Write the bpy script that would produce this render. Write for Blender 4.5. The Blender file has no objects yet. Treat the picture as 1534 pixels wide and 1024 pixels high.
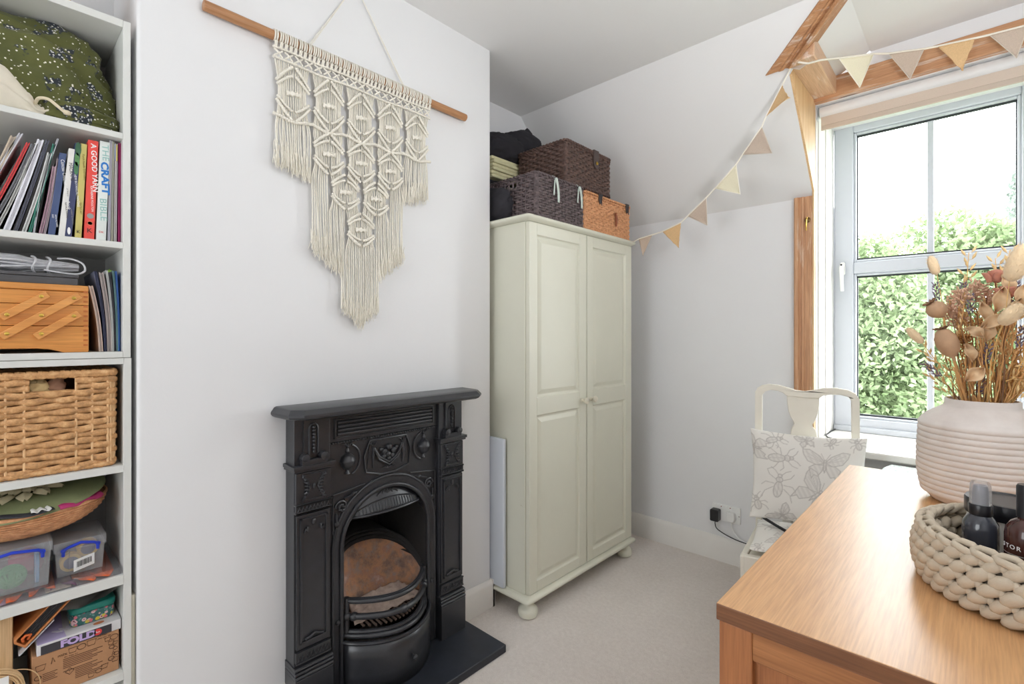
import bpy, bmesh, math, random
import numpy as np
from mathutils import Matrix, Vector, noise
random.seed(7)
R = math.radians
scene = bpy.context.scene
COL = scene.collection

# ---------------------------------------------------------------- camera, sky, lights, exposure
cam_data = bpy.data.cameras.new('camera')
cam_data.sensor_width = 36.0
cam_data.lens = 736.6 / 1534 * 36.0
cam_data.shift_y = -11.0 / 1534
cam_data.clip_start = 0.02
cam = bpy.data.objects.new('camera', cam_data)
cam.location = (0, 0, 1.21)
cam.rotation_euler = (R(90), 0, math.atan2(1460 - 767, 736.6))
COL.objects.link(cam)
scene.camera = cam

world = bpy.data.worlds.new('overcast_sky')
scene.world = world
world.use_nodes = True
bg = world.node_tree.nodes['Background']
bg.inputs['Color'].default_value = (0.93, 0.97, 1.0, 1)
bg.inputs['Strength'].default_value = 13.0

def area(name, loc, direction, sx, sy, power, color=(1, 1, 1), portal=False):
    d = bpy.data.lights.new(name, 'AREA')
    d.shape = 'RECTANGLE'; d.size = sx; d.size_y = sy; d.energy = power; d.color = color
    if portal: d.cycles.is_portal = True
    o = bpy.data.objects.new(name, d)
    o.location = loc
    o.rotation_euler = Vector(direction).to_track_quat('-Z', 'Y').to_euler()
    COL.objects.link(o)
    return o
area('window_portal', (-0.155, 3.19, 1.5), (0, -1, 0), 0.8, 1.65, 1.0, portal=True)
# fill lights added out of view to brighten the walls and ceiling
area('side_fill_light', (0.78, -0.75, 1.45), (-1, 0.3, 0), 1.5, 1.5, 2.0, (0.93, 0.97, 1.0))
area('back_fill_light', (-0.95, -1.66, 1.40), (0.05, 1, -0.05), 1.2, 1.6, 28.0, (0.93, 0.97, 1.0))
area('upward_fill_light', (0.42, 0.75, 1.55), (-0.25, 0.25, 1), 0.4, 0.4, 22.0, (0.95, 0.97, 1.0))

scene.view_settings.view_transform = 'Standard'
scene.view_settings.look = 'None'
scene.view_settings.exposure = 0.0
scene.view_settings.gamma = 1.0
scene.view_settings.use_curve_mapping = False
scene.cycles.max_bounces = 10
scene.cycles.diffuse_bounces = 6
scene.cycles.transparent_max_bounces = 16
scene.cycles.caustics_reflective = False
scene.cycles.caustics_refractive = False
scene.cycles.sample_clamp_indirect = 6.0

# ---------------------------------------------------------------- materials
def lin(c):
    o = []
    for v in c[:3]:
        v = v / 255.0
        o.append(v / 12.92 if v <= 0.04045 else ((v + 0.055) / 1.055) ** 2.4)
    return (*o, 1.0)

def new_mat(name):
    m = bpy.data.materials.new(name); m.use_nodes = True
    nt = m.node_tree
    return m, nt, nt.nodes['Principled BSDF']

def nd(nt, t, **kw):
    n = nt.nodes.new(t)
    for k, v in kw.items(): setattr(n, k, v)
    return n

def coords(nt, scale=(1, 1, 1), rot=(0, 0, 0), kind='Object'):
    tc = nd(nt, 'ShaderNodeTexCoord'); mp = nd(nt, 'ShaderNodeMapping')
    mp.inputs['Scale'].default_value = scale; mp.inputs['Rotation'].default_value = rot
    nt.links.new(tc.outputs[kind], mp.inputs['Vector'])
    return mp.outputs['Vector']

def ntex(nt, vec, scale, detail=4.0, rough=0.55):
    n = nd(nt, 'ShaderNodeTexNoise')
    n.inputs['Scale'].default_value = scale; n.inputs['Detail'].default_value = detail; n.inputs['Roughness'].default_value = rough
    nt.links.new(vec, n.inputs['Vector'])
    return n

def ramp(nt, fac, stops):
    r = nd(nt, 'ShaderNodeValToRGB')
    e = r.color_ramp.elements
    e[0].position = stops[0][0]; e[0].color = stops[0][1]
    e[1].position = stops[-1][0]; e[1].color = stops[-1][1]
    for p, c in stops[1:-1]:
        k = e.new(p); k.color = c
    nt.links.new(fac, r.inputs['Fac'])
    return r.outputs['Color']

def bump(nt, b, fac, strength, dist=0.01):
    n = nd(nt, 'ShaderNodeBump')
    n.inputs['Strength'].default_value = strength; n.inputs['Distance'].default_value = dist
    nt.links.new(fac, n.inputs['Height']); nt.links.new(n.outputs['Normal'], b.inputs['Normal'])

def mixc(nt, fac, a, b, mode='MIX'):
    n = nd(nt, 'ShaderNodeMix', data_type='RGBA', blend_type=mode)
    for sock, v in ((n.inputs['Factor'], fac), (n.inputs['A'], a), (n.inputs['B'], b)):
        if hasattr(v, 'links') or hasattr(v, 'is_linked'): nt.links.new(v, sock)
        else: sock.default_value = v
    return n.outputs['Result']
# Mix node has several sockets of one name: pick the colour ones
def mixc(nt, fac, a, b, mode='MIX'):
    n = nd(nt, 'ShaderNodeMix', data_type='RGBA', blend_type=mode)
    for sock, v in ((n.inputs[0], fac), (n.inputs[6], a), (n.inputs[7], b)):
        if isinstance(v, bpy.types.NodeSocket): nt.links.new(v, sock)
        else: sock.default_value = v
    return n.outputs[2]

def plain(name, c, rough=0.5, var=0.06, vs=12.0, bmp=0.0, bs=200.0, metal=0.0, spec=0.5, sheen=0.0, coat=0.0):
    m, nt, b = new_mat(name)
    c = lin(c)
    v = coords(nt)
    n = ntex(nt, v, vs)
    lo = tuple(x * (1 - var) for x in c[:3]) + (1,); hi = tuple(min(1, x * (1 + var)) for x in c[:3]) + (1,)
    nt.links.new(ramp(nt, n.outputs['Fac'], [(0.3, lo), (0.7, hi)]), b.inputs['Base Color'])
    b.inputs['Roughness'].default_value = rough; b.inputs['Metallic'].default_value = metal
    b.inputs['Specular IOR Level'].default_value = spec
    if sheen: b.inputs['Sheen Weight'].default_value = sheen
    if coat: b.inputs['Coat Weight'].default_value = coat
    if bmp: bump(nt, b, ntex(nt, v, bs, 3).outputs['Fac'], bmp, 0.002)
    return m

def wood(name, c1, c2, axis='x', scale=1.0, rough=0.45, knots=False, stretch=14, bmp=0.15, coat=0.0, worn=None):
    m, nt, b = new_mat(name)
    s = [stretch * scale] * 3; s['xyz'.index(axis)] = 1.1 * scale
    v = coords(nt, tuple(s))
    n1 = ntex(nt, v, 3.0, 6, 0.6)
    col = ramp(nt, n1.outputs['Fac'], [(0.25, lin(c2)), (0.5, lin([(p + q) / 2 for p, q in zip(c1, c2)])), (0.72, lin(c1))])
    s2 = [90 * scale] * 3; s2['xyz'.index(axis)] = 3 * scale
    n2 = ntex(nt, coords(nt, tuple(s2)), 4.0, 3)
    col = mixc(nt, 0.28, col, ramp(nt, n2.outputs['Fac'], [(0.35, lin([x * 0.72 for x in c2])), (0.65, lin(c1))]))
    if knots:
        sk = [6.0] * 3; sk['xyz'.index(axis)] = 2.6
        vk = nd(nt, 'ShaderNodeTexVoronoi'); vk.inputs['Scale'].default_value = 1.0
        nt.links.new(coords(nt, tuple(sk)), vk.inputs['Vector'])
        col = mixc(nt, ramp(nt, vk.outputs['Distance'], [(0.07, (1, 1, 1, 1)), (0.13, (0, 0, 0, 1))]), col, lin((78, 48, 30)))
    if worn:
        sw = [22.0] * 3; sw['xyz'.index(axis)] = 2.2
        nw = ntex(nt, coords(nt, tuple(sw)), 1.5, 5, 0.65)
        col = mixc(nt, ramp(nt, nw.outputs['Fac'], [(0.56, (0, 0, 0, 1)), (0.66, (0.8, 0.8, 0.8, 1))]), col, lin(worn))
    nt.links.new(col, b.inputs['Base Color'])
    b.inputs['Roughness'].default_value = rough
    if coat: b.inputs['Coat Weight'].default_value = coat; b.inputs['Coat Roughness'].default_value = 0.25
    bump(nt, b, n2.outputs['Fac'], bmp, 0.001)
    return m

def painted(name, c, chips=(150, 125, 95), amount=0.7, rough=0.42, scale=30):
    """old paint with small worn-through chips"""
    m, nt, b = new_mat(name)
    v = coords(nt)
    n = ntex(nt, v, scale, 6, 0.7)
    base = ramp(nt, ntex(nt, v, 4, 3).outputs['Fac'], [(0.3, lin([x * 0.98 for x in c])), (0.7, lin(c))])
    col = mixc(nt, ramp(nt, n.outputs['Fac'], [(amount, (0, 0, 0, 1)), (amount + 0.03, (1, 1, 1, 1))]), base, lin(chips))
    nt.links.new(col, b.inputs['Base Color']); b.inputs['Roughness'].default_value = rough
    bump(nt, b, ntex(nt, coords(nt, (60, 60, 4)), 3, 3).outputs['Fac'], 0.05, 0.001)
    return m

def clear(name, tint=(1, 1, 1), glossy=0.12, milky=0.0, rough=0.03):
    """thin transparent sheet: see-through, a little gloss, optionally milky"""
    m = bpy.data.materials.new(name); m.use_nodes = True
    nt = m.node_tree; nt.nodes.clear()
    out = nd(nt, 'ShaderNodeOutputMaterial')
    tr = nd(nt, 'ShaderNodeBsdfTransparent'); tr.inputs['Color'].default_value = (*tint, 1)
    gl = nd(nt, 'ShaderNodeBsdfGlossy'); gl.inputs['Roughness'].default_value = rough
    df = nd(nt, 'ShaderNodeBsdfDiffuse'); df.inputs['Color'].default_value = (0.9, 0.91, 0.93, 1)
    fr = nd(nt, 'ShaderNodeFresnel'); fr.inputs['IOR'].default_value = 1.35
    mx0 = nd(nt, 'ShaderNodeMixShader'); mx0.inputs['Fac'].default_value = milky
    nt.links.new(tr.outputs[0], mx0.inputs[1]); nt.links.new(df.outputs[0], mx0.inputs[2])
    mu = nd(nt, 'ShaderNodeMath', operation='MULTIPLY'); mu.inputs[1].default_value = glossy * 8
    nt.links.new(fr.outputs[0], mu.inputs[0])
    mx = nd(nt, 'ShaderNodeMixShader'); nt.links.new(mu.outputs[0], mx.inputs['Fac'])
    nt.links.new(mx0.outputs[0], mx.inputs[1]); nt.links.new(gl.outputs[0], mx.inputs[2])
    nt.links.new(mx.outputs[0], out.inputs['Surface'])
    return m

MAT = {}
MAT['wall'] = plain('white_emulsion', (228, 228, 229), 0.85, 0.012, 3, 0.12, 60, spec=0.25)
MAT['ceiling'] = plain('ceiling_emulsion', (226, 225, 224), 0.9, 0.012, 2, 0.1, 40, spec=0.2)
MAT['gloss_white'] = plain('white_gloss_paint', (228, 225, 220), 0.35, 0.02, 5, 0.04, 40)
MAT['upvc'] = plain('white_plastic_frame', (196, 200, 208), 0.28, 0.01, 5)
MAT['gasket'] = plain('dark_rubber', (45, 48, 52), 0.6)
MAT['cream'] = painted('cream_wardrobe_paint', (214, 213, 197), (160, 146, 112), 0.715, 0.40, 26)
MAT['cream_clean'] = plain('cream_paint', (222, 218, 200), 0.42, 0.02)
MAT['shelf'] = plain('white_shelf_laminate', (216, 217, 213), 0.38, 0.01)
MAT['iron'] = plain('black_cast_iron', (46, 47, 51), 0.30, 0.12, 30, 0.12, 160, spec=0.6)
MAT['iron_soot'] = plain('sooty_iron', (30, 28, 28), 0.75, 0.3, 20, 0.4, 60)
MAT['slate'] = plain('black_slate', (42, 45, 52), 0.36, 0.15, 14, 0.15, 30, spec=0.4)
MAT['brass'] = plain('brass', (205, 172, 84), 0.28, 0.1, 20, metal=1.0)
MAT['chrome'] = plain('bright_metal', (205, 205, 205), 0.2, 0.05, metal=1.0)
MAT['black_plastic'] = plain('black_plastic', (26, 26, 30), 0.3, 0.05)
MAT['black_rubber'] = plain('black_cable', (24, 24, 26), 0.5, 0.05)
MAT['white_plastic'] = plain('white_plastic', (236, 236, 234), 0.3, 0.01)
MAT['paper'] = plain('page_paper', (226, 220, 206), 0.8, 0.06, 200)
MAT['glass'] = clear('window_glass', (0.985, 0.995, 0.99), 0.06)
MAT['clear_plastic'] = clear('clear_plastic', (0.99, 0.99, 1.0), 0.08, 0.19, 0.1)
MAT['clear_sleeve'] = clear('clear_sleeve', (0.99, 0.99, 1.0), 0.06, 0.06, 0.05)

def carpet():
    m, nt, b = new_mat('beige_carpet')
    v = coords(nt)
    n1 = ntex(nt, v, 260, 3, 0.7); n2 = ntex(nt, v, 5, 4, 0.6); n3 = ntex(nt, v, 60, 4, 0.7)
    c = ramp(nt, n1.outputs['Fac'], [(0.25, lin((196, 187, 180))), (0.5, lin((228, 219, 212))), (0.75, lin((246, 239, 233)))])
    c = mixc(nt, 0.5, c, ramp(nt, n2.outputs['Fac'], [(0.3, lin((220, 210, 203))), (0.7, lin((236, 228, 222)))]))
    c = mixc(nt, 0.25, c, ramp(nt, n3.outputs['Fac'], [(0.3, lin((190, 178, 168))), (0.7, lin((246, 239, 232)))]))
    nt.links.new(c, b.inputs['Base Color'])
    b.inputs['Roughness'].default_value = 1.0; b.inputs['Specular IOR Level'].default_value = 0.05
    b.inputs['Sheen Weight'].default_value = 0.2
    bump(nt, b, n1.outputs['Fac'], 0.7, 0.006)
    return m
MAT['carpet'] = carpet()
PINE = dict(c1=(212, 166, 126), c2=(176, 122, 84))
MAT['pine_x'] = wood('stripped_pine_along', axis='x', worn=(222, 205, 190), knots=True, **PINE)
MAT['pine_z'] = wood('stripped_pine_upright', axis='z', worn=(214, 188, 164), knots=True, **PINE)
MAT['pine_y'] = wood('stripped_pine_plate', (228, 194, 162), (204, 160, 124), 'y', worn=(230, 214, 202), knots=True)
MAT['pine_pale'] = wood('pale_pine_board', (232, 200, 154), (208, 164, 114), 'z', knots=True)
MAT['oak_y'] = wood('oiled_oak_top', (222, 172, 120), (198, 146, 96), 'y', rough=0.40, bmp=0.05, coat=0.3)
MAT['oak_end'] = wood('oak_end_grain', (142, 92, 56), (108, 66, 38), 'x', rough=0.45)
MAT['oak_x'] = wood('oiled_oak_rail', (188, 126, 76), (150, 94, 52), 'x', rough=0.42, bmp=0.1)  # same oak as the top, darkened for the weaker light on the end
MAT['oak_z'] = wood('oiled_oak_stile', (182, 118, 70), (152, 92, 52), 'z', rough=0.42, bmp=0.1)  # uprights of that same oak, with the end's shade in their colour too
MAT['beech_y'] = wood('orange_pine_box', (226, 158, 82), (204, 130, 58), 'y', rough=0.4, bmp=0.05)
MAT['dowel'] = wood('oak_dowel', (196, 144, 100), (156, 108, 70), 'y', rough=0.5)

# ---------------------------------------------------------------- geometry helpers
class MB:
    """collects shapes; build() links them as one mesh object"""
    def __init__(s): s.v = []; s.f = []; s.T = None
    def add(s, vs, fs):
        o = len(s.v)
        if s.T is not None: vs = [tuple(s.T @ Vector(p)) for p in vs]
        s.v.extend([tuple(p) for p in vs]); s.f.extend([tuple(i + o for i in f) for f in fs])
        return s
    def box(s, x0, x1, y0, y1, z0, z1):
        vs = [(x, y, z) for x in (x0, x1) for y in (y0, y1) for z in (z0, z1)]
        return s.add(vs, [(0, 1, 3, 2), (4, 6, 7, 5), (0, 4, 5, 1), (2, 3, 7, 6), (0, 2, 6, 4), (1, 5, 7, 3)])
    def prism(s, poly, d0, d1, plane='yz'):
        """extrude a 2-D outline: plane yz -> along x, xz -> along y, xy -> along z"""
        def P(a, b, d):
            return (d, a, b) if plane == 'yz' else ((a, d, b) if plane == 'xz' else (a, b, d))
        n = len(poly)
        vs = [P(a, b, d0) for a, b in poly] + [P(a, b, d1) for a, b in poly]
        fs = [tuple(range(n - 1, -1, -1)), tuple(range(n, 2 * n))]
        fs += [(i, (i + 1) % n, n + (i + 1) % n, n + i) for i in range(n)]
        return s.add(vs, fs)
    def hull(s, a, b):
        """loft between two outlines of 3-D points"""
        n = len(a)
        fs = [tuple(range(n - 1, -1, -1)), tuple(range(n, 2 * n))]
        fs += [(i, (i + 1) % n, n + (i + 1) % n, n + i) for i in range(n)]
        return s.add(list(a) + list(b), fs)
    def tube(s, pts, r, n=8, closed=False, sx=1.0, up=None):
        pts = [Vector(p) for p in pts]; m = len(pts)
        rs = r if isinstance(r, (list, tuple)) else [r] * m
        vs = []; prev = None
        for i, p in enumerate(pts):
            if closed: t = pts[(i + 1) % m] - pts[i - 1]
            else: t = pts[min(i + 1, m - 1)] - pts[max(i - 1, 0)]
            if t.length < 1e-9: t = Vector((0, 0, 1))
            t.normalize()
            if up is not None: a = Vector(up)
            elif prev is None: a = Vector((0, 0, 1)) if abs(t.z) < 0.9 else Vector((1, 0, 0))
            else: a = prev
            a = a - t * a.dot(t)
            if a.length < 1e-6: a = t.orthogonal()
            a.normalize(); prev = a
            b = t.cross(a)
            for k in range(n):
                an = 2 * math.pi * k / n
                vs.append(p + a * (math.cos(an) * rs[i]) + b * (math.sin(an) * rs[i] * sx))
        fs = []
        for i in range(m if closed else m - 1):
            j = (i + 1) % m
            for k in range(n):
                l = (k + 1) % n
                fs.append((i * n + k, i * n + l, j * n + l, j * n + k))
        if not closed:
            fs.append(tuple(range(n - 1, -1, -1))); fs.append(tuple((m - 1) * n + k for k in range(n)))
        return s.add(vs, fs)
    def lathe(s, prof, c=(0, 0, 0), n=32, axis='z', a0=0.0, a1=2 * math.pi):
        full = abs(a1 - a0 - 2 * math.pi) < 1e-6
        cols = n if full else n + 1
        vs = []
        for r, h in prof:
            for k in range(cols):
                a = a0 + (a1 - a0) * k / n
                p = (r * math.cos(a), r * math.sin(a), h)
                if axis == 'x': p = (h, p[0], p[1])
                if axis == 'y': p = (p[0], h, p[1])
                vs.append((p[0] + c[0], p[1] + c[1], p[2] + c[2]))
        fs = []
        for i in range(len(prof) - 1):
            for k in range(n):
                l = (k + 1) % cols
                fs.append((i * cols + k, i * cols + l, (i + 1) * cols + l, (i + 1) * cols + k))
        if full:
            if prof[0][0] > 1e-5: fs.append(tuple(range(n - 1, -1, -1)))
            if prof[-1][0] > 1e-5: fs.append(tuple((len(prof) - 1) * cols + k for k in range(n)))
        return s.add(vs, fs)
    def ball(s, c, r, nu=12, nv=8):
        if not isinstance(r, (tuple, list)): r = (r, r, r)
        vs = [(c[0], c[1], c[2] - r[2])]
        for j in range(1, nv):
            ph = -math.pi / 2 + math.pi * j / nv
            for k in range(nu):
                a = 2 * math.pi * k / nu
                vs.append((c[0] + r[0] * math.cos(ph) * math.cos(a), c[1] + r[1] * math.cos(ph) * math.sin(a), c[2] + r[2] * math.sin(ph)))
        vs.append((c[0], c[1], c[2] + r[2]))
        fs = [(0, 1 + (k + 1) % nu, 1 + k) for k in range(nu)]
        for j in range(nv - 2):
            for k in range(nu):
                l = (k + 1) % nu; o = 1 + j * nu
                fs.append((o + k, o + l, o + nu + l, o + nu + k))
        o = 1 + (nv - 2) * nu; t = len(vs) - 1
        fs += [(o + k, o + (k + 1) % nu, t) for k in range(nu)]
        return s.add(vs, fs)
    def grid(s, fn, nu, nv):
        vs = [fn(i / nu, j / nv) for j in range(nv + 1) for i in range(nu + 1)]
        fs = [(j * (nu + 1) + i, j * (nu + 1) + i + 1, (j + 1) * (nu + 1) + i + 1, (j + 1) * (nu + 1) + i) for j in range(nv) for i in range(nu)]
        return s.add(vs, fs)
    def mesh(s, name, smooth=True, ang=38):
        me = bpy.data.meshes.new(name)
        me.from_pydata(s.v, [], s.f)
        bm = bmesh.new(); bm.from_mesh(me)
        bmesh.ops.recalc_face_normals(bm, faces=bm.faces)
        bm.to_mesh(me); bm.free()
        if smooth:
            me.polygons.foreach_set('use_smooth', [True] * len(me.polygons))
            me.set_sharp_from_angle(angle=R(ang))
        return me
    def build(s, name, mat, parent=None, bevel=0.0, smooth=True, ang=38, seg=2, label=None, stuff=False, solid=0.0, subsurf=0):
        return link(name, s.mesh(name, smooth, ang), mat, parent, bevel, seg, label, stuff, solid, subsurf)

ROOT = {}     # empties whose parts are built in world coordinates: their base points
def link(name, me, mat, parent=None, bevel=0.0, seg=2, label=None, stuff=False, solid=0.0, subsurf=0):
    o = bpy.data.objects.new(name, me)
    COL.objects.link(o)
    if mat is not None and not me.materials: me.materials.append(mat)
    if parent is not None:
        o.parent = parent
        if parent.name in ROOT: o.matrix_parent_inverse = Matrix.Translation(-Vector(ROOT[parent.name]))
    if solid:
        k = o.modifiers.new('thickness', 'SOLIDIFY'); k.thickness = solid; k.offset = 0
    if subsurf:
        k = o.modifiers.new('smooth', 'SUBSURF'); k.levels = subsurf; k.render_levels = subsurf
    if bevel:
        k = o.modifiers.new('bevel', 'BEVEL'); k.width = bevel; k.segments = seg; k.limit_method = 'ANGLE'; k.angle_limit = R(40)
    if label: o['label'] = label
    if stuff: o['kind'] = 'stuff'
    return o

def tag(o, label=None, cat=None, group=None, kind=None):
    if label: o['label'] = label
    if cat: o['category'] = cat
    if group: o['group'] = group
    if kind: o['kind'] = kind
    return o

def thing(name, label, cat, loc=(0, 0, 0), group=None, rotz=0.0, local=False, kind=None):
    o = bpy.data.objects.new(name, None)
    o.empty_display_size = 0.05
    COL.objects.link(o); o.location = loc; o.rotation_euler = (0, 0, rotz)
    tag(o, label, cat, group, kind)
    if not local: ROOT[o.name] = tuple(loc)
    return o

KIDS = {}
def copy_tree(o, parent=None):
    c = o.copy(); COL.objects.link(c)
    if parent is not None:
        c.parent = parent; c.matrix_parent_inverse = o.matrix_parent_inverse.copy()
    for ch in o.children: 
        if ch is not c: copy_tree(ch, c)
    return c

def struct(o, label=None):
    return tag(o, label, None, None, 'structure')

def smooth(pts, k=6):
    """Catmull-Rom through the points"""
    P_ = [Vector(p) for p in pts]; P_ = [P_[0]] + P_ + [P_[-1]]; out = []
    for i in range(1, len(P_) - 2):
        a, b_, c, d = P_[i - 1:i + 3]
        for j in range(k):
            t = j / k
            out.append(.5 * ((2 * b_) + (c - a) * t + (2 * a - 5 * b_ + 4 * c - d) * t * t + (3 * b_ - a - 3 * c + d) * t ** 3))
    return out + [P_[-2]]

def arc(cx, cy, r, a0, a1, n, ry=None):
    ry = r if ry is None else ry
    return [(cx + r * math.cos(R(a0 + (a1 - a0) * i / n)), cy + ry * math.sin(R(a0 + (a1 - a0) * i / n))) for i in range(n + 1)]

def rrect(x0, x1, y0, y1, r, n=4):
    return arc(x1 - r, y0 + r, r, -90, 0, n) + arc(x1 - r, y1 - r, r, 0, 90, n) + arc(x0 + r, y1 - r, r, 90, 180, n) + arc(x0 + r, y0 + r, r, 180, 270, n)

FACE_X_DOWN = Matrix(((0, 0, 1, 0), (0, 1, 0, 0), (-1, 0, 0, 0), (0, 0, 0, 1)))   # faces +x, reads downwards
FACE_X = Matrix(((0, 0, 1, 0), (1, 0, 0, 0), (0, 1, 0, 0), (0, 0, 0, 1)))          # faces +x, reads along +y
FACE_NY = Matrix(((1, 0, 0, 0), (0, 0, -1, 0), (0, 1, 0, 0), (0, 0, 0, 1)))        # faces -y, reads along +x
def text(body, parent, M, loc, size, mat, name='lettering', align='LEFT', sx=1.0, rot=0.0, bold=0.0):
    c = bpy.data.curves.new(name, 'FONT')
    c.body = body; c.size = size; c.align_x = align; c.align_y = 'CENTER'; c.extrude = 0.0002; c.offset = bold
    c.resolution_u = 3
    c.materials.append(mat)
    c.fill_mode = 'FRONT'
    tmp = bpy.data.objects.new(name, c)
    me = bpy.data.meshes.new_from_object(tmp)
    bpy.data.objects.remove(tmp); bpy.data.curves.remove(c)
    me.name = name
    if not me.materials: me.materials.append(mat)
    o = bpy.data.objects.new(name, me); COL.objects.link(o)
    o.parent = parent
    p = parent
    while p is not None:
        if p.name in ROOT:
            o.matrix_parent_inverse = Matrix.Translation(-Vector(ROOT[p.name])) if p is parent else Matrix.Identity(4)
            break
        p = p.parent
    o.matrix_basis = Matrix.Translation(loc) @ M @ Matrix.Rotation(rot, 4, 'Z') @ Matrix.Diagonal((sx, 1, 1, 1))
    return o

def fbm(p, s):
    return noise.fractal(Vector(p) * s, 1.0, 2.0, 4)

def blob(c, r, name, mat, parent=None, amp=0.12, fs=9.0, e=0.75, nu=64, nv=40, seed=0.0, flat=None, label=None, folds=0.0):
    """soft lump of cloth: superellipsoid with folds; flat = lowest z it may reach"""
    def sp(x): return math.copysign(abs(x) ** e, x)
    def fn(u, v):
        a = 2 * math.pi * u; ph = -math.pi / 2 + math.pi * v
        d = (sp(math.cos(ph)) * sp(math.cos(a)), sp(math.cos(ph)) * sp(math.sin(a)), sp(math.sin(ph)))
        q = (math.cos(ph) * math.cos(a) + seed, math.cos(ph) * math.sin(a) - seed, math.sin(ph))
        k = 1 + amp * fbm(q, fs / 6.0) + folds * (1 - abs(noise.noise(Vector((q[0] * 2.2, q[1] * 2.2, q[2] * 5.0 + 3)))) * 2.2)
        z = c[2] + r[2] * d[2] * k
        if flat is not None: z = max(flat, z)
        return (c[0] + r[0] * d[0] * k, c[1] + r[1] * d[1] * k, z)
    mb = MB(); mb.grid(fn, nu, nv)
    me = mb.mesh(name, True, 80)
    bm = bmesh.new(); bm.from_mesh(me)
    bmesh.ops.remove_doubles(bm, verts=bm.verts, dist=1e-5); bmesh.ops.recalc_face_normals(bm, faces=bm.faces)
    bm.to_mesh(me); bm.free()
    me.polygons.foreach_set('use_smooth', [True] * len(me.polygons))
    return link(name, me, mat, parent, label=label)
# ---------------------------------------------------------------- the room
XA, XC, YW, YG, ZC = -1.918, -1.575, 2.69, 3.12, 2.475     # alcove wall, chimney face, window wall, window, ceiling
SL = (ZC - 1.868) / (YW - 2.113)                             # pitch of the sloping ceiling
def zslope(y): return 1.868 + (YW - y) * SL

b = MB(); b.box(-2.0, 0.9, -1.75, 3.2, -0.05, 0.0); struct(b.build('floor', MAT['carpet'], smooth=False))
b = MB(); b.prism([(-2.0, -1.75), (0.9, -1.75), (0.9, 3.2), (-0.34, 3.2), (-0.34, 2.113), (-2.0, 2.113)], ZC, ZC + 0.06, 'xy')
struct(b.build('ceiling', MAT['ceiling'], smooth=False))
b = MB()
n = Vector((0, 2.475 - 1.868, 2.69 - 2.113)).normalized() * 0.05
face = [(XA - .05, YW), (-0.561, YW), (-0.561, 2.286), (-0.34, 2.113), (XA - .05, 2.113)]
lo = [Vector((x, y, zslope(y))) for x, y in face]
b.hull(lo, [p + n for p in lo])
struct(b.build('ceiling_slope', MAT['ceiling'], smooth=False))
# dormer: left cheek above the slope, the small pitched strip, the wall over the window
b = MB(); b.prism([(2.300, 2.300), (YW, 1.890), (3.2, 1.890), (3.2, ZC), (2.135, ZC)], -0.62, -0.561, 'yz')
struct(b.build('wall_dormer', MAT['wall'], smooth=False))
b = MB()
s0 = [Vector((-0.561, 2.27, 2.342)), Vector((-0.34, 2.10, ZC)), Vector((-0.34, YW, ZC)), Vector((-0.561, YW, 2.342))]
b.hull(s0, [p + Vector((-.02, 0, .03)) for p in s0]); struct(b.build('ceiling_dormer', MAT['ceiling'], smooth=False))
# window wall
b = MB()
b.box(XA - .05, -0.556, YW, 3.2, 0, 1.90)
b.box(-0.556, 0.24, YW, 3.2, 0, 0.66)
b.box(0.24, 0.9, YW, 3.2, 0, ZC)
b.box(-0.60, 0.24, YW + .012, 3.2, 2.30, ZC + .02)
struct(b.build('wall_far', MAT['wall'], smooth=False))
b = MB(); b.box(XA - .06, XA, -1.75, 3.2, 0, ZC + .05); struct(b.build('wall_left', MAT['wall'], smooth=False))
b = MB(); b.box(-2.0, 0.9, -1.80, -1.70, 0, ZC + .05); struct(b.build('wall_back', MAT['wall'], smooth=False))
b = MB(); b.box(0.82, 0.90, -1.75, 3.2, 0, ZC + .05); struct(b.build('wall_right', MAT['wall'], smooth=False))
# chimney breast with its hearth opening
b = MB(); r = 0.010
b.prism([(XA, 0.261)] + arc(XC - r, 0.261 + r, r, -90, 0, 4) + [(XC, 0.74), (XA, 0.74)], 0, ZC, 'xy')
b.prism([(XA, 1.21), (XC, 1.21)] + arc(XC - r, 1.535 - r, r, 0, 90, 4) + [(XA, 1.535)], 0, ZC, 'xy')
b.box(XA, XC, 0.74, 1.21, 0.75, ZC)
struct(b.build('wall_chimney', MAT['wall'], ang=25))

# skirting boards
def skirt(name, poly_path, h, t=0.016):
    """poly_path: the two ends of a run along x or y, proud side given by sign of t"""
    (x0, y0), (x1, y1) = poly_path
    b = MB()
    prof = [(0, 0), (t, 0), (t, h - 0.022), (t * 0.45, h - 0.004), (t * 0.2, h), (0, h)]
    if abs(x1 - x0) < 1e-6:
        b.hull([(x0 + d, y0, z) for d, z in prof], [(x1 + d, y1, z) for d, z in prof])
    else:
        b.hull([(x0, y0 + d, z) for d, z in prof], [(x1, y1 + d, z) for d, z in prof])
    return struct(b.build(name, MAT['gloss_white'], ang=30))
skirt('baseboard_far', ((XA, YW), (-0.636, YW)), 0.130, -0.016)
skirt('baseboard_far_right', ((-0.56, YW), (0.82, YW)), 0.130, -0.016)
skirt('baseboard_chimney', ((XC, 1.314), (XC, 1.545)), 0.121, 0.016)
skirt('baseboard_chimney_left', ((XC, 0.252), (XC, 0.634)), 0.121, 0.016)
skirt('baseboard_chimney_side', ((XA, 1.535), (XC + .016, 1.535)), 0.121, 0.012)
skirt('baseboard_left', ((XA, 1.55), (XA, YW - .02)), 0.130, 0.016)
b = MB(); b.box(-1.70, -1.592, 0.2515, 0.2605, 0, 0.535)
struct(b.build('trim_1', MAT['cream_clean'], bevel=0.002), 'cream boxed strip in the gap between bookcase and chimney breast')

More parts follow.
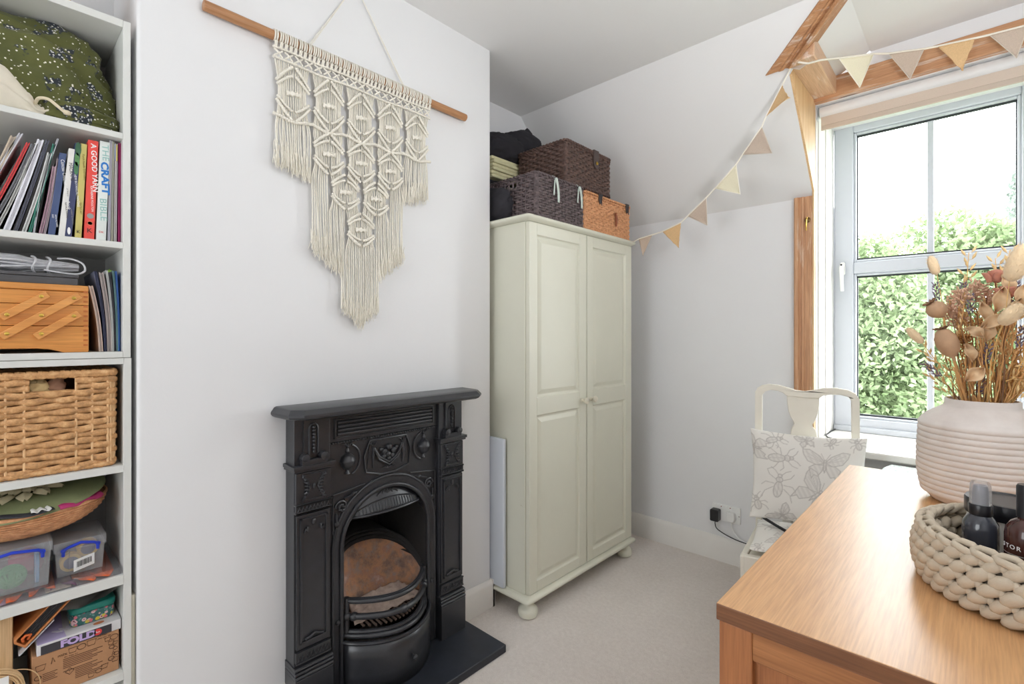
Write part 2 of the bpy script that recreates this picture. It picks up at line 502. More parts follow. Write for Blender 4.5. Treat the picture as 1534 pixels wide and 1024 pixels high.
# stripped pine of the dormer
b = MB()     # moulded upright left of the window
prof = [(-0.636, YW), (-0.636, 2.664), (-0.630, 2.660), (-0.618, 2.660), (-0.613, 2.667), (-0.607, 2.667), (-0.603, 2.662), (-0.594, 2.664), (-0.592, 2.669), (-0.566, 2.667), (-0.561, 2.671), (-0.561, YW)]
b.prism(prof, 0.0, 1.868, 'xy')
post = struct(b.build('trim_2', MAT['pine_z'], ang=20), 'moulded stripped pine upright left of the window')
b = MB(); b.box(-0.5605, -0.553, 2.672, 2.70, 0.66, 2.30)
b.build('edge_strip', MAT['pine_pale'], post, bevel=0.001)
b = MB(); b.prism([(2.288, 2.318), (2.285, 2.292), (YW - .004, 1.876), (YW, 1.90), (YW, 2.318)], -0.562, -0.552, 'yz')
struct(b.build('trim_3', MAT['pine_pale'], bevel=0.001), 'triangular pale pine board on the dormer cheek')
b = MB(); b.box(-0.562, -0.463, 2.245, YW - .002, 2.320, 2.402)
struct(b.build('trim_4', MAT['pine_y'], bevel=0.005), 'square pine plate end under the pitched beam')
b = MB(); b.box(-0.562, 0.33, 2.668, 2.72, 2.304, 2.402)
struct(b.build('trim_5', MAT['pine_x'], bevel=0.003), 'long pine head beam above the roller blind')
# pitched valley beam: moulded in two faces that meet in a ridge
A1, A2 = Vector((-0.650, 2.266, 2.314)), Vector((-0.325, 2.064, 2.520))
B1, B2 = Vector((-0.535, 2.252, 2.312)), Vector((-0.325, 2.100, 2.466))
C1, C2 = Vector((-0.500, 2.330, 2.372)), Vector((-0.300, 2.180, 2.500))
def lerp(a, c, t): return a + (c - a) * t
nd_ = Vector((0.15, -0.5, -0.6)).normalized()
def section(A, Bv, C):
    p = []
    for t, h in ((0, 0), (0.04, .006), (0.45, .008), (0.50, .015), (0.62, .016), (0.68, .006), (0.74, .006), (0.80, .018), (0.93, .022)):
        p.append(lerp(A, Bv, t) + nd_ * h)
    for t, h in ((0.02, .020), (0.10, .012), (0.16, .012), (0.2, .004), (1.0, 0.0)):
        p.append(lerp(Bv, C, t) + nd_ * h)
    p.append(C + Vector((0, .03, .05))); p.append(A + Vector((0, .05, .05)))
    return p
b = MB(); b.hull(section(A1, B1, C1), section(A2, B2, C2))
vb = b.build('trim_6', None, ang=20)
MAT['pine_beam'] = wood('stripped_pine_pitched', (204, 154, 108), (150, 98, 62), 'x', worn=(216, 196, 178))
vb.data.materials.append(MAT['pine_beam']); struct(vb, 'pitched moulded pine beam at the dormer edge, up by the ceiling')

# window: reveal linings, sill, frame, panes
wx0, wx1 = -0.548, 0.236
b = MB()
for k, (xa, xb, ya, yb) in enumerate(((-0.556, -0.551, 2.70, 3.11), (-0.551, -0.546, 2.74, 2.80), (-0.551, -0.546, 2.90, 2.945))):
    b.box(xa, xb, ya, yb, 0.70, 2.30)
b.box(0.235, 0.24, 2.70, 3.11, 0.70, 2.30)
struct(b.build('trim_7', MAT['gloss_white'], bevel=0.0015), 'white moulded lining of the window reveal')
b = MB(); b.box(-0.556, 0.24, 2.60, 3.13, 0.672, 0.703)
struct(b.build('windowsill', MAT['gloss_white'], bevel=0.006), 'white window board below the window')
win = thing('window_1', 'tall white plastic window with glazing bars and a view of trees', None, (-0.155, YG, 0.703), kind='structure')
gx0, gx1, gm = -0.458, 0.146, -0.156
z_b, z_t0, z_t1, z_top = 0.779, 1.524, 1.592, 2.262
def bar(name, x0, x1, z0, z1, y0=3.10, y1=3.165, mat='upvc', bev=0.006):
    m = MB(); m.box(x0, x1, y0, y1, z0, z1); return m.build(name, MAT[mat], win, bevel=bev)
bar('side_frame', wx0, gx0 - .004, 0.703, 2.33); bar('side_frame', gx1 + .004, wx1, 0.703, 2.33)
bar('bottom_rail', gx0 - .004, gx1 + .004, 0.715, z_b - .004)
bar('bottom_frame', wx0, wx1, 0.703, 0.733, 3.085, 3.165, bev=0.004)
bar('head_frame', gx0 - .004, gx1 + .004, z_top + .004, 2.33)
bar('transom', gx0 - .004, gx1 + .004, z_t0 + .004, z_t1 - .004)
for z0, z1 in ((z_b, z_t0), (z_t1, z_top)):                     # beads, gaskets and panes
    for x0, x1, a, c in ((gx0 - .004, gx0 + .008, z0 - .004, z1 + .004), (gx1 - .008, gx1 + .004, z0 - .004, z1 + .004), (gx0 + .008, gx1 - .008, z0 - .004, z0 + .008), (gx0 + .008, gx1 - .008, z1 - .008, z1 + .004)):
        bar('glazing_bead', x0, x1, a, c, 3.108, 3.138, bev=0.004)
    for x0, x1, a, c in ((gx0 + .008, gx0 + .0125, z0 + .008, z1 - .008), (gx1 - .0125, gx1 - .008, z0 + .008, z1 - .008), (gx0 + .008, gx1 - .008, z0 + .008, z0 + .017), (gx0 + .008, gx1 - .008, z1 - .016, z1 - .008)):
        bar('gasket', x0, x1, a, c, 3.124, 3.140, 'gasket', 0)
    bar('glazing_bar', gm - .0125, gm + .0125, z0 + .008, z1 - .008, 3.128, 3.150, bev=0.004)
    m = MB(); m.add([(gx0, 3.142, z0), (gx1, 3.142, z0), (gx1, 3.142, z1), (gx0, 3.142, z1)], [(0, 1, 2, 3)])
    m.build('pane', MAT['glass'], win, smooth=False)
# lever handle
m = MB(); m.prism(rrect(-0.519, -0.497, 1.525, 1.592, 0.008), 3.088, 3.10, 'xz'); hb = m.build('handle', MAT['white_plastic'], win, bevel=0.003)
m = MB(); m.tube([(-0.508, 3.09, 1.572), (-0.508, 3.066, 1.572), (-0.509, 3.060, 1.560), (-0.507, 3.058, 1.50), (-0.505, 3.060, 1.437)], [.008, .009, .010, .0085, .0075], 10)
m.build('lever', MAT['white_plastic'], hb)
m = MB(); m.lathe([(0.0045, 0), (0.0045, .004), (0.002, .005)], (0, 0, 0), 12, 'y'); m.v = [(x - .508, 3.056 - y, z + 1.575) for x, y, z in m.v]
m.build('keyhole', MAT['gasket'], hb)

# roller blind
bl = thing('roller_blind', 'white roller blind with beige hem pulled up at the window top', 'blind', (-0.15, 2.735, 2.25))
m = MB(); m.tube([(-0.540, 2.738, 2.273), (0.236, 2.738, 2.273)], 0.027, 24); m.build('roller', plain('white_blind_roll', (226, 226, 226), 0.6, .01), bl)
m = MB(); m.box(-0.535, 0.232, 2.7275, 2.7295, 2.190, 2.250)
m.build('fabric', plain('beige_blind_fabric', (208, 193, 178), 0.85, 0.02, 300, 0.1, 500), bl)
m = MB(); m.box(-0.535, 0.232, 2.7245, 2.7325, 2.184, 2.207); m.build('hem_bar', plain('beige_blind_hem', (198, 183, 168), 0.85, 0.02), bl, bevel=0.003)
for xx in (-0.5495, 0.238):
    m = MB(); m.prism(rrect(2.706, 2.768, 2.236, 2.300, 0.012), xx - .002, xx + .002, 'yz'); m.box(xx - .004, xx + .004, 2.725, 2.75, 2.262, 2.302)
    m.build('bracket', plain('grey_blind_bracket', (196, 198, 200), 0.3), bl)

# ---------------------------------------------------------------- trees outside
def leaf_mat(name, c1, c2):
    m, nt, b = new_mat(name)
    v = coords(nt)
    col = ramp(nt, ntex(nt, v, 3.0, 4).outputs['Fac'], [(0.3, lin(c1)), (0.7, lin(c2))])
    nt.links.new(col, b.inputs['Base Color']); b.inputs['Roughness'].default_value = 0.6
    tl = nd(nt, 'ShaderNodeBsdfTranslucent'); nt.links.new(col, tl.inputs['Color'])
    mx = nd(nt, 'ShaderNodeMixShader'); mx.inputs['Fac'].default_value = 0.45
    nt.links.new(b.outputs[0], mx.inputs[1]); nt.links.new(tl.outputs[0], mx.inputs[2])
    nt.links.new(mx.outputs[0], nt.nodes['Material Output'].inputs['Surface'])
    return m
MAT['leaf_a'] = leaf_mat('fresh_green_leaf', (94, 112, 74), (152, 166, 128))
MAT['leaf_b'] = leaf_mat('grey_green_leaf', (104, 114, 106), (142, 150, 142))
MAT['bark'] = plain('grey_bark', (150, 136, 120), 0.9, 0.2, 20, 0.5, 30)
rng = np.random.default_rng(3)
def tree(loc, parts, n, size, mat, label):
    t = thing('tree', label, 'tree', (loc[0], loc[1], -3.2))
    vs = []; fs = []
    tot = sum(rx * ry * rz for _, (rx, ry, rz) in parts)
    for (cx, cy, cz), (rx, ry, rz) in parts:
        k = int(n * rx * ry * rz / tot)
        d = rng.normal(size=(k, 3)); d /= np.linalg.norm(d, axis=1)[:, None]
        rad = rng.uniform(0.45, 1.0, k) ** 0.5
        c = np.stack([cx + d[:, 0] * rad * rx, cy + d[:, 1] * rad * ry, cz + d[:, 2] * rad * rz], 1)
        a = rng.normal(size=(k, 3)); a /= np.linalg.norm(a, axis=1)[:, None]
        w = np.cross(a, rng.normal(size=(k, 3))); w /= np.linalg.norm(w, axis=1)[:, None]
        s = rng.uniform(0.6, 1.3, k)[:, None] * size
        q = np.stack([c - a * s, c + w * s * .5, c + a * s, c - w * s * .5], 1).reshape(-1, 3)
        o = len(vs) * 1
        base = sum(len(x) for x in vs) if vs else 0
        vs.append(q); fs.append(np.arange(k * 4).reshape(-1, 4) + base)
    m = MB(); m.v = [tuple(p) for p in np.concatenate(vs)]; m.f = [tuple(int(i) for i in f) for f in np.concatenate(fs)]
    me = bpy.data.meshes.new('crown'); me.from_pydata(m.v, [], m.f)
    link('crown', me, mat, t, stuff=True)
    m = MB()
    m.tube([(loc[0], loc[1], -3.2), (loc[0] + .05, loc[1], -1.5), (loc[0] - .05, loc[1], 0.2)], [.16, .12, .05], 10)
    for k in range(6):
        a = rng.uniform(0, 6.28)
        m.tube([(loc[0], loc[1], -1.4 + .25 * k), (loc[0] + .5 * math.cos(a), loc[1] + .3 * math.sin(a), -1.0 + .3 * k), (loc[0] + 1.0 * math.cos(a), loc[1] + .6 * math.sin(a), -.4 + .34 * k)], [.06, .04, .015], 6)
    m.build('trunk', MAT['bark'], t)
tree((-1.5, 7.4), [((-1.6, 7.4, .7), (1.4, .7, 1.9)), ((-1.0, 7.2, 1.3), (.8, .6, 1.15)), ((-1.4, 7.3, -1.3), (1.6, .7, 1.2)), ((-.6, 7.3, .1), (.8, .6, 1.6))], 60000, 0.040, MAT['leaf_a'], 'bright green bushy tree seen through the left half of the window')
tree((0.15, 9.6), [((-.3, 9.7, .9), (1.3, .8, 2.2)), ((.4, 9.5, 1.5), (1.0, .7, 1.3)), ((.25, 9.5, -1.6), (1.9, .8, 1.5)), ((.95, 9.6, .5), (.9, .7, 1.6))], 60000, 0.050, MAT['leaf_a'], 'bright green bushy tree behind the dried flowers, middle of the window view')
tree((1.5, 12.0), [((1.5, 12., 3.0), (1.15, .9, 2.5)), ((1.0, 12., 2.6), (.6, .6, 1.3)), ((1.2, 11.9, -.5), (1.9, .9, 2.2))], 40000, 0.065, MAT['leaf_b'], 'taller grey-green tree at the right edge of the window view')
b = MB(); b.box(-12, 12, 3.3, 30, -3.3, -3.2); tag(b.build('lawn', plain('garden_grass', (84, 108, 60), 0.95, 0.2, 3), smooth=False), 'grassy garden ground outside far below the window', None, None, 'structure')
# ---------------------------------------------------------------- bookcase: two stacked units in the left alcove
BX, BB = -1.580, -1.862
def unit(name, label, z0, z1, shelves, y0=-0.56, y1=0.249):
    t = thing(name, label, 'bookcase', (-1.72, (y0 + y1) / 2, z0), 'stacked bookcase units')
    for a, c in ((y0, y0 + .016), (y1 - .016, y1)):
        m = MB(); m.box(BB, BX, a, c, z0, z1); m.build('side_panel', MAT['shelf'], t, bevel=0.001)
    for nm, a, c in shelves:
        m = MB(); m.box(BB + .004, BX + .0005, y0 + .016, y1 - .016, a, c); m.build(nm, MAT['shelf'], t, bevel=0.001)
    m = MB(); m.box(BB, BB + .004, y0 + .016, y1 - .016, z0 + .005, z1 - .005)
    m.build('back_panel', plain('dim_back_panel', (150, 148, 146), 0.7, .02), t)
    return t
unit('bookcase', 'upper white bookcase unit with fabric, craft books and sewing box', 1.1515, 2.011,
     [('top_panel', 1.992, 2.011), ('shelf', 1.708, 1.723), ('shelf', 1.429, 1.445), ('bottom_panel', 1.1515, 1.167)])
unit('bookcase', 'lower white bookcase unit with basket, clear boxes and cardboard box', 0.0, 1.1505,
     [('top_panel', 1.135, 1.1505), ('shelf', 0.860, 0.878), ('shelf', 0.574, 0.599), ('shelf', 0.331, 0.350), ('bottom_panel', 0.05, 0.068)], y1=0.2505)

# wicker thing on top of the bookcase
def wicker_mat(name, c1, c2, dark=0.6, rough=0.55):
    m, nt, b = new_mat(name)
    v = coords(nt)
    n = ntex(nt, v, 55, 4, .7)
    nt.links.new(ramp(nt, n.outputs['Fac'], [(0.3, lin([x * dark for x in c2])), (0.5, lin(c2)), (0.72, lin(c1))]), b.inputs['Base Color'])
    b.inputs['Roughness'].default_value = rough
    bump(nt, b, ntex(nt, v, 300, 3).outputs['Fac'], 0.3, 0.001)
    return m
MAT['wk_orange'] = wicker_mat('honey_willow', (222, 170, 126), (204, 146, 102), .84)
MAT['wk_brown'] = wicker_mat('dark_brown_willow', (116, 88, 76), (84, 62, 55), .62)
MAT['wk_grey'] = wicker_mat('purple_grey_willow', (118, 102, 102), (90, 77, 78), .66)
MAT['wk_hyac'] = wicker_mat('water_hyacinth', (226, 184, 134), (202, 152, 100), .8)
MAT['wk_stake'] = plain('pale_basket_stake', (226, 186, 138), 0.6, .1, 40)

def box_path(x0, x1, y0, y1, step, r=0.012):
    """closed outline of a box with rounded corners, sampled evenly: (point, outward normal)"""
    out = []
    per = rrect(x0, x1, y0, y1, r, 4)
    per.append(per[0])
    pts = []
    for (ax, ay), (cx, cy) in zip(per, per[1:]):
        L = math.hypot(cx - ax, cy - ay)
        if L < 1e-7: continue
        k = max(1, round(L / step))
        for i in range(k): pts.append((ax + (cx - ax) * i / k, ay + (cy - ay) * i / k))
    n = len(pts)
    for i in range(n):
        t = (pts[(i + 1) % n][0] - pts[i - 1][0], pts[(i + 1) % n][1] - pts[i - 1][1])
        L = math.hypot(*t)
        out.append((pts[i], (t[1] / L, -t[0] / L)))
    return out

def weave(m, x0, x1, y0, y1, z0, z1, rows, stake, amp, th, n=5, skip=None, taper=0.0):
    h = (z1 - z0) / rows
    for k in range(rows):
        z = z0 + h * (k + .5); g = taper * (1 - (k + .5) / rows)
        path = box_path(x0 + g, x1 - g, y0 + g, y1 - g, stake / 3.0)
        s = 0; pts = []
        for i, ((x, y), (nx, ny)) in enumerate(path):
            o = amp * math.sin(math.pi * (i / 3.0) + math.pi * (k % 2))
            pts.append((x + nx * o, y + ny * o, z + 0.0006 * math.sin(i * 2.3 + k)))
        if skip and skip[0] < z < skip[1]:
            keep = [p for p in pts]
            runs = []; cur = []
            for p in keep + keep[:1]:
                if p[0] > x1 - .02 and skip[2] < p[1] < skip[3]:
                    if cur: runs.append(cur)
                    cur = []
                else: cur.append(p)
            if cur: runs.append(cur)
            for rn in runs:
                if len(rn) > 1: m.tube(rn, h * .55, n, sx=th / (h * .55), up=(0, 0, 1))
        else:
            m.tube(pts, h * .55, n, closed=True, sx=th / (h * .55), up=(0, 0, 1))

t = thing('wicker_basket', 'small orange wicker basket on top of the bookcase, only its foot showing', 'basket', (-1.66, 0.06, 2.0115))
m = MB(); weave(m, -1.76, -1.60, -.03, .135, 2.013, 2.10, 10, .014, .0025, .003); m.build('weave', MAT['wk_orange'], t, stuff=True)
m = MB(); m.tube([(x, y, 2.104) for (x, y), _ in box_path(-1.76, -1.60, -.03, .135, .02)], .006, 6, closed=True); m.build('rim', MAT['wk_orange'], t)
m = MB(); m.prism(rrect(-1.755, -1.605, -.025, .13, .012), 2.0115, 2.018, 'xy'); m.build('base', MAT['wk_orange'], t)

# ---- top shelf: green printed cloth and a cream drawstring bag
def floral_cloth():
    m, nt, b = new_mat('olive_cloth_print')
    v = coords(nt)
    base = ramp(nt, ntex(nt, v, 9, 4).outputs['Fac'], [(0.3, lin((78, 82, 40))), (0.7, lin((98, 100, 52)))])
    def spots(scale, r0, r1, col, base, thr=None):
        vo = nd(nt, 'ShaderNodeTexVoronoi'); vo.inputs['Scale'].default_value = scale; nt.links.new(v, vo.inputs['Vector'])
        f = ramp(nt, vo.outputs['Distance'], [(r0, (1, 1, 1, 1)), (r1, (0, 0, 0, 1))])
        if thr is not None:
            g = ramp(nt, ntex(nt, v, thr[0], 3).outputs['Fac'], [(thr[1], (0, 0, 0, 1)), (thr[1] + .03, (1, 1, 1, 1))])
            mu = nd(nt, 'ShaderNodeMix', data_type='RGBA', blend_type='MULTIPLY'); mu.inputs[0].default_value = 1.0
            nt.links.new(f, mu.inputs[6]); nt.links.new(g, mu.inputs[7]); f = mu.outputs[2]
        return mixc(nt, f, base, col)
    base = spots(60, .62, .66, lin((44, 50, 58)), base, (24, .585))
    base = spots(170, .30, .36, lin((205, 205, 205)), base, (24, .605))
    base = spots(70, .5, .54, lin((56, 74, 110)), base, (30, .68))
    base = spots(30, .20, .24, lin((150, 116, 60)), base, (16, .63))
    base = spots(98, .165, .21, lin((236, 232, 220)), base)
    nt.links.new(base, b.inputs['Base Color']); b.inputs['Roughness'].default_value = 0.9; b.inputs['Sheen Weight'].default_value = .1
    return m
MAT['olive'] = floral_cloth()
t = thing('green_fabric', 'bundle of olive green fabric with white dots on the top shelf', 'fabric', (-1.72, 0.06, 1.7235))
blob((-1.735, 0.02, 1.80), (.105, .195, .175), 'cloth_bundle', MAT['olive'], t, .16, 10, .72, 100, 70, 1.3, 1.7240, folds=.07)
blob((-1.672, 0.155, 1.752), (.066, .078, .030), 'rolled_hem', MAT['olive'], t, .12, 9, .6, 60, 34, 4.1, 1.7240, folds=.08)
MAT['calico'] = plain('cream_calico', (228, 220, 203), 0.9, .04, 30, .15, 300)
t = thing('drawstring_bag', 'cream calico drawstring bag lying on the green fabric', 'bag', (-1.62, -0.03, 1.7235))
def bagf(u, v):
    y = -.20 + .305 * v; a = 2 * math.pi * u
    if v < .90: rz = .062 * max(0, 1 - ((v - .46) / .56) ** 2) ** .5
    else: rz = .031
    if v > .74: rz = max(.0135, rz * (1 - (v - .74) / .22 * .55)) if v < .93 else .0135 + .012 * (v - .93) / .07
    rp = 1 + (.16 * math.sin(a * 9) if v > .86 else .03 * math.sin(a * 3 + 9 * v)) + .04 * fbm((math.cos(a), math.sin(a), v * 3), 2.0)
    zc = 1.7245 + max(.016, rz * .92) - (0 if v < .8 else .0)
    return (-1.632 + .66 * rz * rp * math.cos(a), y, max(1.7242, zc + rz * rp * math.sin(a)))
m = MB(); m.grid(bagf, 72, 60); m.build('bag_body', MAT['calico'], t, ang=80, solid=.001)
m = MB(); m.tube(smooth([(-1.622, .074, 1.756), (-1.610, .080, 1.768), (-1.600, .096, 1.768), (-1.594, .110, 1.756), (-1.590, .124, 1.744), (-1.588, .135, 1.741)]), .0036, 8)
m.ball((-1.589, .128, 1.743), (.006, .008, .006), 10, 6); m.build('cord', plain('cream_bag_cord', (218, 205, 178), .9), t)

# ---- second shelf: leaning papers, then upright books
def slab_pts(yb, yt, zb, zt, th, bend=0.0, n=8):
    L = []; Rr = []
    for i in range(n + 1):
        f = i / n; y = yb + (yt - yb) * f + bend * math.sin(math.pi * f); z = zb + (zt - zb) * f
        L.append((y - th / 2, z)); Rr.append((y + th / 2, z))
    return L + Rr[::-1]
def leaner(name, label, cat, yb, yt, zt, th, col, zb=1.4455, x0=-1.80, x1=-1.604, bend=0.0, pages=None, group='papers leaning on the book shelf', rough=.5):
    t = thing(name, label, cat, ((x0 + x1) / 2, yb, zb), group)
    m = MB(); m.prism(slab_pts(yb, yt, zb, zt, th, bend), x0, x1 - .001, 'yz')
    m.v = [(x if x < x1 - .01 else x - .003, y, z) for x, y, z in m.v]; m.build('pages', pages or plain(name + '_sheets', [min(255, .45 * 205 + .55 * v) for v in col], .8, .05, 200), t, ang=60)
    o = th * .36
    for sgn in (-1, 1):
        m = MB(); m.prism(slab_pts(yb + sgn * o, yt + sgn * o, zb, zt + .001, max(.0010, th * .30), bend), x0 - .001, x1, 'yz')
        m.build('cover', plain(name + '_cover', col, rough, .03), t, ang=60)
    return t
GREY = (150, 150, 154)
for lab, yb, yt, zt, th, col, bend, nm in (
    ('beige folder leaning at the far left of the papers', -.040, .038, 1.664, .010, (196, 180, 160), .004, 'folder'),
    ('white paper sleeve with curled top, left of the red folder', -.030, .050, 1.674, .007, (206, 206, 212), -.003, 'paper_sleeve'),
    ('red folder leaning among grey and white papers', -.012, .062, 1.656, .006, (214, 56, 58), .002, 'folder'),
    ('dark grey folder just right of the red folder', -.001, .070, 1.655, .007, (110, 110, 116), .003, 'folder'),
    ('pale grey folder between dark grey folder and thick white one', .010, .076, 1.658, .006, (184, 184, 180), .003, 'folder'),
    ('thick white folded paper leaning, widest of the white papers', .026, .083, 1.669, .011, (226, 226, 234), .002, 'folded_paper'),
    ('white booklet with dark patterned edge right of the thick white paper', .041, .095, 1.671, .006, (70, 74, 92), .001, 'booklet'),
    ('plain grey-white booklet left of the green folder', .054, .098, 1.642, .007, (206, 208, 206), .002, 'booklet'),
    ('teal green folder leaning beside the silver sleeve', .064, .106, 1.665, .005, (40, 130, 108), .001, 'folder'),
    ('thin silver paper sleeve with curled tip', .071, .113, 1.680, .003, (206, 208, 214), -.005, 'paper_sleeve'),
    ('mauve leaflet leaning low beside the dark blue book', .082, .106, 1.612, .006, (168, 134, 148), .002, 'leaflet'),
    ('pinkish grey leaflet against the dark blue book', .089, .113, 1.632, .004, (178, 160, 166), .002, 'leaflet')):
    leaner(nm, lab, nm.split('_')[-1], yb, yt, zt, th, col, bend=bend)

INK = {k: plain('ink_' + k, c, .6, 0) for k, c in dict(white=(240, 240, 240), dark=(60, 58, 60), black=(22, 20, 22), teal=(150, 196, 190), blue=(30, 120, 200), olive=(120, 100, 30), red=(214, 60, 60), lilac=(190, 166, 214), grey=(150, 148, 146), brown=(92, 60, 36), pink=(226, 90, 120)).items()}
def book(label, yb, yt, zt, th, col, words=(), zb=1.4455, x0=-1.775, x1=-1.602, group='craft books standing on the book shelf'):
    """upright book leaning slightly: sheared by (yt - yb) over its height"""
    t = thing('book', label, 'book', ((x0 + x1) / 2, yb, zb), group)
    sh = (yt - yb) / (zt - zb)
    def shear(m): m.v = [(x, y + (z - zb) * sh, z) for x, y, z in m.v]; return m
    c = plain('book_cover', col, .4, .02)
    m = MB(); m.box(x1 - .003, x1, yb - th / 2, yb + th / 2, zb, zt)
    m.box(x0, x1 - .003, yb - th / 2, yb - th / 2 + .0015, zb, zt); m.box(x0, x1 - .003, yb + th / 2 - .0015, yb + th / 2, zb, zt)
    cv = shear(m).build('cover', c, t, bevel=0.0008)
    m = MB(); m.box(x0 + .004, x1 - .003, yb - th / 2 + .0015, yb + th / 2 - .0015, zb + .003, zt - .003)
    shear(m).build('pages', MAT['paper'], t)
    for body, ink, z, size, dy, sx, bold in words:
        text(body, cv, FACE_X_DOWN, (x1 + .0003, yb + (z - zb) * sh + dy, z), size, INK[ink], 'title_lettering', sx=sx, rot=sh, bold=bold)
    return t, cv, sh
book('dark blue book reading Concise Crochet on its spine', .101, .122, 1.648, .0125, (58, 76, 118), [('Concise Crochet  The Handbook', 'white', 1.632, .0095, 0, .92, 0), ('WITH PICTURES', 'white', 1.497, .0045, .002, .9, 0), ('AND', 'white', 1.497, .0045, -.003, .9, 0)])
book('white book with MACRAME lettering on its spine', .119, .138, 1.663, .0115, (228, 226, 222), [('MACRAME', 'dark', 1.628, .0095, 0, .98, 0), ('at home', 'grey', 1.565, .006, 0, 1, 0), ('NATALIE RANAE', 'dark', 1.530, .005, 0, 1, 0)])
_, cv, sh = book('navy book with green leaf at the head of its spine', .131, .150, 1.679, .0125, (48, 56, 96), [('NEW BOTANICAL PAINTING', 'white', 1.602, .0062, 0, .98, 0), ('HARRIET DE WINTON', 'grey', 1.515, .0036, 0, 1, 0)])
for k, (dz, c, w) in enumerate(((0, (52, 96, 66), .0058), (.026, (88, 140, 84), .0048), (.048, (66, 118, 76), .0042))):
    m = MB(); m.prism([(.1495 + a * w - (dz * sh), 1.665 - dz + bb * .017) for a, bb in arc(0, 0, 1, 0, 330, 11)], -1.6018, -1.6014, 'yz'); m.build('leaf_print', plain('leaf_print', c, .5, .2, 90), cv)
m = MB(); m.ball((-1.6019, .1325, 1.462), (.0004, .0032, .009), 10, 6); m.build('white_mark', INK['white'], cv); 
_, cv, _ = book('mustard yellow book between navy and red books', .149, .160, 1.681, .0125, (196, 182, 104), [('Punch Needle Embroidery', 'olive', 1.655, .006, 0, 1, 0), ('TEXTILE ART', 'olive', 1.535, .005, 0, 1, 0)])
text('K', cv, FACE_X, (-1.6017, .1495, 1.462), .011, INK['black'], 'mark_lettering', 'CENTER')
_, cv, sh = book('bright red thick book titled A GOOD YARN', .1695, .178, 1.6945, .0195, (226, 66, 54), [('A GOOD YARN', 'white', 1.686, .0150, 0, 1.14, .0002), ('KATHERINE POULTON', 'white', 1.580, .0062, 0, 1.0, 0)])
text('K', cv, FACE_X, (-1.6017, .1705, 1.468), .016, INK['black'], 'mark_lettering', 'CENTER')
m = MB(); m.lathe([(.0065, 0), (.0065, .0005)], (-1.6019, .1722, 1.505), 20, 'x'); o = m.build('round_badge', INK['grey'], cv)
m = MB(); m.lathe([(.0055, 0), (.0055, .0004), (.0043, .0004), (.0043, 0)], (-1.6019, .1715, 1.487), 20, 'x'); m.build('round_emblem', plain('orange_emblem', (236, 130, 96), .5), cv)
_, cv, sh = book('white thick book titled THE CRAFT BIBLE in blue', .1925, .2005, 1.698, .0195, (226, 232, 228), [('THE', 'teal', 1.690, .0190, 0, 1.18, 0), ('CRAFT', 'blue', 1.646, .0200, 0, 1.34, .0008), ('BIBLE', 'teal', 1.554, .0190, 0, 1.28, 0)])
text('DK', cv, FACE_X, (-1.6017, .1932, 1.468), .007, INK['red'], 'mark_lettering', 'CENTER')
leaner('magazine', 'tall white magazine right of the white craft book', 'magazine', .2085, .2125, 1.704, .0045, (214, 212, 222), zb=1.4455, group='thin magazines at the end of the book shelf')
leaner('magazine', 'thin cream magazine second from the white craft book', 'magazine', .2145, .2175, 1.703, .0035, (196, 194, 176), zb=1.4455, group='thin magazines at the end of the book shelf')
t = leaner('magazine', 'blue and yellow topped magazine beside the pink one', 'magazine', .2210, .2235, 1.699, .005, (206, 200, 198), zb=1.4455, group='thin magazines at the end of the book shelf')
m = MB(); m.box(-1.6042, -1.6030, .2195, .2225, 1.655, 1.697); m.build('spine_band', plain('blue_grey_band', (140, 150, 176), .5), t)
m = MB(); m.box(-1.6042, -1.6030, .2226, .2254, 1.655, 1.697); m.build('spine_band', plain('yellow_band', (212, 188, 100), .5), t)
leaner('magazine', 'deep pink magazine against the bookcase side', 'magazine', .2290, .2305, 1.7025, .0042, (178, 44, 112), zb=1.4455, group='thin magazines at the end of the book shelf', pages=plain('pink_pages', (178, 50, 116), .5))

# ---- third shelf: wooden sewing box, slate-grey box, rope hank, booklets
t = thing('sewing_box', 'orange wooden cantilever sewing box with slanted brass-screwed arms', 'sewing box', (-1.70, .02, 1.1675))
y0, y1, xf, xb = -.14, .168, -1.592, -1.80
m = MB()
m.prism([(y0, 1.1675), (y0 + .03, 1.1675)] + [(y0 + .03 + .02 * k, 1.1675 + .010 * math.sin(math.pi * min(1, k / 4) / 2)) for k in range(1, 5)] + [(.075, 1.1775), (.095, 1.1755), (.112, 1.171), (.122, 1.1675), (y1, 1.1675), (y1, 1.230), (y0, 1.230)], xb, xf, 'yz')
m.build('bottom_tray', MAT['beech_y'], t, bevel=.0012)
for z0, z1 in ((1.2312, 1.2808), (1.282, 1.3135)):
    m = MB(); m.box(xb, xf, y0, y1, z0, z1); m.build('tray', MAT['beech_y'], t, bevel=.0012)
m = MB(); m.box(xb, xf, y0, y1, 1.3145, 1.330); m.build('lid', MAT['beech_y'], t, bevel=.003)
dj = plain('box_end_grain', (186, 104, 48), .6)
for k in range(12):
    z = 1.182 + k * .0118
    m = MB(); m.box(xf - .002, xf + .0003, .158, .1665, z, z + .005); m.build('finger_joint', dj, t)
arm_m = wood('arm_wood', (232, 166, 92), (214, 140, 70), 'y', rough=.4)
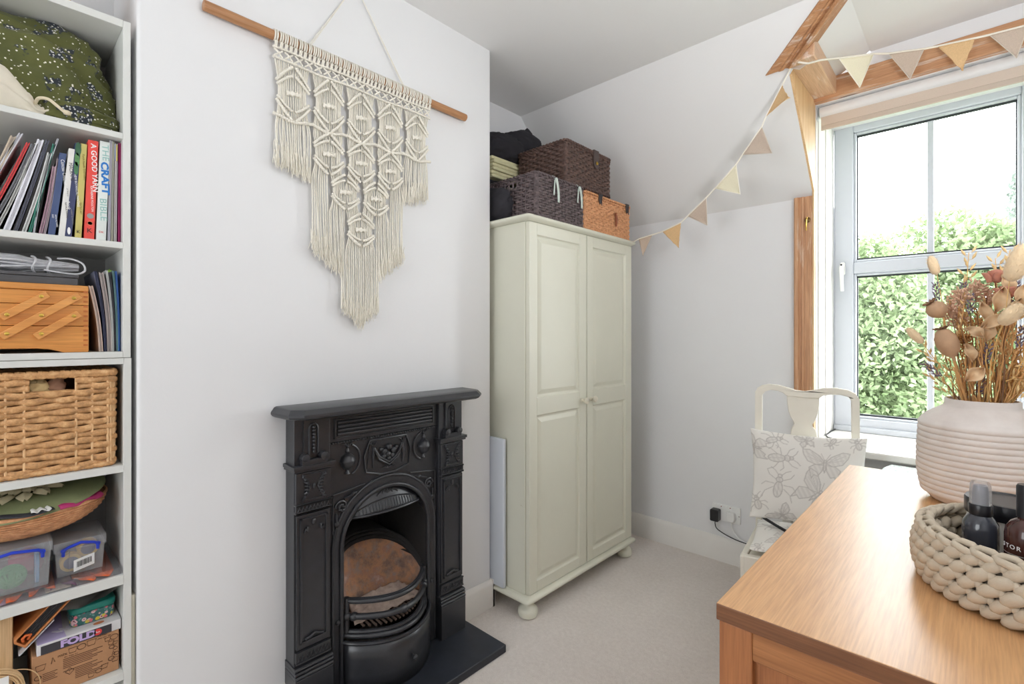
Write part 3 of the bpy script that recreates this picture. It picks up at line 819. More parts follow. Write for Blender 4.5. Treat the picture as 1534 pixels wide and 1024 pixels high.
for (ya, za, yb, zb), screws in (((.020, 1.249, .092, 1.304), ((.027, 1.255), (.083, 1.299))), ((.020, 1.206, .148, 1.304), ((.027, 1.212), (.083, 1.255), (.140, 1.298))), ((.076, 1.206, .148, 1.260), ((.083, 1.212), (.140, 1.255)))):
    d = Vector((yb - ya, zb - za)).normalized(); nn = Vector((-d.y, d.x)) * .0085
    e = d * .003
    m = MB(); m.prism([(ya - nn.x - e.x, za - nn.y - e.y), (yb - nn.x + e.x, zb - nn.y + e.y), (yb + nn.x + e.x, zb + nn.y + e.y), (ya + nn.x - e.x, za + nn.y - e.y)], xf + .0002, xf + .009, 'yz')
    a = m.build('arm', arm_m, t, bevel=.0015)
    for y, z in screws:
        m = MB(); m.lathe([(.0042, 0), (.0040, .0012), (.0025, .0022), (0, .0024)], (xf + .009, y, z), 14, 'x'); m.build('screw', MAT['brass'], a)
t = thing('slate_box', 'dark slate-grey flat box on top of the wooden sewing box', 'box', (-1.70, .01, 1.3305))
MAT['slategrey'] = wood('slate_grey_box', (92, 92, 94), (66, 66, 70), 'y', rough=.6)
m = MB(); m.box(-1.80, -1.606, -.14, .149, 1.3305, 1.348); m.build('box_body', MAT['slategrey'], t, bevel=.001)
m = MB(); m.box(-1.802, -1.604, -.142, .151, 1.3485, 1.3560); m.build('lid', MAT['slategrey'], t, bevel=.001)
t = thing('rope_hank', 'hank of pale grey rope tied in the middle on the slate-grey box', 'rope', (-1.66, .05, 1.3562))
MAT['rope'] = plain('pale_grey_rope', (222, 222, 226), .8, .08, 60, .3, 400)
m = MB(); random.seed(4)
for k in range(46):
    a = random.uniform(0, 6.283); rr = math.sqrt(random.random())
    pts = []
    tw = random.uniform(-.8, .8)
    for i in range(15):
        f = i / 14; y = -.06 + .215 * f
        env = .55 + .45 * math.sin(math.pi * min(1, f * 1.25)) if f < .8 else .62 - 1.3 * (f - .8)
        if .57 < f < .72: env *= .82
        aa = a + tw * (f - .5) * 2
        pts.append((-1.662 + .034 * env * rr * math.cos(aa), y, 1.3795 + .021 * env * rr * math.sin(aa)))
    m.tube(pts, .0026, 5)
m.build('strands', MAT['rope'], t, stuff=True, ang=80)
for y in (.073, .099):
    m = MB(); m.tube([(-1.662 + .0325 * math.cos(q), y + .003 * math.sin(3 * q), 1.3795 + .0205 * math.sin(q)) for q in [k * 6.283 / 24 for k in range(24)]], .0024, 6, closed=True); m.build('tie', MAT['rope'], t)
m = MB(); m.tube(smooth([(-1.632, .09, 1.366), (-1.624, .125, 1.3605), (-1.622, .150, 1.3600), (-1.624, .164, 1.370), (-1.630, .160, 1.388), (-1.64, .140, 1.398), (-1.65, .115, 1.398)]), .0022, 6); m.build('loose_end', MAT['rope'], t)
for lab, yb, yt, zt, th, col, bend in (
    ('cream booklet leaning nearest the sewing box, lowest of its row', .193, .173, 1.331, .008, (206, 184, 170), .004),
    ('black folder with dark blue tip behind the cream booklet', .202, .182, 1.368, .005, (40, 46, 78), .004),
    ('thick grey booklet, middle of the leaning row', .210, .193, 1.366, .009, (168, 156, 152), .004),
    ('thin white booklet right of the thick grey booklet', .2165, .204, 1.372, .004, (206, 208, 206), .003),
    ('black booklet left of the blue-edged one', .2215, .210, 1.368, .004, (48, 50, 58), .002),
    ('pale blue and green booklet with a green tab', .2255, .217, 1.372, .0035, (110, 150, 150), .002),
    ('blue-edged booklet next to the bookcase side', .2290, .2225, 1.372, .003, (60, 110, 190), .002)):
    q = leaner('booklet', lab, 'booklet', yb, yt, zt, th, col, zb=1.1675, bend=bend, group='booklets leaning beside the sewing box')
    if 'green tab' in lab:
        m = MB(); m.prism([(.214, 1.372), (.219, 1.372), (.222, 1.381), (.218, 1.379), (.2165, 1.384), (.214, 1.379), (.211, 1.381)], -1.66, -1.659, 'yz'); m.build('tab', plain('green_tab', (150, 190, 70), .6), q)

# ---- fourth shelf: water hyacinth basket
t = thing('storage_basket', 'woven water hyacinth storage basket with a hand hole on the shelf', 'basket', (-1.70, .04, .8785))
hy0, hy1 = .064, .142
bx0, bx1, by0, by1 = -1.80, -1.594, -.14, .2195
rows = 15; z0, z1 = .884, 1.106; h = (z1 - z0) / rows
for k in range(rows):
    z = z0 + h * (k + .5); g = .0025 * (1 - (k + .5) / rows)
    path = box_path(bx0 + g, bx1 - g, by0 + g, by1 - g, .030 / 4, .015)
    pts = [(x + nx * .0052 * math.sin(math.pi * (i / 4.0) + math.pi * (k % 2)), y + ny * .0052 * math.sin(math.pi * (i / 4.0) + math.pi * (k % 2)), z + .0012 * math.sin(i * .9 + 2 * k)) for i, ((x, y), (nx, ny)) in enumerate(path)]
    hole = 1.072 < z < 1.108
    if hole:
        runs = []; cur = []
        i0 = next(i for i, p in enumerate(pts) if p[0] > bx1 - .02 and hy0 < p[1] < hy1)
        for p in pts[i0:] + pts[:i0]:
            if p[0] > bx1 - .02 and hy0 < p[1] < hy1: continue
            cur.append(p)
        m = MB(); m.tube(cur, h * .51, 6, sx=.0042 / (h * .51), up=(0, 0, 1))
    else:
        m = MB(); m.tube(pts, h * .51, 6, closed=True, sx=.0042 / (h * .51), up=(0, 0, 1))
    m.build('strand', MAT['wk_hyac'], t, ang=70)
for i, ((x, y), (nx, ny)) in enumerate(box_path(bx0, bx1, by0, by1, .030, .015)):
    if x > bx1 - .03 and not (hy0 < y < hy1):
        m = MB(); m.tube([(x - nx * .0, y, .882), (x, y, 1.106)], .0026, 6); m.build('stake', MAT['wk_stake'], t)
m = MB(); m.box(bx0 + .008, bx1 - .010, by0 + .008, by1 - .008, .880, .886)
for a in ((bx0 + .008, bx0 + .010, by0 + .01, by1 - .01), (bx0 + .01, bx1 - .01, by0 + .008, by0 + .010), (bx0 + .01, bx1 - .01, by1 - .010, by1 - .008)): m.box(*a, .880, 1.106)
m.box(bx1 - .012, bx1 - .010, by0 + .01, by1 - .01, .880, 1.070); m.build('inner_wall', plain('dark_basket_inside', (120, 82, 54), .9, .15, 40), t)
m = MB()
pth = box_path(bx0 - .001, bx1 + .001, by0 - .001, by1 + .001, .0032, .016)
m.tube([(x, y, 1.1145 + .0008 * math.sin(i * 2.1)) for i, ((x, y), _) in enumerate(pth)], [(.0092 + .0008 * math.sin(i * 1.05)) for i in range(len(pth))], 8, closed=True, sx=.75, up=(0, 0, 1))
m.build('wrapped_rim', MAT['wk_hyac'], t, ang=30)
m = MB()
pth = box_path(bx0 + .001, bx1 - .001, by0 + .001, by1 - .001, .0032, .016)
m.tube([(x, y, .8855 + .0006 * math.sin(i * 2.1)) for i, ((x, y), _) in enumerate(pth)], [(.0068 + .0008 * math.sin(i * .9)) for i in range(len(pth))], 8, closed=True, sx=.85, up=(0, 0, 1))
m.build('wrapped_base', MAT['wk_hyac'], t, ang=30)
m = MB(); m.tube([(bx1 - .003, hy0, 1.073), (bx1, (hy0 + hy1) / 2, 1.0735), (bx1 - .003, hy1, 1.073)], .004, 6); m.build('hole_edge', MAT['wk_hyac'], t)
o = blob((-1.62, .078, 1.080), (.014, .020, .020), 'crumpled_cloth', plain('beige_cloth', (206, 178, 128), .9, .1, 60), None, .3, 9, .9, 30, 20, 2.0, folds=.2); tag(o, 'crumpled beige cloth seen through the basket hand hole', 'cloth')
o = blob((-1.63, .108, 1.080), (.016, .018, .020), 'crumpled_cloth', plain('tan_cloth', (176, 132, 106), .9, .1, 60), None, .3, 9, .9, 30, 20, 5.0, folds=.2); tag(o, 'tan brown cloth in the right of the basket hand hole', 'cloth')

# ---- fifth shelf: clear wallet, two clear boxes, wicker bowl with green lid
ORANGE = plain('orange_felt', (222, 104, 54), .8, .12, 30)
t = thing('clear_wallet', 'flat clear plastic wallet of orange craft pieces under the clear boxes', 'wallet', (-1.70, .06, .5995))
m = MB(); m.box(-1.82, -1.588, -.13, .231, .5997, .6006)
m.box(-1.5885, -1.5880, -.13, .231, .5997, .6165); m.box(-1.82, -1.588, .2305, .231, .5997, .6165); m.box(-1.82, -1.588, -.13, .231, .6165, .617)
m.build('sleeve', MAT['clear_sleeve'], t)
random.seed(11)
for k in range(9):
    yy = -.10 + .037 * k; a = random.uniform(-.3, .3)
    m = MB(); m.grid(lambda u, v: (-1.60 - .17 * u - .02 * math.sin(5 * v + k), yy + .045 * (v - .5) + .03 * a * u, .604 + .005 * math.sin(6 * v + k) ** 2 + .002 * u), 8, 8)
    m.build('felt_piece', ORANGE if k % 4 != 2 else plain('purple_felt', (104, 66, 90), .8), t, solid=.0015)
for yy, c in ((-.02, (206, 170, 196)), (.09, (176, 164, 150))):
    m = MB(); m.box(-1.64, -1.592, yy, yy + .045, .6012, .6035); m.build('card', plain('small_card', c, .6, .2, 80), t)
def clear_box(label, y0, y1, z0, z1, x1, x0=-1.76):
    t = thing('clear_box', label, 'plastic box', ((x0 + x1) / 2, (y0 + y1) / 2, z0), 'clear plastic boxes with blue handles')
    tp = .004
    def ring(g, z): return [(x0 + g, y0 + g, z), (x1 - g, y0 + g, z), (x1 - g, y1 - g, z), (x0 + g, y1 - g, z)]
    m = MB(); zt = z1 - .022
    r0 = ring(tp, z0); r1 = ring(0, zt)
    m.add(r0 + r1, [(3, 2, 1, 0)] + [(i, (i + 1) % 4, 4 + (i + 1) % 4, 4 + i) for i in range(4)])
    bd = m.build('body', MAT['clear_plastic'], t, bevel=.002, solid=.0012)
    m = MB(); r0 = ring(-.003, z1 - .024); r1 = ring(-.003, z1 - .002); r2 = ring(.004, z1)
    m.add(r0 + r1 + r2, [(i, (i + 1) % 4, 4 + (i + 1) % 4, 4 + i) for i in range(4)] + [(4 + i, 4 + (i + 1) % 4, 8 + (i + 1) % 4, 8 + i) for i in range(4)] + [(8, 9, 10, 11)])
    m.build('lid', MAT['clear_plastic'], t, bevel=.002, solid=.0012)
    for yy in (y0 + .026, y1 - .026):     # ribs on the front
        m = MB(); m.box(x1 - .003, x1 + .001, yy - .0008, yy + .0008, z0 + .004, z1 - .026); m.build('rib', MAT['clear_plastic'], t)
    ya, yb, zz = y0 + .014, y1 - .014, z1 - .020
    m = MB(); m.tube([(x1 + .006, ya, zz - .014), (x1 + .008, ya, zz), (x1 + .011, ya + .008, zz + .006), (x1 + .012, (ya + yb) / 2, zz + .013), (x1 + .011, yb - .008, zz + .006), (x1 + .008, yb, zz), (x1 + .006, yb, zz - .014)], [.0034, .0040, .0036, .0038, .0036, .0040, .0034], 8)
    for yy in (ya, yb): m.lathe([(.005, 0), (.005, .004), (.0022, .005)], (x1 + .006, yy, zz), 14, 'x')
    m.build('handle', plain('blue_plastic_handle', (34, 62, 190), .3), t, label='blue carrying handle')
    return t
clear_box('clear plastic box with green yarn inside, left of the pair', -.030, .100, .6172, .722, -1.602)
clear_box('clear plastic box with barcode label, right of the pair', .109, .202, .6172, .704, -1.622)
t = thing('yarn_ball', 'bright green wool yarn in the left clear box', 'yarn', (-1.64, .035, .6185))
m = MB(); random.seed(2)
for k in range(26):
    ax = Vector((random.gauss(0, 1), random.gauss(0, 1), random.gauss(0, 1))).normalized(); u = ax.orthogonal().normalized(); w = ax.cross(u)
    m.tube([Vector((-1.64, .035, .645)) + (u * math.cos(q) + w * math.sin(q)) * .024 for q in [6.283 * j / 16 for j in range(16)]], .0032, 5, closed=True)
m.build('yarn_strands', plain('green_yarn', (52, 158, 84), .9, .1, 60), t, stuff=True)
o = blob((-1.69, .062, .655), (.034, .03, .030), 'felt_bundle', plain('dusky_pink_felt', (176, 84, 104), .9, .1), None, .3, 8, .8, 30, 20, 1.0, .619); tag(o, 'dusky pink felt bundle behind the green yarn in the left clear box', 'felt')
o = MB().box(-1.66, -1.63, .074, .082, .619, .69).build('blue_packet', plain('sky_blue_packet', (120, 176, 226), .4), None, bevel=.001); tag(o, 'sky blue upright packet at the right of the left clear box', 'packet')
for cy, cz, lab, ix in ((.139, .645, 'yellow rimmed cotton reel low in the right clear box', 0), (.172, .668, 'yellow rimmed cotton reel high in the right clear box', 1)):
    t = thing('cotton_reel', lab, 'thread reel', (-1.655, cy, cz - .021))
    m = MB(); m.lathe([(.021, 0), (.021, .004), (.012, .004), (.012, .02), (.021, .02), (.021, .024), (0, .024)], (-1.655 - .01 * ix, cy, cz), 26, 'x'); m.build('reel', plain('yellow_reel', (228, 186, 70), .4), t)
    m = MB(); m.lathe([(.0145, 0), (.0145, .001), (0, .001)], (-1.6308 - .01 * ix, cy, cz), 24, 'x'); lb = m.build('round_label', plain('navy_reel_label', (64, 70, 112), .4), t)
m = MB(); m.box(-1.6206, -1.6200, .1425, .182, .628, .656)
m.v = [(x, y, z + (y - .16) * .22) for x, y, z in m.v]
t = bpy.data.objects['clear_box.001'] if 'clear_box.001' in bpy.data.objects else None
lab_o = m.build('barcode_label', MAT['white_plastic'], t)
m = MB(); random.seed(8); yy = .148
while yy < .176:
    w = random.choice([.0006, .0012, .0018]); m.box(-1.6200, -1.6197, yy, yy + w, .636 + (yy - .16) * .22, .650 + (yy - .16) * .22); yy += w + random.choice([.0006, .0012])
m.build('barcode', INK['black'], lab_o, stuff=True)
t = thing('wicker_bowl', 'round honey wicker bowl sitting on the clear boxes', 'bowl', (-1.735, .055, .7225))
prof = []
for k in range(11):
    f = k / 10; prof.append((.085 + .080 * math.sin(f * math.pi / 2), .7235 + .066 * (1 - math.cos(f * math.pi / 2))))
m = MB(); C0 = (-1.735, .060)
for k in range(15):
    f = k / 14; rr = .084 + .072 * math.sin(f * math.pi / 2); z = .7275 + .062 * f ** 1.35
    m.tube([(C0[0] + (rr + .0016 * math.sin(j * math.pi / 2 + math.pi * (k % 2))) * math.cos(j * 6.2832 / 128), C0[1] + (rr + .0016 * math.sin(j * math.pi / 2 + math.pi * (k % 2))) * math.sin(j * 6.2832 / 128), z) for j in range(128)], .0029, 5, closed=True)
m.build('weave', MAT['wk_orange'], t, stuff=True)
m = MB(); m.lathe([(0, .7245), (.080, .7245), (.084, .727)] + [(.082 + .072 * math.sin(f * math.pi / 2), .7275 + .062 * f ** 1.35) for f in (.2, .4, .6, .8, 1)], (C0[0], C0[1], 0), 48); m.build('inner_wall', MAT['wk_orange'], t, solid=.001)
m = MB(); m.tube([(C0[0] + .1575 * math.cos(j * 6.2832 / 60), C0[1] + .1575 * math.sin(j * 6.2832 / 60), .791) for j in range(60)], .0045, 6, closed=True); m.build('rim', MAT['wk_orange'], t)
t = thing('green_cushion_lid', 'flat round sage green cushion with cream petals on the wicker bowl', 'cushion', (-1.735, .06, .80))
gl = lambda r: .806 + (.022 * math.sqrt(max(0, 1 - (r / .158) ** 2)))
m = MB(); m.lathe([(0, .803), (.130, .802), (.152, .804), (.158, .808)] + [(r, gl(r)) for r in (.154, .145, .125, .1, .07, .035, .001)], (C0[0] + .006, C0[1], 0), 56)
TL = Matrix.Translation((C0[0], C0[1], .80)) @ Matrix.Rotation(R(7), 4, 'Y') @ Matrix.Rotation(R(5), 4, 'X') @ Matrix.Translation((-C0[0], -C0[1], -.80))
m.v = [tuple(TL @ Vector(p)) for p in m.v]
m.build('cushion', plain('sage_green_felt', (128, 134, 94), .85, .08, 30, .2, 200), t)
pm = plain('cream_petal_felt', (206, 194, 160), .85, .12, 60)
for ring_, (cnt, r0, ln) in enumerate(((12, .062, .040), (9, .032, .032))):
    for k in range(cnt):
        a = 6.2832 * k / cnt + .3 * ring_
        m = MB(); c, s_ = math.cos(a), math.sin(a)
        def pf(u, v):
            rr = r0 + ln * (u - .5); w = (v - .5) * .030 * math.sin(math.pi * (.12 + .8 * u))
            return tuple(TL @ Vector((C0[0] + .006 + c * rr - s_ * w, C0[1] + s_ * rr + c * w, gl(rr) + .003 + .003 * ring_ + .005 * math.sin(math.pi * u) + .003 * math.cos(math.pi * (v - .5) * 2))))
        m.grid(pf, 5, 4); m.build('petal', pm, t, solid=.0012)
for lab, c, a0, a1, dz, w in (('magenta ribbon scrap hanging over the wicker bowl rim', (176, 46, 104), 20, 60, .003, .012), ('black folded paper sticking out under the green cushion', (44, 44, 50), -62, 16, .002, .004), ('white paper scrap under the green cushion edge', (216, 214, 210), 2, 14, .005, .003)):
    m = MB()
    def sf(u, v):
        a = R(a0 + (a1 - a0) * u); rr = .140 + (.024 + .006 * math.sin(9 * u)) * v
        return (C0[0] + rr * math.cos(a), C0[1] + rr * math.sin(a), .7985 + dz - w * max(0, v - .72) * 2.2 + .002 * math.sin(14 * u))
    m.grid(sf, 24, 8)
    o = m.build('paper_scrap' if 'paper' in lab else 'ribbon_scrap', plain('scrap', c, .6, .05), None, solid=.0012, ang=80); tag(o, lab, 'scrap')

# ---- bottom shelf in view
zf = .3505
t = thing('cardboard_box', 'brown cardboard box printed with kitchen line drawings on the bottom shelf', 'cardboard box', (-1.70, .15, zf))
CARD = plain('brown_cardboard', (180, 134, 96), .8, .05, 30, .1, 200)
m = MB(); m.box(-1.80, -1.604, .068, .2285, zf, .4535); bd = m.build('carton', CARD, t, bevel=.0015)
pr_ = INK['brown']; xp = -1.6038
def outline(par, pts, w=.0008, x=xp, closed=True):
    m = MB(); m.tube([(x, y, z) for y, z in pts], w, 4, closed=closed); return m.build('printed_outline', pr_, par)
random.seed(21)
def sh_(y, z, kind, s, par):
    if kind == 0: outline(par, arc(y, z, s, 0, 345, 12, s * .8))
    elif kind == 1: outline(par, [(y - s, z + s * .7), (y - s * .8, z - s * .7), (y + s * .6, z - s * .7), (y + s, z + s * .7)])
    elif kind == 2: outline(par, [(y - s, z), (y, z + s), (y + s, z), (y, z - s)])
    else: outline(par, [(y - s * .4, z - s), (y, z + s), (y + s * .5, z - s * .6)], closed=False)
for y, z, k, s in ((.083, .424, 1, .009), (.104, .432, 3, .007), (.140, .4405, 1, .008), (.156, .4415, 0, .008), (.175, .443, 1, .009), (.206, .437, 1, .006), (.219, .438, 0, .008), (.213, .425, 1, .006), (.221, .422, 1, .005), (.214, .414, 0, .005), (.221, .408, 2, .005), (.217, .398, 3, .006), (.223, .394, 0, .005), (.213, .385, 0, .006), (.221, .380, 1, .007), (.200, .372, 1, .007), (.188, .366, 0, .006), (.174, .362, 1, .006), (.078, .402, 0, .006), (.076, .385, 1, .006), (.134, .392, 2, .008)):
    sh_(y, z, k, s, bd)
text('mix', bd, FACE_X, (xp + .0002, .112, .4375), .010, pr_, 'printed_lettering', sx=1.2)
text('the best\nyou can do', bd, FACE_X, (xp + .0002, .186, .449), .0058, pr_, 'printed_lettering')
text('EN  Keep dry', bd, FACE_X, (xp + .0002, .124, .4295), .0045, pr_, 'printed_lettering')
for k in range(14):
    z = .4245 - .0042 * k
    if k in (6,): continue
    m = MB(); m.box(xp, xp + .0002, .122 + (.022 if k > 7 else 0), .196 - .010 * (k % 3), z - .0009, z + .0009); m.build('printed_line', pr_, bd)
for k in range(5):
    m = MB(); m.box(xp, xp + .0002, .086, .112 - .004 * (k % 2), .406 - .0042 * k, .4076 - .0042 * k); m.build('printed_line', pr_, bd)
text('!', bd, FACE_X, (xp + .0002, .134, .3915), .010, pr_, 'printed_lettering', 'CENTER')
t = thing('craft_box', 'flat lilac and white box reading FOLD on the cardboard box', 'box', (-1.70, .155, .454))
m = MB(); m.box(-1.80, -1.602, .076, .2325, .454, .4795); bd = m.build('carton', plain('white_box_card', (216, 214, 216), .5, .02), t, bevel=.001)
m = MB(); m.box(-1.6021, -1.6015, .083, .2135, .4545, .4745); fb = m.build('front_band', plain('charcoal_band', (56, 54, 60), .5), t)
text('FOLD', fb, FACE_X, (-1.6012, .117, .4645), .0215, INK['lilac'], 'lettering', sx=1.22, bold=.0011)
m = MB(); m.lathe([(.0078, 0), (.0078, .0004), (0, .0004)], (-1.6014, .1865, .465), 18, 'x'); m.build('round_sticker', INK['red'], fb)
text('fun', fb, FACE_X, (-1.6009, .1865, .465), .0065, INK['white'], 'lettering', 'CENTER')
m = MB(); m.prism([(-1.79, .077), (-1.6025, .077), (-1.6025, .128), (-1.66, .125), (-1.79, .13)], .4796, .4799, 'xy'); m.build('lid_print', plain('lilac_print', (190, 176, 214), .5), t)
for k in range(7):
    a = R(100 + 20 * k); m = MB()
    m.prism([(-1.625 + .012 * math.cos(a) + .022 * math.cos(a) * q + .004 * math.sin(a) * w, .135 + (.012 * math.sin(a) + .022 * math.sin(a) * q - .004 * math.cos(a) * w) * 1.3) for q, w in ((0, 0), (.4, 1), (1, .6), (1.1, 0), (1, -.6), (.4, -1))], .47985, .4801, 'xy'); m.build('petal_print', plain('pale_petal_print', (224, 220, 232), .5), t)
m = MB(); m.prism(arc(-1.618, .190, .007, 0, 345, 16, .011), .4796, .4800, 'xy'); m.build('orange_dot', plain('terracotta_dot', (196, 116, 76), .5), t)
# floral tin
def tin_mat():
    m, nt, b = new_mat('floral_tin_print'); v = coords(nt)
    col = lin((58, 110, 108))
    def layer(scale, r, c, base, seed):
        vo = nd(nt, 'ShaderNodeTexVoronoi'); vo.inputs['Scale'].default_value = scale
        mp = nd(nt, 'ShaderNodeMapping'); mp.inputs['Location'].default_value = (seed, seed * 2, seed * 3)
        tc = nd(nt, 'ShaderNodeTexCoord'); nt.links.new(tc.outputs['Object'], mp.inputs['Vector']); nt.links.new(mp.outputs[0], vo.inputs['Vector'])
        return mixc(nt, ramp(nt, vo.outputs['Distance'], [(r, (1, 1, 1, 1)), (r + .04, (0, 0, 0, 1))]), base, lin(c))
    col = layer(150, .30, (104, 160, 150), col, 0)
    col = layer(75, .34, (226, 188, 190), col, 1); col = layer(75, .14, (120, 60, 70), col, 1)
    col = layer(62, .28, (220, 204, 70), col, 2)
    col = layer(70, .24, (226, 120, 130), col, 5)
    nt.links.new(col, b.inputs['Base Color']); b.inputs['Roughness'].default_value = .35
    return m
t = thing('floral_tin', 'teal tin with flower print on the lilac box', 'tin', (-1.68, .18, .4803))
m = MB(); m.prism(rrect(-1.735, -1.632, .137, .225, .018, 5), .4803, .509, 'xy'); m.build('tin_body', tin_mat(), t, bevel=.003)
m = MB(); m.prism(rrect(-1.737, -1.630, .135, .227, .019, 5), .5095, .526, 'xy'); m.build('lid', plain('teal_lid', (28, 128, 116), .35), t, bevel=.004)
t = MB().grid(lambda u, v: (-1.74 + .115 * u, .128 + .10 * v - .02 * u * (1 - v), .5275 + .020 * abs(math.sin(3 * v + 2 * u)) * (1 - u * .4) + .012 * (v > .8) * (v - .8) * 5), 16, 20).build('plastic_bag', clear('grey_bag', (.8, .8, .82), .10, .45, .25), None, ang=80)
tag(t, 'crumpled translucent grey plastic bag on the floral tin', 'bag')
# leaning leather folder
t = thing('leather_binder', 'tan and black leather binder leaning beside the floral tin', 'binder', (-1.70, .08, .47))
d = Vector((.086, .088)).normalized(); nn = Vector((-d.y, d.x)); o0 = Vector((.057, .482)); wd = .030; Ln = .118
def pt2(a, c): p = o0 + d * a + nn * c; return (p.x, p.y)
tan = plain('tan_leather', (196, 124, 70), .45, .08, 40, .15, 150); blk = plain('black_binding', (38, 36, 40), .5, .1)
m = MB(); m.prism([pt2(0, 0), pt2(Ln, 0), pt2(Ln, .004), pt2(.006, .004), pt2(.004, .008), pt2(.004, wd - .006), pt2(.008, wd - .003), pt2(Ln, wd - .003), pt2(Ln, wd), pt2(.004, wd), pt2(0, wd - .004)], -1.76, -1.606, 'yz'); m.build('tan_cover', tan, t, bevel=.001)
for k in range(5):
    c0 = .0055 + .0042 * k; m = MB(); m.prism([pt2(.022, c0), pt2(Ln - .004, c0), pt2(Ln - .004, c0 + .0032), pt2(.022, c0 + .0032)], -1.755, -1.610, 'yz'); m.build('black_divider', blk, t)
m = MB(); m.tube([(-1.612, *pt2(.008, .012)), (-1.606, *pt2(.014, .020)), (-1.605, *pt2(.022, .020)), (-1.606, *pt2(.026, .013)), (-1.610, *pt2(.016, .009))], .003, 6); m.build('strap_loop', plain('orange_strap', (214, 104, 50), .5), t)
t = MB().prism([(.046, .4685), (.105, .5265), (.107, .5250), (.048, .4665)], -1.76, -1.608, 'yz').build('grey_card_sleeve', plain('grey_card', (190, 190, 192), .5), None); tag(t, 'thin grey card under the leaning leather binder', 'card')
t = MB().box(-1.80, -1.626, -.06, .0375, zf, .572).build('pine_block', MAT['pine_pale'], None, bevel=.002); tag(t, 'upright pale pine board at the left of the bottom shelf', 'board')
t = thing('cane_coil', 'coil of thin pale cane with a paper tag in front of the pine board', 'coil', (-1.595, .0, zf))
MAT['cane'] = plain('pale_cane', (214, 180, 134), .6, .12, 50)
m = MB(); random.seed(5)
for k in range(16):
    rr = .040 + .0115 * random.random(); dx = random.uniform(-.012, .012)
    m.tube([(-1.599 + dx, .004 + rr * math.cos(q), .4035 + rr * math.sin(q)) for q in [6.2832 * j / 40 for j in range(40)]], .0016, 5, closed=True)
m.build('coils', MAT['cane'], t, stuff=True)
m = MB(); m.tube([(-1.599, .03 + .052 * math.cos(q), .394 + .050 * math.sin(q)) for q in [-1.0 + 3.0 * j / 24 for j in range(25)]], .0011, 5); m.build('loose_loop', MAT['cane'], t)
m = MB(); m.box(-1.5855, -1.5845, .004, .030, .418, .442); m.build('paper_tag', MAT['white_plastic'], t)
# ---------------------------------------------------------------- macrame wall hanging on the chimney breast
mac = thing('macrame_hanging', 'large cream macrame wall hanging on a wooden dowel above the fireplace', 'wall hanging', (-1.55, 0.885, 2.12))
MAT['cord'] = plain('cream_cotton_cord', (231, 226, 214), .9, .05, 80, .35, 700)
MAT['cord2'] = plain('cream_cotton_fringe', (234, 229, 216), .9, .06, 120, .35, 900)
xm = -1.553; zd = 2.119
m = MB(); m.tube([(xm, .405, zd + .002), (xm, 1.366, zd - .002)], .0145, 20); dw = m.build('dowel', MAT['dowel'], mac, bevel=.002)
ya, yb, yc = .592, 1.174, .883
N = 80; sp = (yb - ya) / (N - 1)
lm = MB()     # lark's head loop: two turns over the dowel
for dy in (-.0032, .0032):
    lm.tube([(xm + .0178 * math.sin(a), dy * 1.0, zd + .0178 * math.cos(a)) for a in [R(-40 + 20 * k) for k in range(11)]] + [(xm + .016, dy * .8, zd - .020), (xm + .008, dy * .5, zd - .034)], .0026, 6)
loop_me = lm.mesh('larks_head_loop')
for k in range(N // 2):
    o = link('larks_head_loop', loop_me, MAT['cord'], mac)
    o.location = (0, ya + (2 * k + .5) * sp, 0)
    o.rotation_euler = (0, 0, random.uniform(-.06, .06)); 
    # keep the turn about the loop's own line, not about the wall
    ang = o.rotation_euler.z; o.location = (xm - xm * math.cos(ang), ya + (2 * k + .5) * sp - xm * math.sin(ang), 0)
def rib(pts, r, name='knotted_rib', twist=.0075):
    """double half-hitch ridge: a beaded tube"""
    P = [Vector(p) for p in pts]; out = []; rs = []
    L = sum((b_ - a_).length for a_, b_ in zip(P, P[1:])); n = max(6, int(L / (twist / 4)))
    cum = [0]
    for a_, b_ in zip(P, P[1:]): cum.append(cum[-1] + (b_ - a_).length)
    j = 0
    for i in range(n + 1):
        d = L * i / n
        while j < len(P) - 2 and cum[j + 1] < d: j += 1
        f = (d - cum[j]) / max(1e-9, cum[j + 1] - cum[j])
        out.append(P[j].lerp(P[j + 1], f)); rs.append(r * (.78 + .30 * abs(math.sin(math.pi * d / twist))))
    m = MB(); m.tube(out, rs, 7); return m.build(name, MAT['cord'], mac, ang=80)
xr = xm + .006
rib([(xr, ya - .004 + (yb - ya + .008) * k / 12, 2.0845 + .0015 * math.sin(k * 1.7)) for k in range(13)], .0040, 'header_rib')
rib([(xr, ya - .004 + (yb - ya + .008) * k / 12, 2.0525 + .0022 * math.sin(k * 1.3 + 1)) for k in range(13)], .0042, 'header_rib')
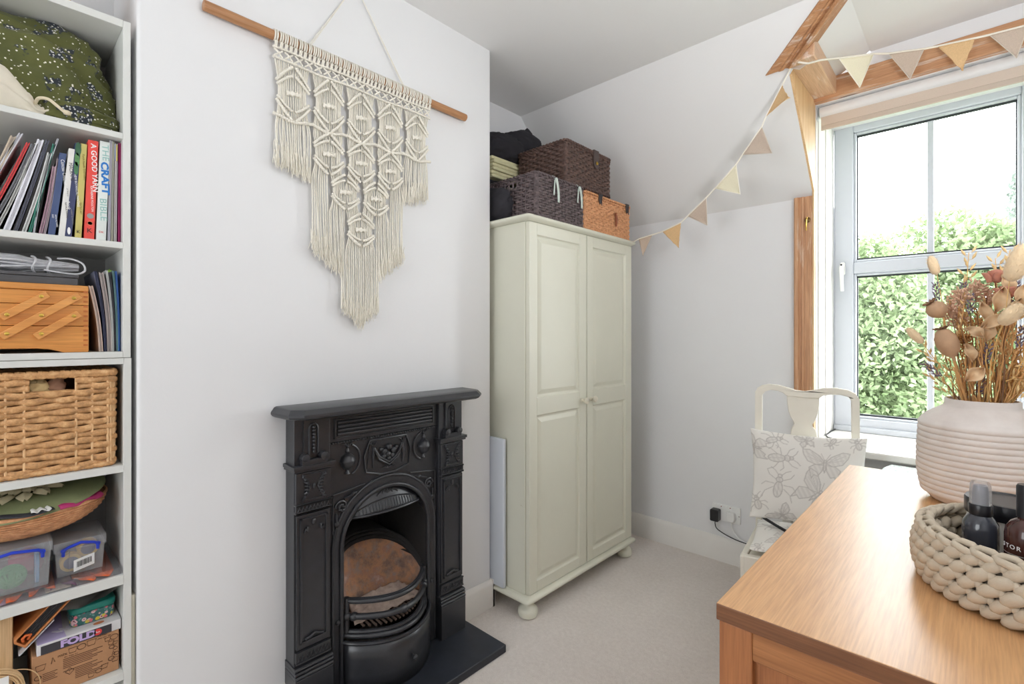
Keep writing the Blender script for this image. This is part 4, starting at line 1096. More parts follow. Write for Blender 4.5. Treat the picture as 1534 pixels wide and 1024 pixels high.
# zig-zag of square knots between the two header ribs
for k in range(19):
    y = ya + .012 + k * (yb - ya - .024) / 18
    m = MB()
    for s in (-1, 1):
        m.tube([(xr, y - .012, 2.068 + s * .010), (xr + .004, y - .004, 2.068 + s * .004), (xr + .004, y + .004, 2.068 - s * .003), (xr, y + .012, 2.068 - s * .010)], .0030, 6)
    m.build('square_knot', MAT['cord'], mac)
cw = (yb - ya) / 5; cols = [ya + cw * (k + .5) for k in range(5)]
def diamond(yc_, zc_, hw, hh, tip=.92):
    """leaf-shaped diamond of doubled ribs with a knot in its middle"""
    for sy in (-1, 1):
        for sz in (-1, 1):
            for k, (g, rr) in enumerate(((1.0, .0050), (.66, .0046))):
                p0 = (yc_ + sy * .004, zc_ + sz * hh * g); p1 = (yc_ + sy * hw * (.98 - .04 * k), zc_ + sz * hh * (.34 - .14 * k))
                pts = []
                for i in range(5):
                    f = i / 4
                    pts.append((xr + .003 - .003 * f, p0[0] + (p1[0] - p0[0]) * f, p0[1] + (p1[1] - p0[1]) * f + sz * .004 * math.sin(math.pi * f)))
                rib(pts, rr)
    m = MB()
    for k in range(3):
        m.tube([(xr, yc_ - .020, zc_ - .002 + .006 * (k - 1)), (xr + .008, yc_ - .006, zc_ + .003 - .005 * k), (xr + .008, yc_ + .006, zc_ - .005 + .004 * k), (xr, yc_ + .020, zc_ + .002 - .005 * (k - 1))], .0046, 6)
    m.build('centre_knot', MAT['cord'], mac)
D = []
for k, y in enumerate(cols): D.append((y, 1.958 + (.002 if k % 2 else 0), .053, .084))
for k in (1, 2, 3): D.append((cols[k], 1.802, .053, .066))
for y in (cols[2] - .058, cols[2] + .058): D.append((y, 1.690, .051, .058))
D.append((cols[2], 1.572, .052, .056))
for d in D: diamond(*d)
rib([(xr + .001, ya - .004 + (yb - ya + .008) * k / 24, 1.877 + .006 * math.cos(2 * math.pi * (k / 24 * 5))) for k in range(25)], .0054, 'long_rib')
# cords: from the header down to the stepped, slanted fringe
def zend(y):
    d = abs(y - yc); W = (yb - ya) / 2
    if d > .178: return 1.700 + (d - .178) / (W - .178) * .036
    if d > .070: return 1.405 + (d - .070) / .108 * .085
    return 1.236 + d / .070 * .060
random.seed(9)
for i in range(N):
    y = ya + sp * i; ze = zend(y) + random.uniform(-.010, .010)
    z = 2.05; pts = []
    ph = random.uniform(0, 6.28)
    while z > ze:
        off = 0.0; dx = 0.0
        for (dy_, dz_, hw, hh) in D:
            u = (y - dy_) / hw; v = (z - dz_) / hh
            if abs(u) < 1.12 and abs(v) < 1.25:
                off += -u * hw * .24 * max(0, math.cos(v * 1.2)) * (abs(u) ** 1.5) if abs(v) < 1.2 else 0
                dx = max(dx, .0)
        f = max(0, (1.87 - z)) 
        low = max(0, 1 - (z - ze) / .22)
        pts.append((xm + dx + .0016 * math.sin(ph + z * 24) * (1 if z < 1.87 else .4), y + off + .0013 * math.sin(ph + z * 17) * (.4 + low * 1.6) + (yc - y) * .03 * low, z))
        z -= .016
    pts.append((pts[-1][0], pts[-1][1], ze))
    n = len(pts)
    rs = [.0024 if k < n - 7 else .0024 + .0012 * (1 - (n - 1 - k) / 7.0) for k in range(n)]; rs[-1] = .0016
    m = MB(); m.tube(pts, rs, 5, sx=1.0); m.build('cord', MAT['cord'] if i % 3 else MAT['cord2'], mac, ang=80)
# frayed tips along the cut edges
m = MB()
for i in range(N * 5):
    y = ya + (yb - ya) * random.random(); ze = zend(y) + random.uniform(-.012, .012); L = random.uniform(.03, .075)
    m.tube([(xm + random.uniform(-.004, .006), y, ze + L), (xm + random.uniform(-.005, .008), y + random.uniform(-.004, .004), ze + L * .4), (xm + random.uniform(-.006, .010), y + random.uniform(-.008, .008), ze - .006)], [.0014, .0013, .0006], 4)
m.build('frayed_tips', MAT['cord2'], mac, stuff=True)
m = MB(); top = Vector((XC + .008, .872, 2.425))
for dy in (0, .006): m.tube([(xm, .700 + dy, zd + .016), top, (xm, 1.058 + dy, zd + .016)], .0016, 6)
m.build('hanging_string', MAT['cord'], mac)
m = MB(); m.tube([(XC - .005, .872, 2.428), (XC + .012, .872, 2.426)], .002, 8); m.build('nail', MAT['chrome'], mac)

# ---------------------------------------------------------------- fireplace
IR = MAT['iron']
fp = thing('fireplace', 'black cast iron fireplace with arched opening and urn reliefs', 'fireplace', (-1.55, .975, .0305))
XP, XL = -1.532, -1.503        # back plate face, pilaster face
yl0, yl1, yr0, yr1 = .637, .752, 1.195, 1.311
ac, ri, ro, zsp = .978, .174, .208, .50      # arch centre, inner and outer radius, springing
def archline(r, h, n=24): return [(ac + r * math.cos(math.pi * k / n), zsp + h * math.sin(math.pi * k / n)) for k in range(n + 1)]
# plate with the arched hole, made of strips
m = MB(); inner = [(ac + ri, .0305)] + archline(ri, .168) + [(ac - ri, .0305)]
outer = []
for (y, z) in inner:
    if z < zsp + 1e-6: outer.append((yr0 + .004 if y > ac else yl1 - .004, z))
    else:
        t_ = (y - ac) / ri; outer.append((ac + t_ * (yr0 + .004 - ac), .955 if abs(t_) < .98 else max(zsp, z)))
for k in range(len(inner) - 1):
    a, c, e, g = inner[k], inner[k + 1], outer[k + 1], outer[k]
    m.hull([(XC + .001, *a), (XC + .001, *c), (XC + .001, *e), (XC + .001, *g)], [(XP, *a), (XP, *c), (XP, *e), (XP, *g)])
m.box(XC + .001, XP, yl1 - .004, ac - ri * .97, zsp, .955) if False else None
m.build('back_plate', IR, fp, smooth=False)
m = MB()   # corners the fan of strips leaves open beside the arch
for s, yy in ((-1, yl1 - .004), (1, yr0 + .004)):
    m.prism([(yy, zsp), (ac + s * ri, zsp), (ac + s * ri * .985, zsp + .03), (ac + s * (yr0 + .004 - ac) * .96, .955), (yy, .955)], XC + .002, XP - .0005, 'yz')
m.build('spandrel_back', IR, fp, smooth=False)
# arch mouldings
def arch_tube(r, h, rad, x, name):
    m = MB(); m.tube([(x, ac + r, .034)] + [(x, ac + r, .034 + (zsp - .034) * k / 4) for k in range(1, 4)] + [(x, y, z) for y, z in archline(r, h)] + [(x, ac - r, .034 + (zsp - .034) * k / 4) for k in range(3, 0, -1)] + [(x, ac - r, .034)], rad, 10)
    return m.build(name, IR, fp)
arch_tube(ri + .004, .172, .008, XP + .003, 'arch_bead')
arch_tube(ro, .207, .006, XP + .002, 'arch_bead')
m = MB(); A = [(ac + ro - .004, .0305)] + archline(ro - .004, .203) + [(ac - ro + .004, .0305)]; Bq = [(ac + ri + .006, .0305)] + archline(ri + .006, .174) + [(ac - ri - .006, .0305)]
for k in range(len(A) - 1):
    m.hull([(XP - .002, *A[k]), (XP - .002, *A[k + 1]), (XP - .002, *Bq[k + 1]), (XP - .002, *Bq[k])], [(XP + .005, *A[k]), (XP + .005, *A[k + 1]), (XP + .001, *Bq[k + 1]), (XP + .001, *Bq[k])])
m.build('arch_frame', IR, fp)
# pilasters
for y0, y1 in ((yl0, yl1), (yr0, yr1)):
    yc_ = (y0 + y1) / 2; w = y1 - y0
    m = MB()
    m.box(XC + .001, XL - .010, y0, y1, .0305, .957)                        # shaft
    m.box(XL - .012, XL - .001, y0 + .004, y1 - .004, .245, .655)            # panel ground
    m.box(XL - .012, XL + .004, y0, y1, .66, .667); m.box(XL - .012, XL + .004, y0, y1, .684, .690)
    m.box(XL - .012, XL, y0 + .002, y1 - .002, .690, .785)
    pil = m.build('pilaster', IR, fp, bevel=.0015)
    m = MB()                                                                # plinth with mouldings
    m.box(XC + .001, XL + .010, y0 - .003, y1 + .003, .0305, .158)
    for z, rr in ((.163, .007), (.176, .0055), (.187, .004)):
        m.tube([(XL + .004, y0 - .004, z), (XL + .004, y1 + .004, z)], rr, 10); m.box(XC + .001, XL + .004, y0 - .003, y1 + .003, z - .006, z + .006)
    m.build('plinth', IR, pil, bevel=.0015)
    m = MB()                                                                # sunk frame round the long panel
    for a, c, e, g in ((y0 + .014, y0 + .020, .262, .645), (y1 - .020, y1 - .014, .262, .645), (y0 + .014, y1 - .014, .639, .645), (y0 + .014, y1 - .014, .262, .268)):
        m.box(XL - .003, XL + .005, a, c, e, g)
    for s in (-1, 1):
        m.tube([(XL, yc_ + s * .030, .600), (XL + .005, yc_ + s * .026, .612), (XL + .006, yc_ + s * .022, .604), (XL + .006, yc_ + s * .020, .618)], .004, 6)
    m.ball((XL + .001, yc_, .628), (.004, .007, .010), 10, 6)
    m.tube([(XL + .002, yc_ - .028, .272), (XL + .005, yc_ - .014, .276), (XL + .006, yc_, .284), (XL + .005, yc_ + .014, .276), (XL + .002, yc_ + .028, .272)], .0045, 8)
    m.build('panel_moulding', IR, pil, bevel=.001)
    for zb, hb in ((.2215, .016), (.675, .012)):                            # two ornamental bands
        m = MB(); m.box(XL - .012, XL + .001, y0 + .002, y1 - .002, zb - hb, zb + hb)
        for s in (-1, 1): m.box(XL - .002, XL + .004, y0 + .002, y1 - .002, zb + s * hb - .0018, zb + s * hb + .0018)
        for k in range(9):
            yy = y0 + .012 + (w - .024) * k / 8
            m.tube([(XL + .001, yy - .005, zb - hb * .6), (XL + .004, yy, zb + hb * .5), (XL + .001, yy + .005, zb - hb * .6)], .002, 5)
        m.build('ornament_band', IR, pil)
    m = MB()                                                                # acanthus plaque: leaf fringes left and right
    for s in (-1, 1):
        for k in range(8):
            z_ = .706 + .0092 * k; q = (k - 3.5) / 3.5; e = .012 + .014 * q * q
            m.tube([(XL, yc_ + s * e, z_ - .004 * q), (XL + .007, yc_ + s * (e + .010), z_ + .003 * q), (XL + .002, yc_ + s * (e + .018 - .008 * q * q), z_ + .010 * q)], [.0028, .0042, .0016], 6)
        m.tube([(XL + .002, yc_ + s * .030, .702), (XL + .003, yc_ + s * .013, .738), (XL + .002, yc_ + s * .030, .774)], .0028, 6)
    m.ball((XL, yc_, .738), (.005, .006, .010), 10, 6)
    for z in (.700, .777): m.box(XL - .002, XL + .005, yc_ - .034, yc_ + .034, z - .002, z + .002)
    m.build('acanthus_plaque', IR, pil)
    m = MB()                                                                # scrolled capital
    m.box(XC + .001, XL + .008, y0 - .006, y1 + .006, .789, .797); m.box(XC + .001, XL + .013, y0 - .009, y1 + .009, .797, .808)
    m.box(XL - .012, XL + .010, yc_ - .040, yc_ + .040, .808, .824)
    for s in (-1, 1): m.lathe([(.012, -.012), (.014, 0), (.012, .012), (.005, .013), (.0, .014)], (XL + .002, yc_ + s * .030, .830), 16, 'x')
    m.build('scrolled_capital', IR, pil, bevel=.001)
    m = MB()                                                                # arched niche with a drop of beads
    m.prism([(yc_ - .030, .834), (yc_ - .030, .945), (yc_ + .030, .945), (yc_ + .030, .834)], XL - .012, XL - .004, 'yz')
    pts = [(XL - .002, yc_ - .014, .838), (XL - .002, yc_ - .014, .915)] + [(XL - .002, yc_ + .014 * math.cos(R(180 - 30 * k)), .915 + .018 * math.sin(R(180 - 30 * k))) for k in range(1, 6)] + [(XL - .002, yc_ + .014, .915), (XL - .002, yc_ + .014, .838)]
    m.tube(pts, .0032, 8)
    for k in range(8): m.ball((XL - .001, yc_, .922 - .011 * k), (.006, .006 - .0003 * k, .0055), 10, 6)
    m.build('bead_drop', IR, pil)
# frieze: reeded panel, beaded line
m = MB()
m.box(XC + .001, XP + .006, yl1 - .003, yr0 + .003, .858, .957)
for z in (.879, .892, .905, .918): m.tube([(XP + .0095, .782, z + .003), (XP + .0095, 1.166, z + .003)], .0056, 8)
for a, c, e, g in ((.772, .778, .868, .934), (1.170, 1.176, .868, .934), (.772, 1.176, .930, .934), (.772, 1.176, .868, .872)): m.box(XP + .004, XP + .012, a, c, e, g)
m.build('reeded_frieze', IR, fp, bevel=.001)
m = MB()
for k in range(44): m.ball((XP + .004, yl1 + .006 + k * (yr0 - yl1 - .012) / 43, .853), (.004, .0042, .004), 8, 5)
m.tube([(XP + .002, yl1, .8595), (XP + .002, yr0, .8595)], .003, 6)
m.build('beaded_line', IR, fp)
# urns in roundels
for s in (-1, 1):
    yu = ac + s * .156
    m = MB(); m.lathe([(.004, .742), (.010, .745), (.006, .752), (.005, .757), (.012, .762), (.022, .772), (.0255, .784), (.0265, .787), (.0265, .790), (.025, .793), (.022, .803), (.012, .811), (.006, .815), (.008, .820), (.006, .825), (.004, .831), (.0055, .835), (.001, .842)], (XP + .002, yu, 0), 24)
    u = m.build('urn_ornament', IR, fp)
    m = MB(); m.tube([(XP + .002, yu + .046 * math.cos(R(a)), .790 + .052 * math.sin(R(a))) for a in range(-70, 71, 10)] if s < 0 else [(XP + .002, yu + .046 * math.cos(R(a)), .790 + .052 * math.sin(R(a))) for a in range(110, 251, 10)], .0038, 8)
    for k in range(3): m.tube([(XP + .002, yu, .838), (XP + .006, yu + .012 * (k - 1), .846), (XP + .002, yu + .022 * (k - 1), .846)], [.003, .003, .001], 5)
    m.build('roundel', IR, u)
# fruit swag panel
m = MB()
m.prism([(ac - .085, .735), (ac - .072, .838), (ac + .072, .838), (ac + .085, .735), (ac + .03, .722), (ac - .03, .722)], XP - .002, XP + .003, 'yz')
m.tube([(XP + .004, ac - .088, .735), (XP + .004, ac - .095, .79), (XP + .004, ac - .075, .842), (XP + .004, ac + .075, .842), (XP + .004, ac + .095, .79), (XP + .004, ac + .088, .735), (XP + .004, ac + .03, .718), (XP + .004, ac - .03, .718)], .0036, 8, closed=True)
sw = m.build('swag_panel', IR, fp)
m = MB()
for y, z, r in ((0, .812, .012), (-.018, .797, .011), (.018, .797, .011), (-.004, .786, .011), (.013, .780, .010), (-.020, .780, .009), (.030, .806, .008), (-.030, .806, .008), (0, .770, .009)): m.ball((XP + .008, ac + y, z), r, 12, 8)
for rr, dz in ((.0048, 0), (.0036, -.010)):
    m.tube([(XP + .006, ac - .058, .815), (XP + .009, ac - .040, .782 + dz), (XP + .011, ac, .758 + dz), (XP + .009, ac + .040, .782 + dz), (XP + .006, ac + .058, .815)], rr, 8)
for s in (-1, 1):
    m.tube([(XP + .005, ac + s * .058, .815), (XP + .006, ac + s * .062, .775), (XP + .004, ac + s * .060, .745)], [.005, .004, .002], 6)
    for k in range(3): m.tube([(XP + .004, ac + s * .058, .820), (XP + .007, ac + s * (.052 + .010 * k), .830), (XP + .003, ac + s * (.044 + .018 * k), .834)], [.003, .003, .001], 5)
for k in range(5): m.tube([(XP + .004, ac, .736), (XP + .007, ac + .008 * (k - 2), .742), (XP + .003, ac + .015 * (k - 2), .738)], [.003, .003, .001], 5)
m.build('fruit_swag', IR, sw)
# scrollwork in the spandrels
for s in (-1, 1):
    m = MB()
    yb_, zb_ = ac + s * .178, .640
    sp_ = [(XP + .002, yb_ + s * .022 * (1 - k / 26) * math.cos(k * .45), zb_ + .022 * (1 - k / 26) * math.sin(k * .45)) for k in range(22)]
    m.tube(sp_, .0036, 6)
    m.tube([(XP + .002, yb_ - s * .010, zb_ + .024), (XP + .005, yb_ - s * .040, zb_ + .034), (XP + .002, yb_ - s * .066, zb_ + .044)], [.004, .004, .0015], 6)
    m.tube([(XP + .002, yb_ + s * .018, zb_ - .020), (XP + .005, yb_ + s * .018, zb_ - .050), (XP + .002, yb_ + s * .020, zb_ - .070)], [.004, .004, .0015], 6)
    for k in range(6):
        a = R(60 * k); m.ball((XP + .003, yb_ + .009 * math.cos(a), zb_ - .002 + .009 * math.sin(a)), (.004, .0045, .0045), 8, 5)
    m.ball((XP + .004, yb_ + s * .018, zb_ - .054), (.005, .009, .010), 8, 6)
    m.ball((XP + .004, yb_ - s * .046, zb_ + .036), (.005, .010, .006), 8, 6)
    m.tube([(XP + .002, yb_ + s * .030, zb_ - .085), (XP + .002, yb_ + s * .030, zb_ + .044), (XP + .002, yb_ - s * .085, zb_ + .058)], .0026, 6)
    m.v = [(x + .003, y, z) for x, y, z in m.v]; m.build('spandrel_scroll', IR, fp)
# mantel shelf: splayed ends, moulded edge
m = MB()
poly = [(XC + .001, .592), (XC + .002, .592), (-1.462, .600), (-1.430, .632), (-1.430, 1.335), (-1.462, 1.372), (XC + .001, 1.384)]
def inset(p, d): 
    cy = .988; return [(x - d if x > XC + .01 else x, y + (d if y < cy else -d)) for x, y in p]
L = [[(x, y, z) for x, y in inset(poly, d)] for d, z in ((.012, .955), (.004, .960), (0, .966), (0, .972), (.010, .986), (.016, .9885))]
n_ = len(poly); vs = [p for l in L for p in l]
m.add(vs, [tuple(range(n_ - 1, -1, -1))] + [(k * n_ + i, k * n_ + (i + 1) % n_, (k + 1) * n_ + (i + 1) % n_, (k + 1) * n_ + i) for k in range(len(L) - 1) for i in range(n_)] + [tuple((len(L) - 1) * n_ + i for i in range(n_))])
m.build('mantel_shelf', IR, fp, ang=20)
# firebox: splayed sooty cheeks, curved brick back, hood
def cheek(y_f, y_b):
    m = MB(); m.add([(XP - .004, y_f, .0305), (-1.80, y_b, .0305), (-1.80, y_b, .66), (XP - .004, y_f, .66)], [(0, 1, 2, 3)]); return m
for s in (-1, 1): cheek(ac + s * ri, ac + s * .125).build('cheek', MAT['iron_soot'], fp, smooth=False, solid=.003)
m = MB(); m.box(-1.815, -1.80, ac - .135, ac + .135, .0305, .68); m.build('flue_plate', MAT['iron_soot'], fp)
m = MB(); m.box(-1.82, XC + .0, ac - .19, ac + .19, .672, .69); m.build('flue_top', MAT['iron_soot'], fp)
def brick_mat():
    m, nt, b = new_mat('scorched_firebrick'); v = coords(nt)
    n1 = ntex(nt, v, 11, 6, .65); n2 = ntex(nt, v, 32, 5, .7)
    c = ramp(nt, n1.outputs['Fac'], [(.28, lin((92, 80, 76))), (.42, lin((140, 112, 98))), (.52, lin((186, 138, 104))), (.60, lin((166, 124, 106))), (.74, lin((204, 182, 168)))])
    c = mixc(nt, ramp(nt, n2.outputs['Fac'], [(.50, (0, 0, 0, 1)), (.68, (.7, .7, .7, 1))]), c, lin((150, 140, 134)))
    nt.links.new(c, b.inputs['Base Color']); b.inputs['Roughness'].default_value = .9
    bump(nt, b, n2.outputs['Fac'], .6, .004); return m
BR = brick_mat()
def backf(u, v):
    a = R(-86 + 172 * u); top = .418 - .105 * abs(2 * u - 1) ** 2.4
    return (-1.545 - .175 * math.cos(a) + .060 * math.cos(a) * (1 - v) ** 1.5, ac + .168 * math.sin(a), .215 + (top - .215) * v)
m = MB(); m.grid(backf, 24, 8); m.build('fire_back', BR, fp, ang=80, solid=.01)
m = MB(); 
for k, (dz, rr) in enumerate(((.006, .009), (.020, .007), (.031, .005))): m.tube([tuple(Vector(backf(u / 24, 1)) + Vector((-.006 * k, 0, dz))) for u in range(25)], rr, 8)
m.build('back_rim', MAT['iron_soot'], fp)
m = MB(); m.grid(lambda u, v: (backf(u, 1)[0] - .012 - .10 * v, ac + (backf(u, 1)[1] - ac) * (1 - .28 * v), backf(u, 1)[2] + .03 + .03 * v), 24, 3); m.build('smoke_ledge', MAT['iron_soot'], fp, solid=.004)
m = MB(); m.prism(rrect(ac - .085, ac + .085, .475, .600, .012), -1.795, -1.788, 'yz'); m.build('damper_plate', MAT['iron'], fp, bevel=.003)
def hood(u, v):
    a = math.pi * u; y = ac + (ri - .004) * math.cos(a) * (1 - .02 * v)
    z0 = zsp + .168 * math.sin(a); zlow = .600 + .020 * math.sin(a) * 0
    z = max(z0, .600) * (1 - v) + .592 * v if z0 > .592 else z0
    return (XP - .012 + .030 * math.sin(math.pi * .5 * v) * math.sin(a) - .01 * (1 - v), y, z)
yh = .142
def hood(u, v):
    y = ac - yh + 2 * yh * u; q = (y - ac) / ri; zt = zsp + .170 * math.sqrt(max(0, 1 - q * q)); zb = .590 - .0 * (1 - q * q)
    zz = zt + (min(zb, zt) - zt) * v
    return (XP - .016 + .040 * v * math.sqrt(max(0, 1 - (abs(2 * u - 1)) ** 2)), y, zz)
m = MB(); m.grid(hood, 28, 8); hd = m.build('hood', IR, fp, ang=80, solid=.004)
m = MB()
for k in range(20):
    u = .10 + .80 * k / 19; p0 = Vector(hood(u, .55)); p1 = Vector(hood(u, .92)); m.tube([p0 + Vector((.003, 0, 0)), p1 + Vector((.003, 0, 0))], .0024, 5)
m.tube([tuple(Vector(hood(u / 28, 1)) + Vector((.002, 0, 0))) for u in range(29)], .0045, 8); m.tube([tuple(Vector(hood(u / 28, .5)) + Vector((.002, 0, 0))) for u in range(2, 27)], .003, 6)
for k in range(5): m.tube([tuple(Vector(hood(.5, .30)) + Vector((.003, 0, 0))), tuple(Vector(hood(.5 + .04 * (k - 2), .16)) + Vector((.006, 0, 0))), tuple(Vector(hood(.5 + .075 * (k - 2), .30)) + Vector((.003, 0, 0)))], .0028, 5)
m.build('hood_ribs', IR, hd)
# grate
def bow(z, out, rad, name, y=.158, rz=None):
    P_ = [(XP - .004 + out * math.sin(math.pi * k / 20) ** .8, ac - y + 2 * y * k / 20, z) for k in range(21)]
    m = MB(); m.tube(P_, rad, 10); return P_, m, name
P_, m, _ = bow(.318, .098, .0085, ''); m.tube([(x - .010, y, z + .004) for x, y, z in P_], .006, 8); m.build('grate_bar', IR, fp)
P_, m, _ = bow(.268, .104, .0105, '')
for k in (1, 10, 19): m.ball(P_[k], (.014, .016, .014), 12, 8)
m.build('grate_bar', IR, fp)
P_, m, _ = bow(.206, .112, .009, '', .164); P2 = [(x - .012, y, z + .010) for x, y, z in P_]; m.tube(P2, .008, 8); m.build('grate_ledge', IR, fp)
m = MB()
fr = [(XP - .01 + .100 * math.sin(math.pi * k / 20) ** .8, ac - .160 + .320 * k / 20) for k in range(21)]
for k in range(3, 18, 1):
    x, y = fr[k]; m = MB(); m.tube([(x - .012, y, .228), (-1.66, ac + (y - ac) * .85, .226)], .0042, 6); m.build('grate_slat', plain('rusty_iron', (96, 80, 70), .8, .25, 40), fp)
m = MB(); m.grid(lambda u, v: (-1.515 - .11 * v, ac + (-.138 + .276 * u) * (1 - .25 * v), .236 + .024 * v + .010 * fbm((u * 3, v * 3, 1.7), 3.0)), 30, 14); m.build('ash_bed', plain('pale_ash', (176, 156, 144), .95, .2, 40, .6, 120), fp, ang=80, solid=.004)
for s in (-1, 1):
    m = MB(); m.tube([(XP + .0, ac + s * .158, .20), (XP + .0, ac + s * .158, .33)], .009, 8); m.ball((XP + .002, ac + s * .158, .268), .014, 10, 8); m.build('grate_post', IR, fp)
# ash cover
def ash(u, v):
    y = ac - .176 + .352 * u; o = math.sin(math.pi * u) ** .7 if 0 < u < 1 else 0
    return (XP + .004 + .118 * o, y, .0308 + .160 * v)
m = MB(); m.grid(ash, 30, 3); ac_ = m.build('ash_cover', MAT['iron'], fp, ang=80, solid=.004)
m = MB(); m.tube([ash(k / 30, 1) for k in range(31)], .0065, 8); m.build('cover_rim', IR, ac_)
m = MB(); m.lathe([(.004, 0), (.004, .014), (.0075, .016), (.0085, .021), (.005, .026), (0, .027)], (ash(.56, .5)[0] - .001, ash(.56, .5)[1], .108), 14, 'x'); m.build('knob', IR, ac_)
for s, z in ((-1, .262), (1, .262)):
    m = MB(); m.lathe([(.0075, 0), (.008, .003), (.005, .007), (0, .008)], (XP + .005, ac + s * .192, z), 12, 'x'); m.build('bolt', IR, fp)
# hearth slab
t = MB().prism([(-1.5585, .600), (-1.300, .600), (-1.300, 1.350), (-1.5585, 1.350), (-1.5585, 1.3135), (XC + .001, 1.3135), (XC + .001, .6345), (-1.5585, .6345)], .0005, .030, 'xy').build('hearth_slab', MAT['slate'], None, bevel=.003); tag(t, 'black slate hearth slab on the carpet under the fireplace', 'hearth')
# ---------------------------------------------------------------- wardrobe in the right alcove
CR = MAT['cream']
wd = thing('wardrobe', 'tall cream painted two-door wardrobe with panelled doors and bun feet', 'wardrobe', (-1.63, 1.99, 0.0005))
m = MB(); m.box(-1.895, -1.397, 1.566, 2.421, .100, 1.694); m.build('carcass', CR, wd, bevel=.002)
def mould(x0, x1, y0, y1, prof, name):
    """slab with a moulded edge: prof = (inset, z) pairs"""
    L = [[(x0, y0 + d, z), (x1 - d - .012, y0 + d, z), (x1 - d - .004, y0 + d + .004, z), (x1 - d, y0 + d + .012, z), (x1 - d, y1 - d - .012, z), (x1 - d - .004, y1 - d - .004, z), (x1 - d - .012, y1 - d, z), (x0, y1 - d, z)] for d, z in prof]
    n_ = 8; m = MB(); vs = [p for l in L for p in l]
    m.add(vs, [tuple(range(7, -1, -1))] + [(k * n_ + i, k * n_ + (i + 1) % n_, (k + 1) * n_ + (i + 1) % n_, (k + 1) * n_ + i) for k in range(len(L) - 1) for i in range(n_)] + [tuple((len(L) - 1) * n_ + i for i in range(n_))])
    return m.build(name, CR, wd, ang=50)
mould(-1.90, -1.352, 1.538, 2.438, ((.018, 1.6945), (.014, 1.698), (.006, 1.702), (.001, 1.708), (.001, 1.713), (.004, 1.718), (.009, 1.720)), 'cornice')
mould(-1.90, -1.352, 1.536, 2.436, ((.008, .0755), (.002, .078), (0, .083), (.001, .089), (.006, .094), (.014, .097), (.018, .0995)), 'base_moulding')
def door(y0, y1, knob_y):
    z0, z1 = .102, 1.693; xf, xb = -1.375, -1.396
    py0, py1 = y0 + .049, y1 - .058 if knob_y > (y0 + y1) / 2 else y1 - .062
    rows = ((.147, .861), (.938, 1.641))
    m = MB()
    m.box(xb, xf, y0, py0, z0, z1); m.box(xb, xf, py1, y1, z0, z1)
    m.box(xb, xf, py0, py1, z0, rows[0][0]); m.box(xb, xf, py0, py1, rows[0][1], rows[1][0]); m.box(xb, xf, py0, py1, rows[1][1], z1)
    d = m.build('door', CR, wd, bevel=.0015)
    for a, c in rows:
        m = MB()
        def ring(g, x): return [(x, py0 + g, a + g), (x, py1 - g, a + g), (x, py1 - g, c - g), (x, py0 + g, c - g)]
        L = [ring(0, xf - .001), ring(.004, xf - .007), ring(.010, xf - .009), ring(.013, xf - .009), ring(.030, xf - .003), ring(.032, xf - .0025)]
        vs = [p for l in L for p in l]
        m.add(vs, [(k * 4 + i, k * 4 + (i + 1) % 4, (k + 1) * 4 + (i + 1) % 4, (k + 1) * 4 + i) for k in range(len(L) - 1) for i in range(4)] + [tuple(20 + i for i in range(4))])
        m.build('raised_panel', CR, d, ang=10)
    m = MB(); m.lathe([(.009, 0), (.009, .003), (.006, .006), (.006, .012), (.013, .017), (.016, .024), (.014, .030), (.007, .034), (0, .035)], (xf, knob_y, .895), 20, 'x')
    m.build('knob', plain('cream_knob', (206, 200, 182), .4, .1, 40), d)
door(1.570, 1.991, 1.955); door(1.997, 2.420, 2.030)
for x in (-1.402, -1.85):
    for y in (1.590, 2.386):
        m = MB(); m.lathe([(.030, .0005), (.040, .006), (.0435, .020), (.042, .034), (.035, .044), (.026, .050), (.0235, .056), (.028, .066), (.034, .0755)], (x, y, 0), 28); m.build('bun_foot', CR, wd)
t = MB().box(-1.90, -1.4985, 1.5365 - .0, 1.5535, .1005, .752).build('white_board', plain('white_board_panel', (206, 212, 220), .45, .01), None, bevel=.003)
t.location = (0, .001, 0); tag(t, 'narrow white board standing between wardrobe and chimney breast', 'board')

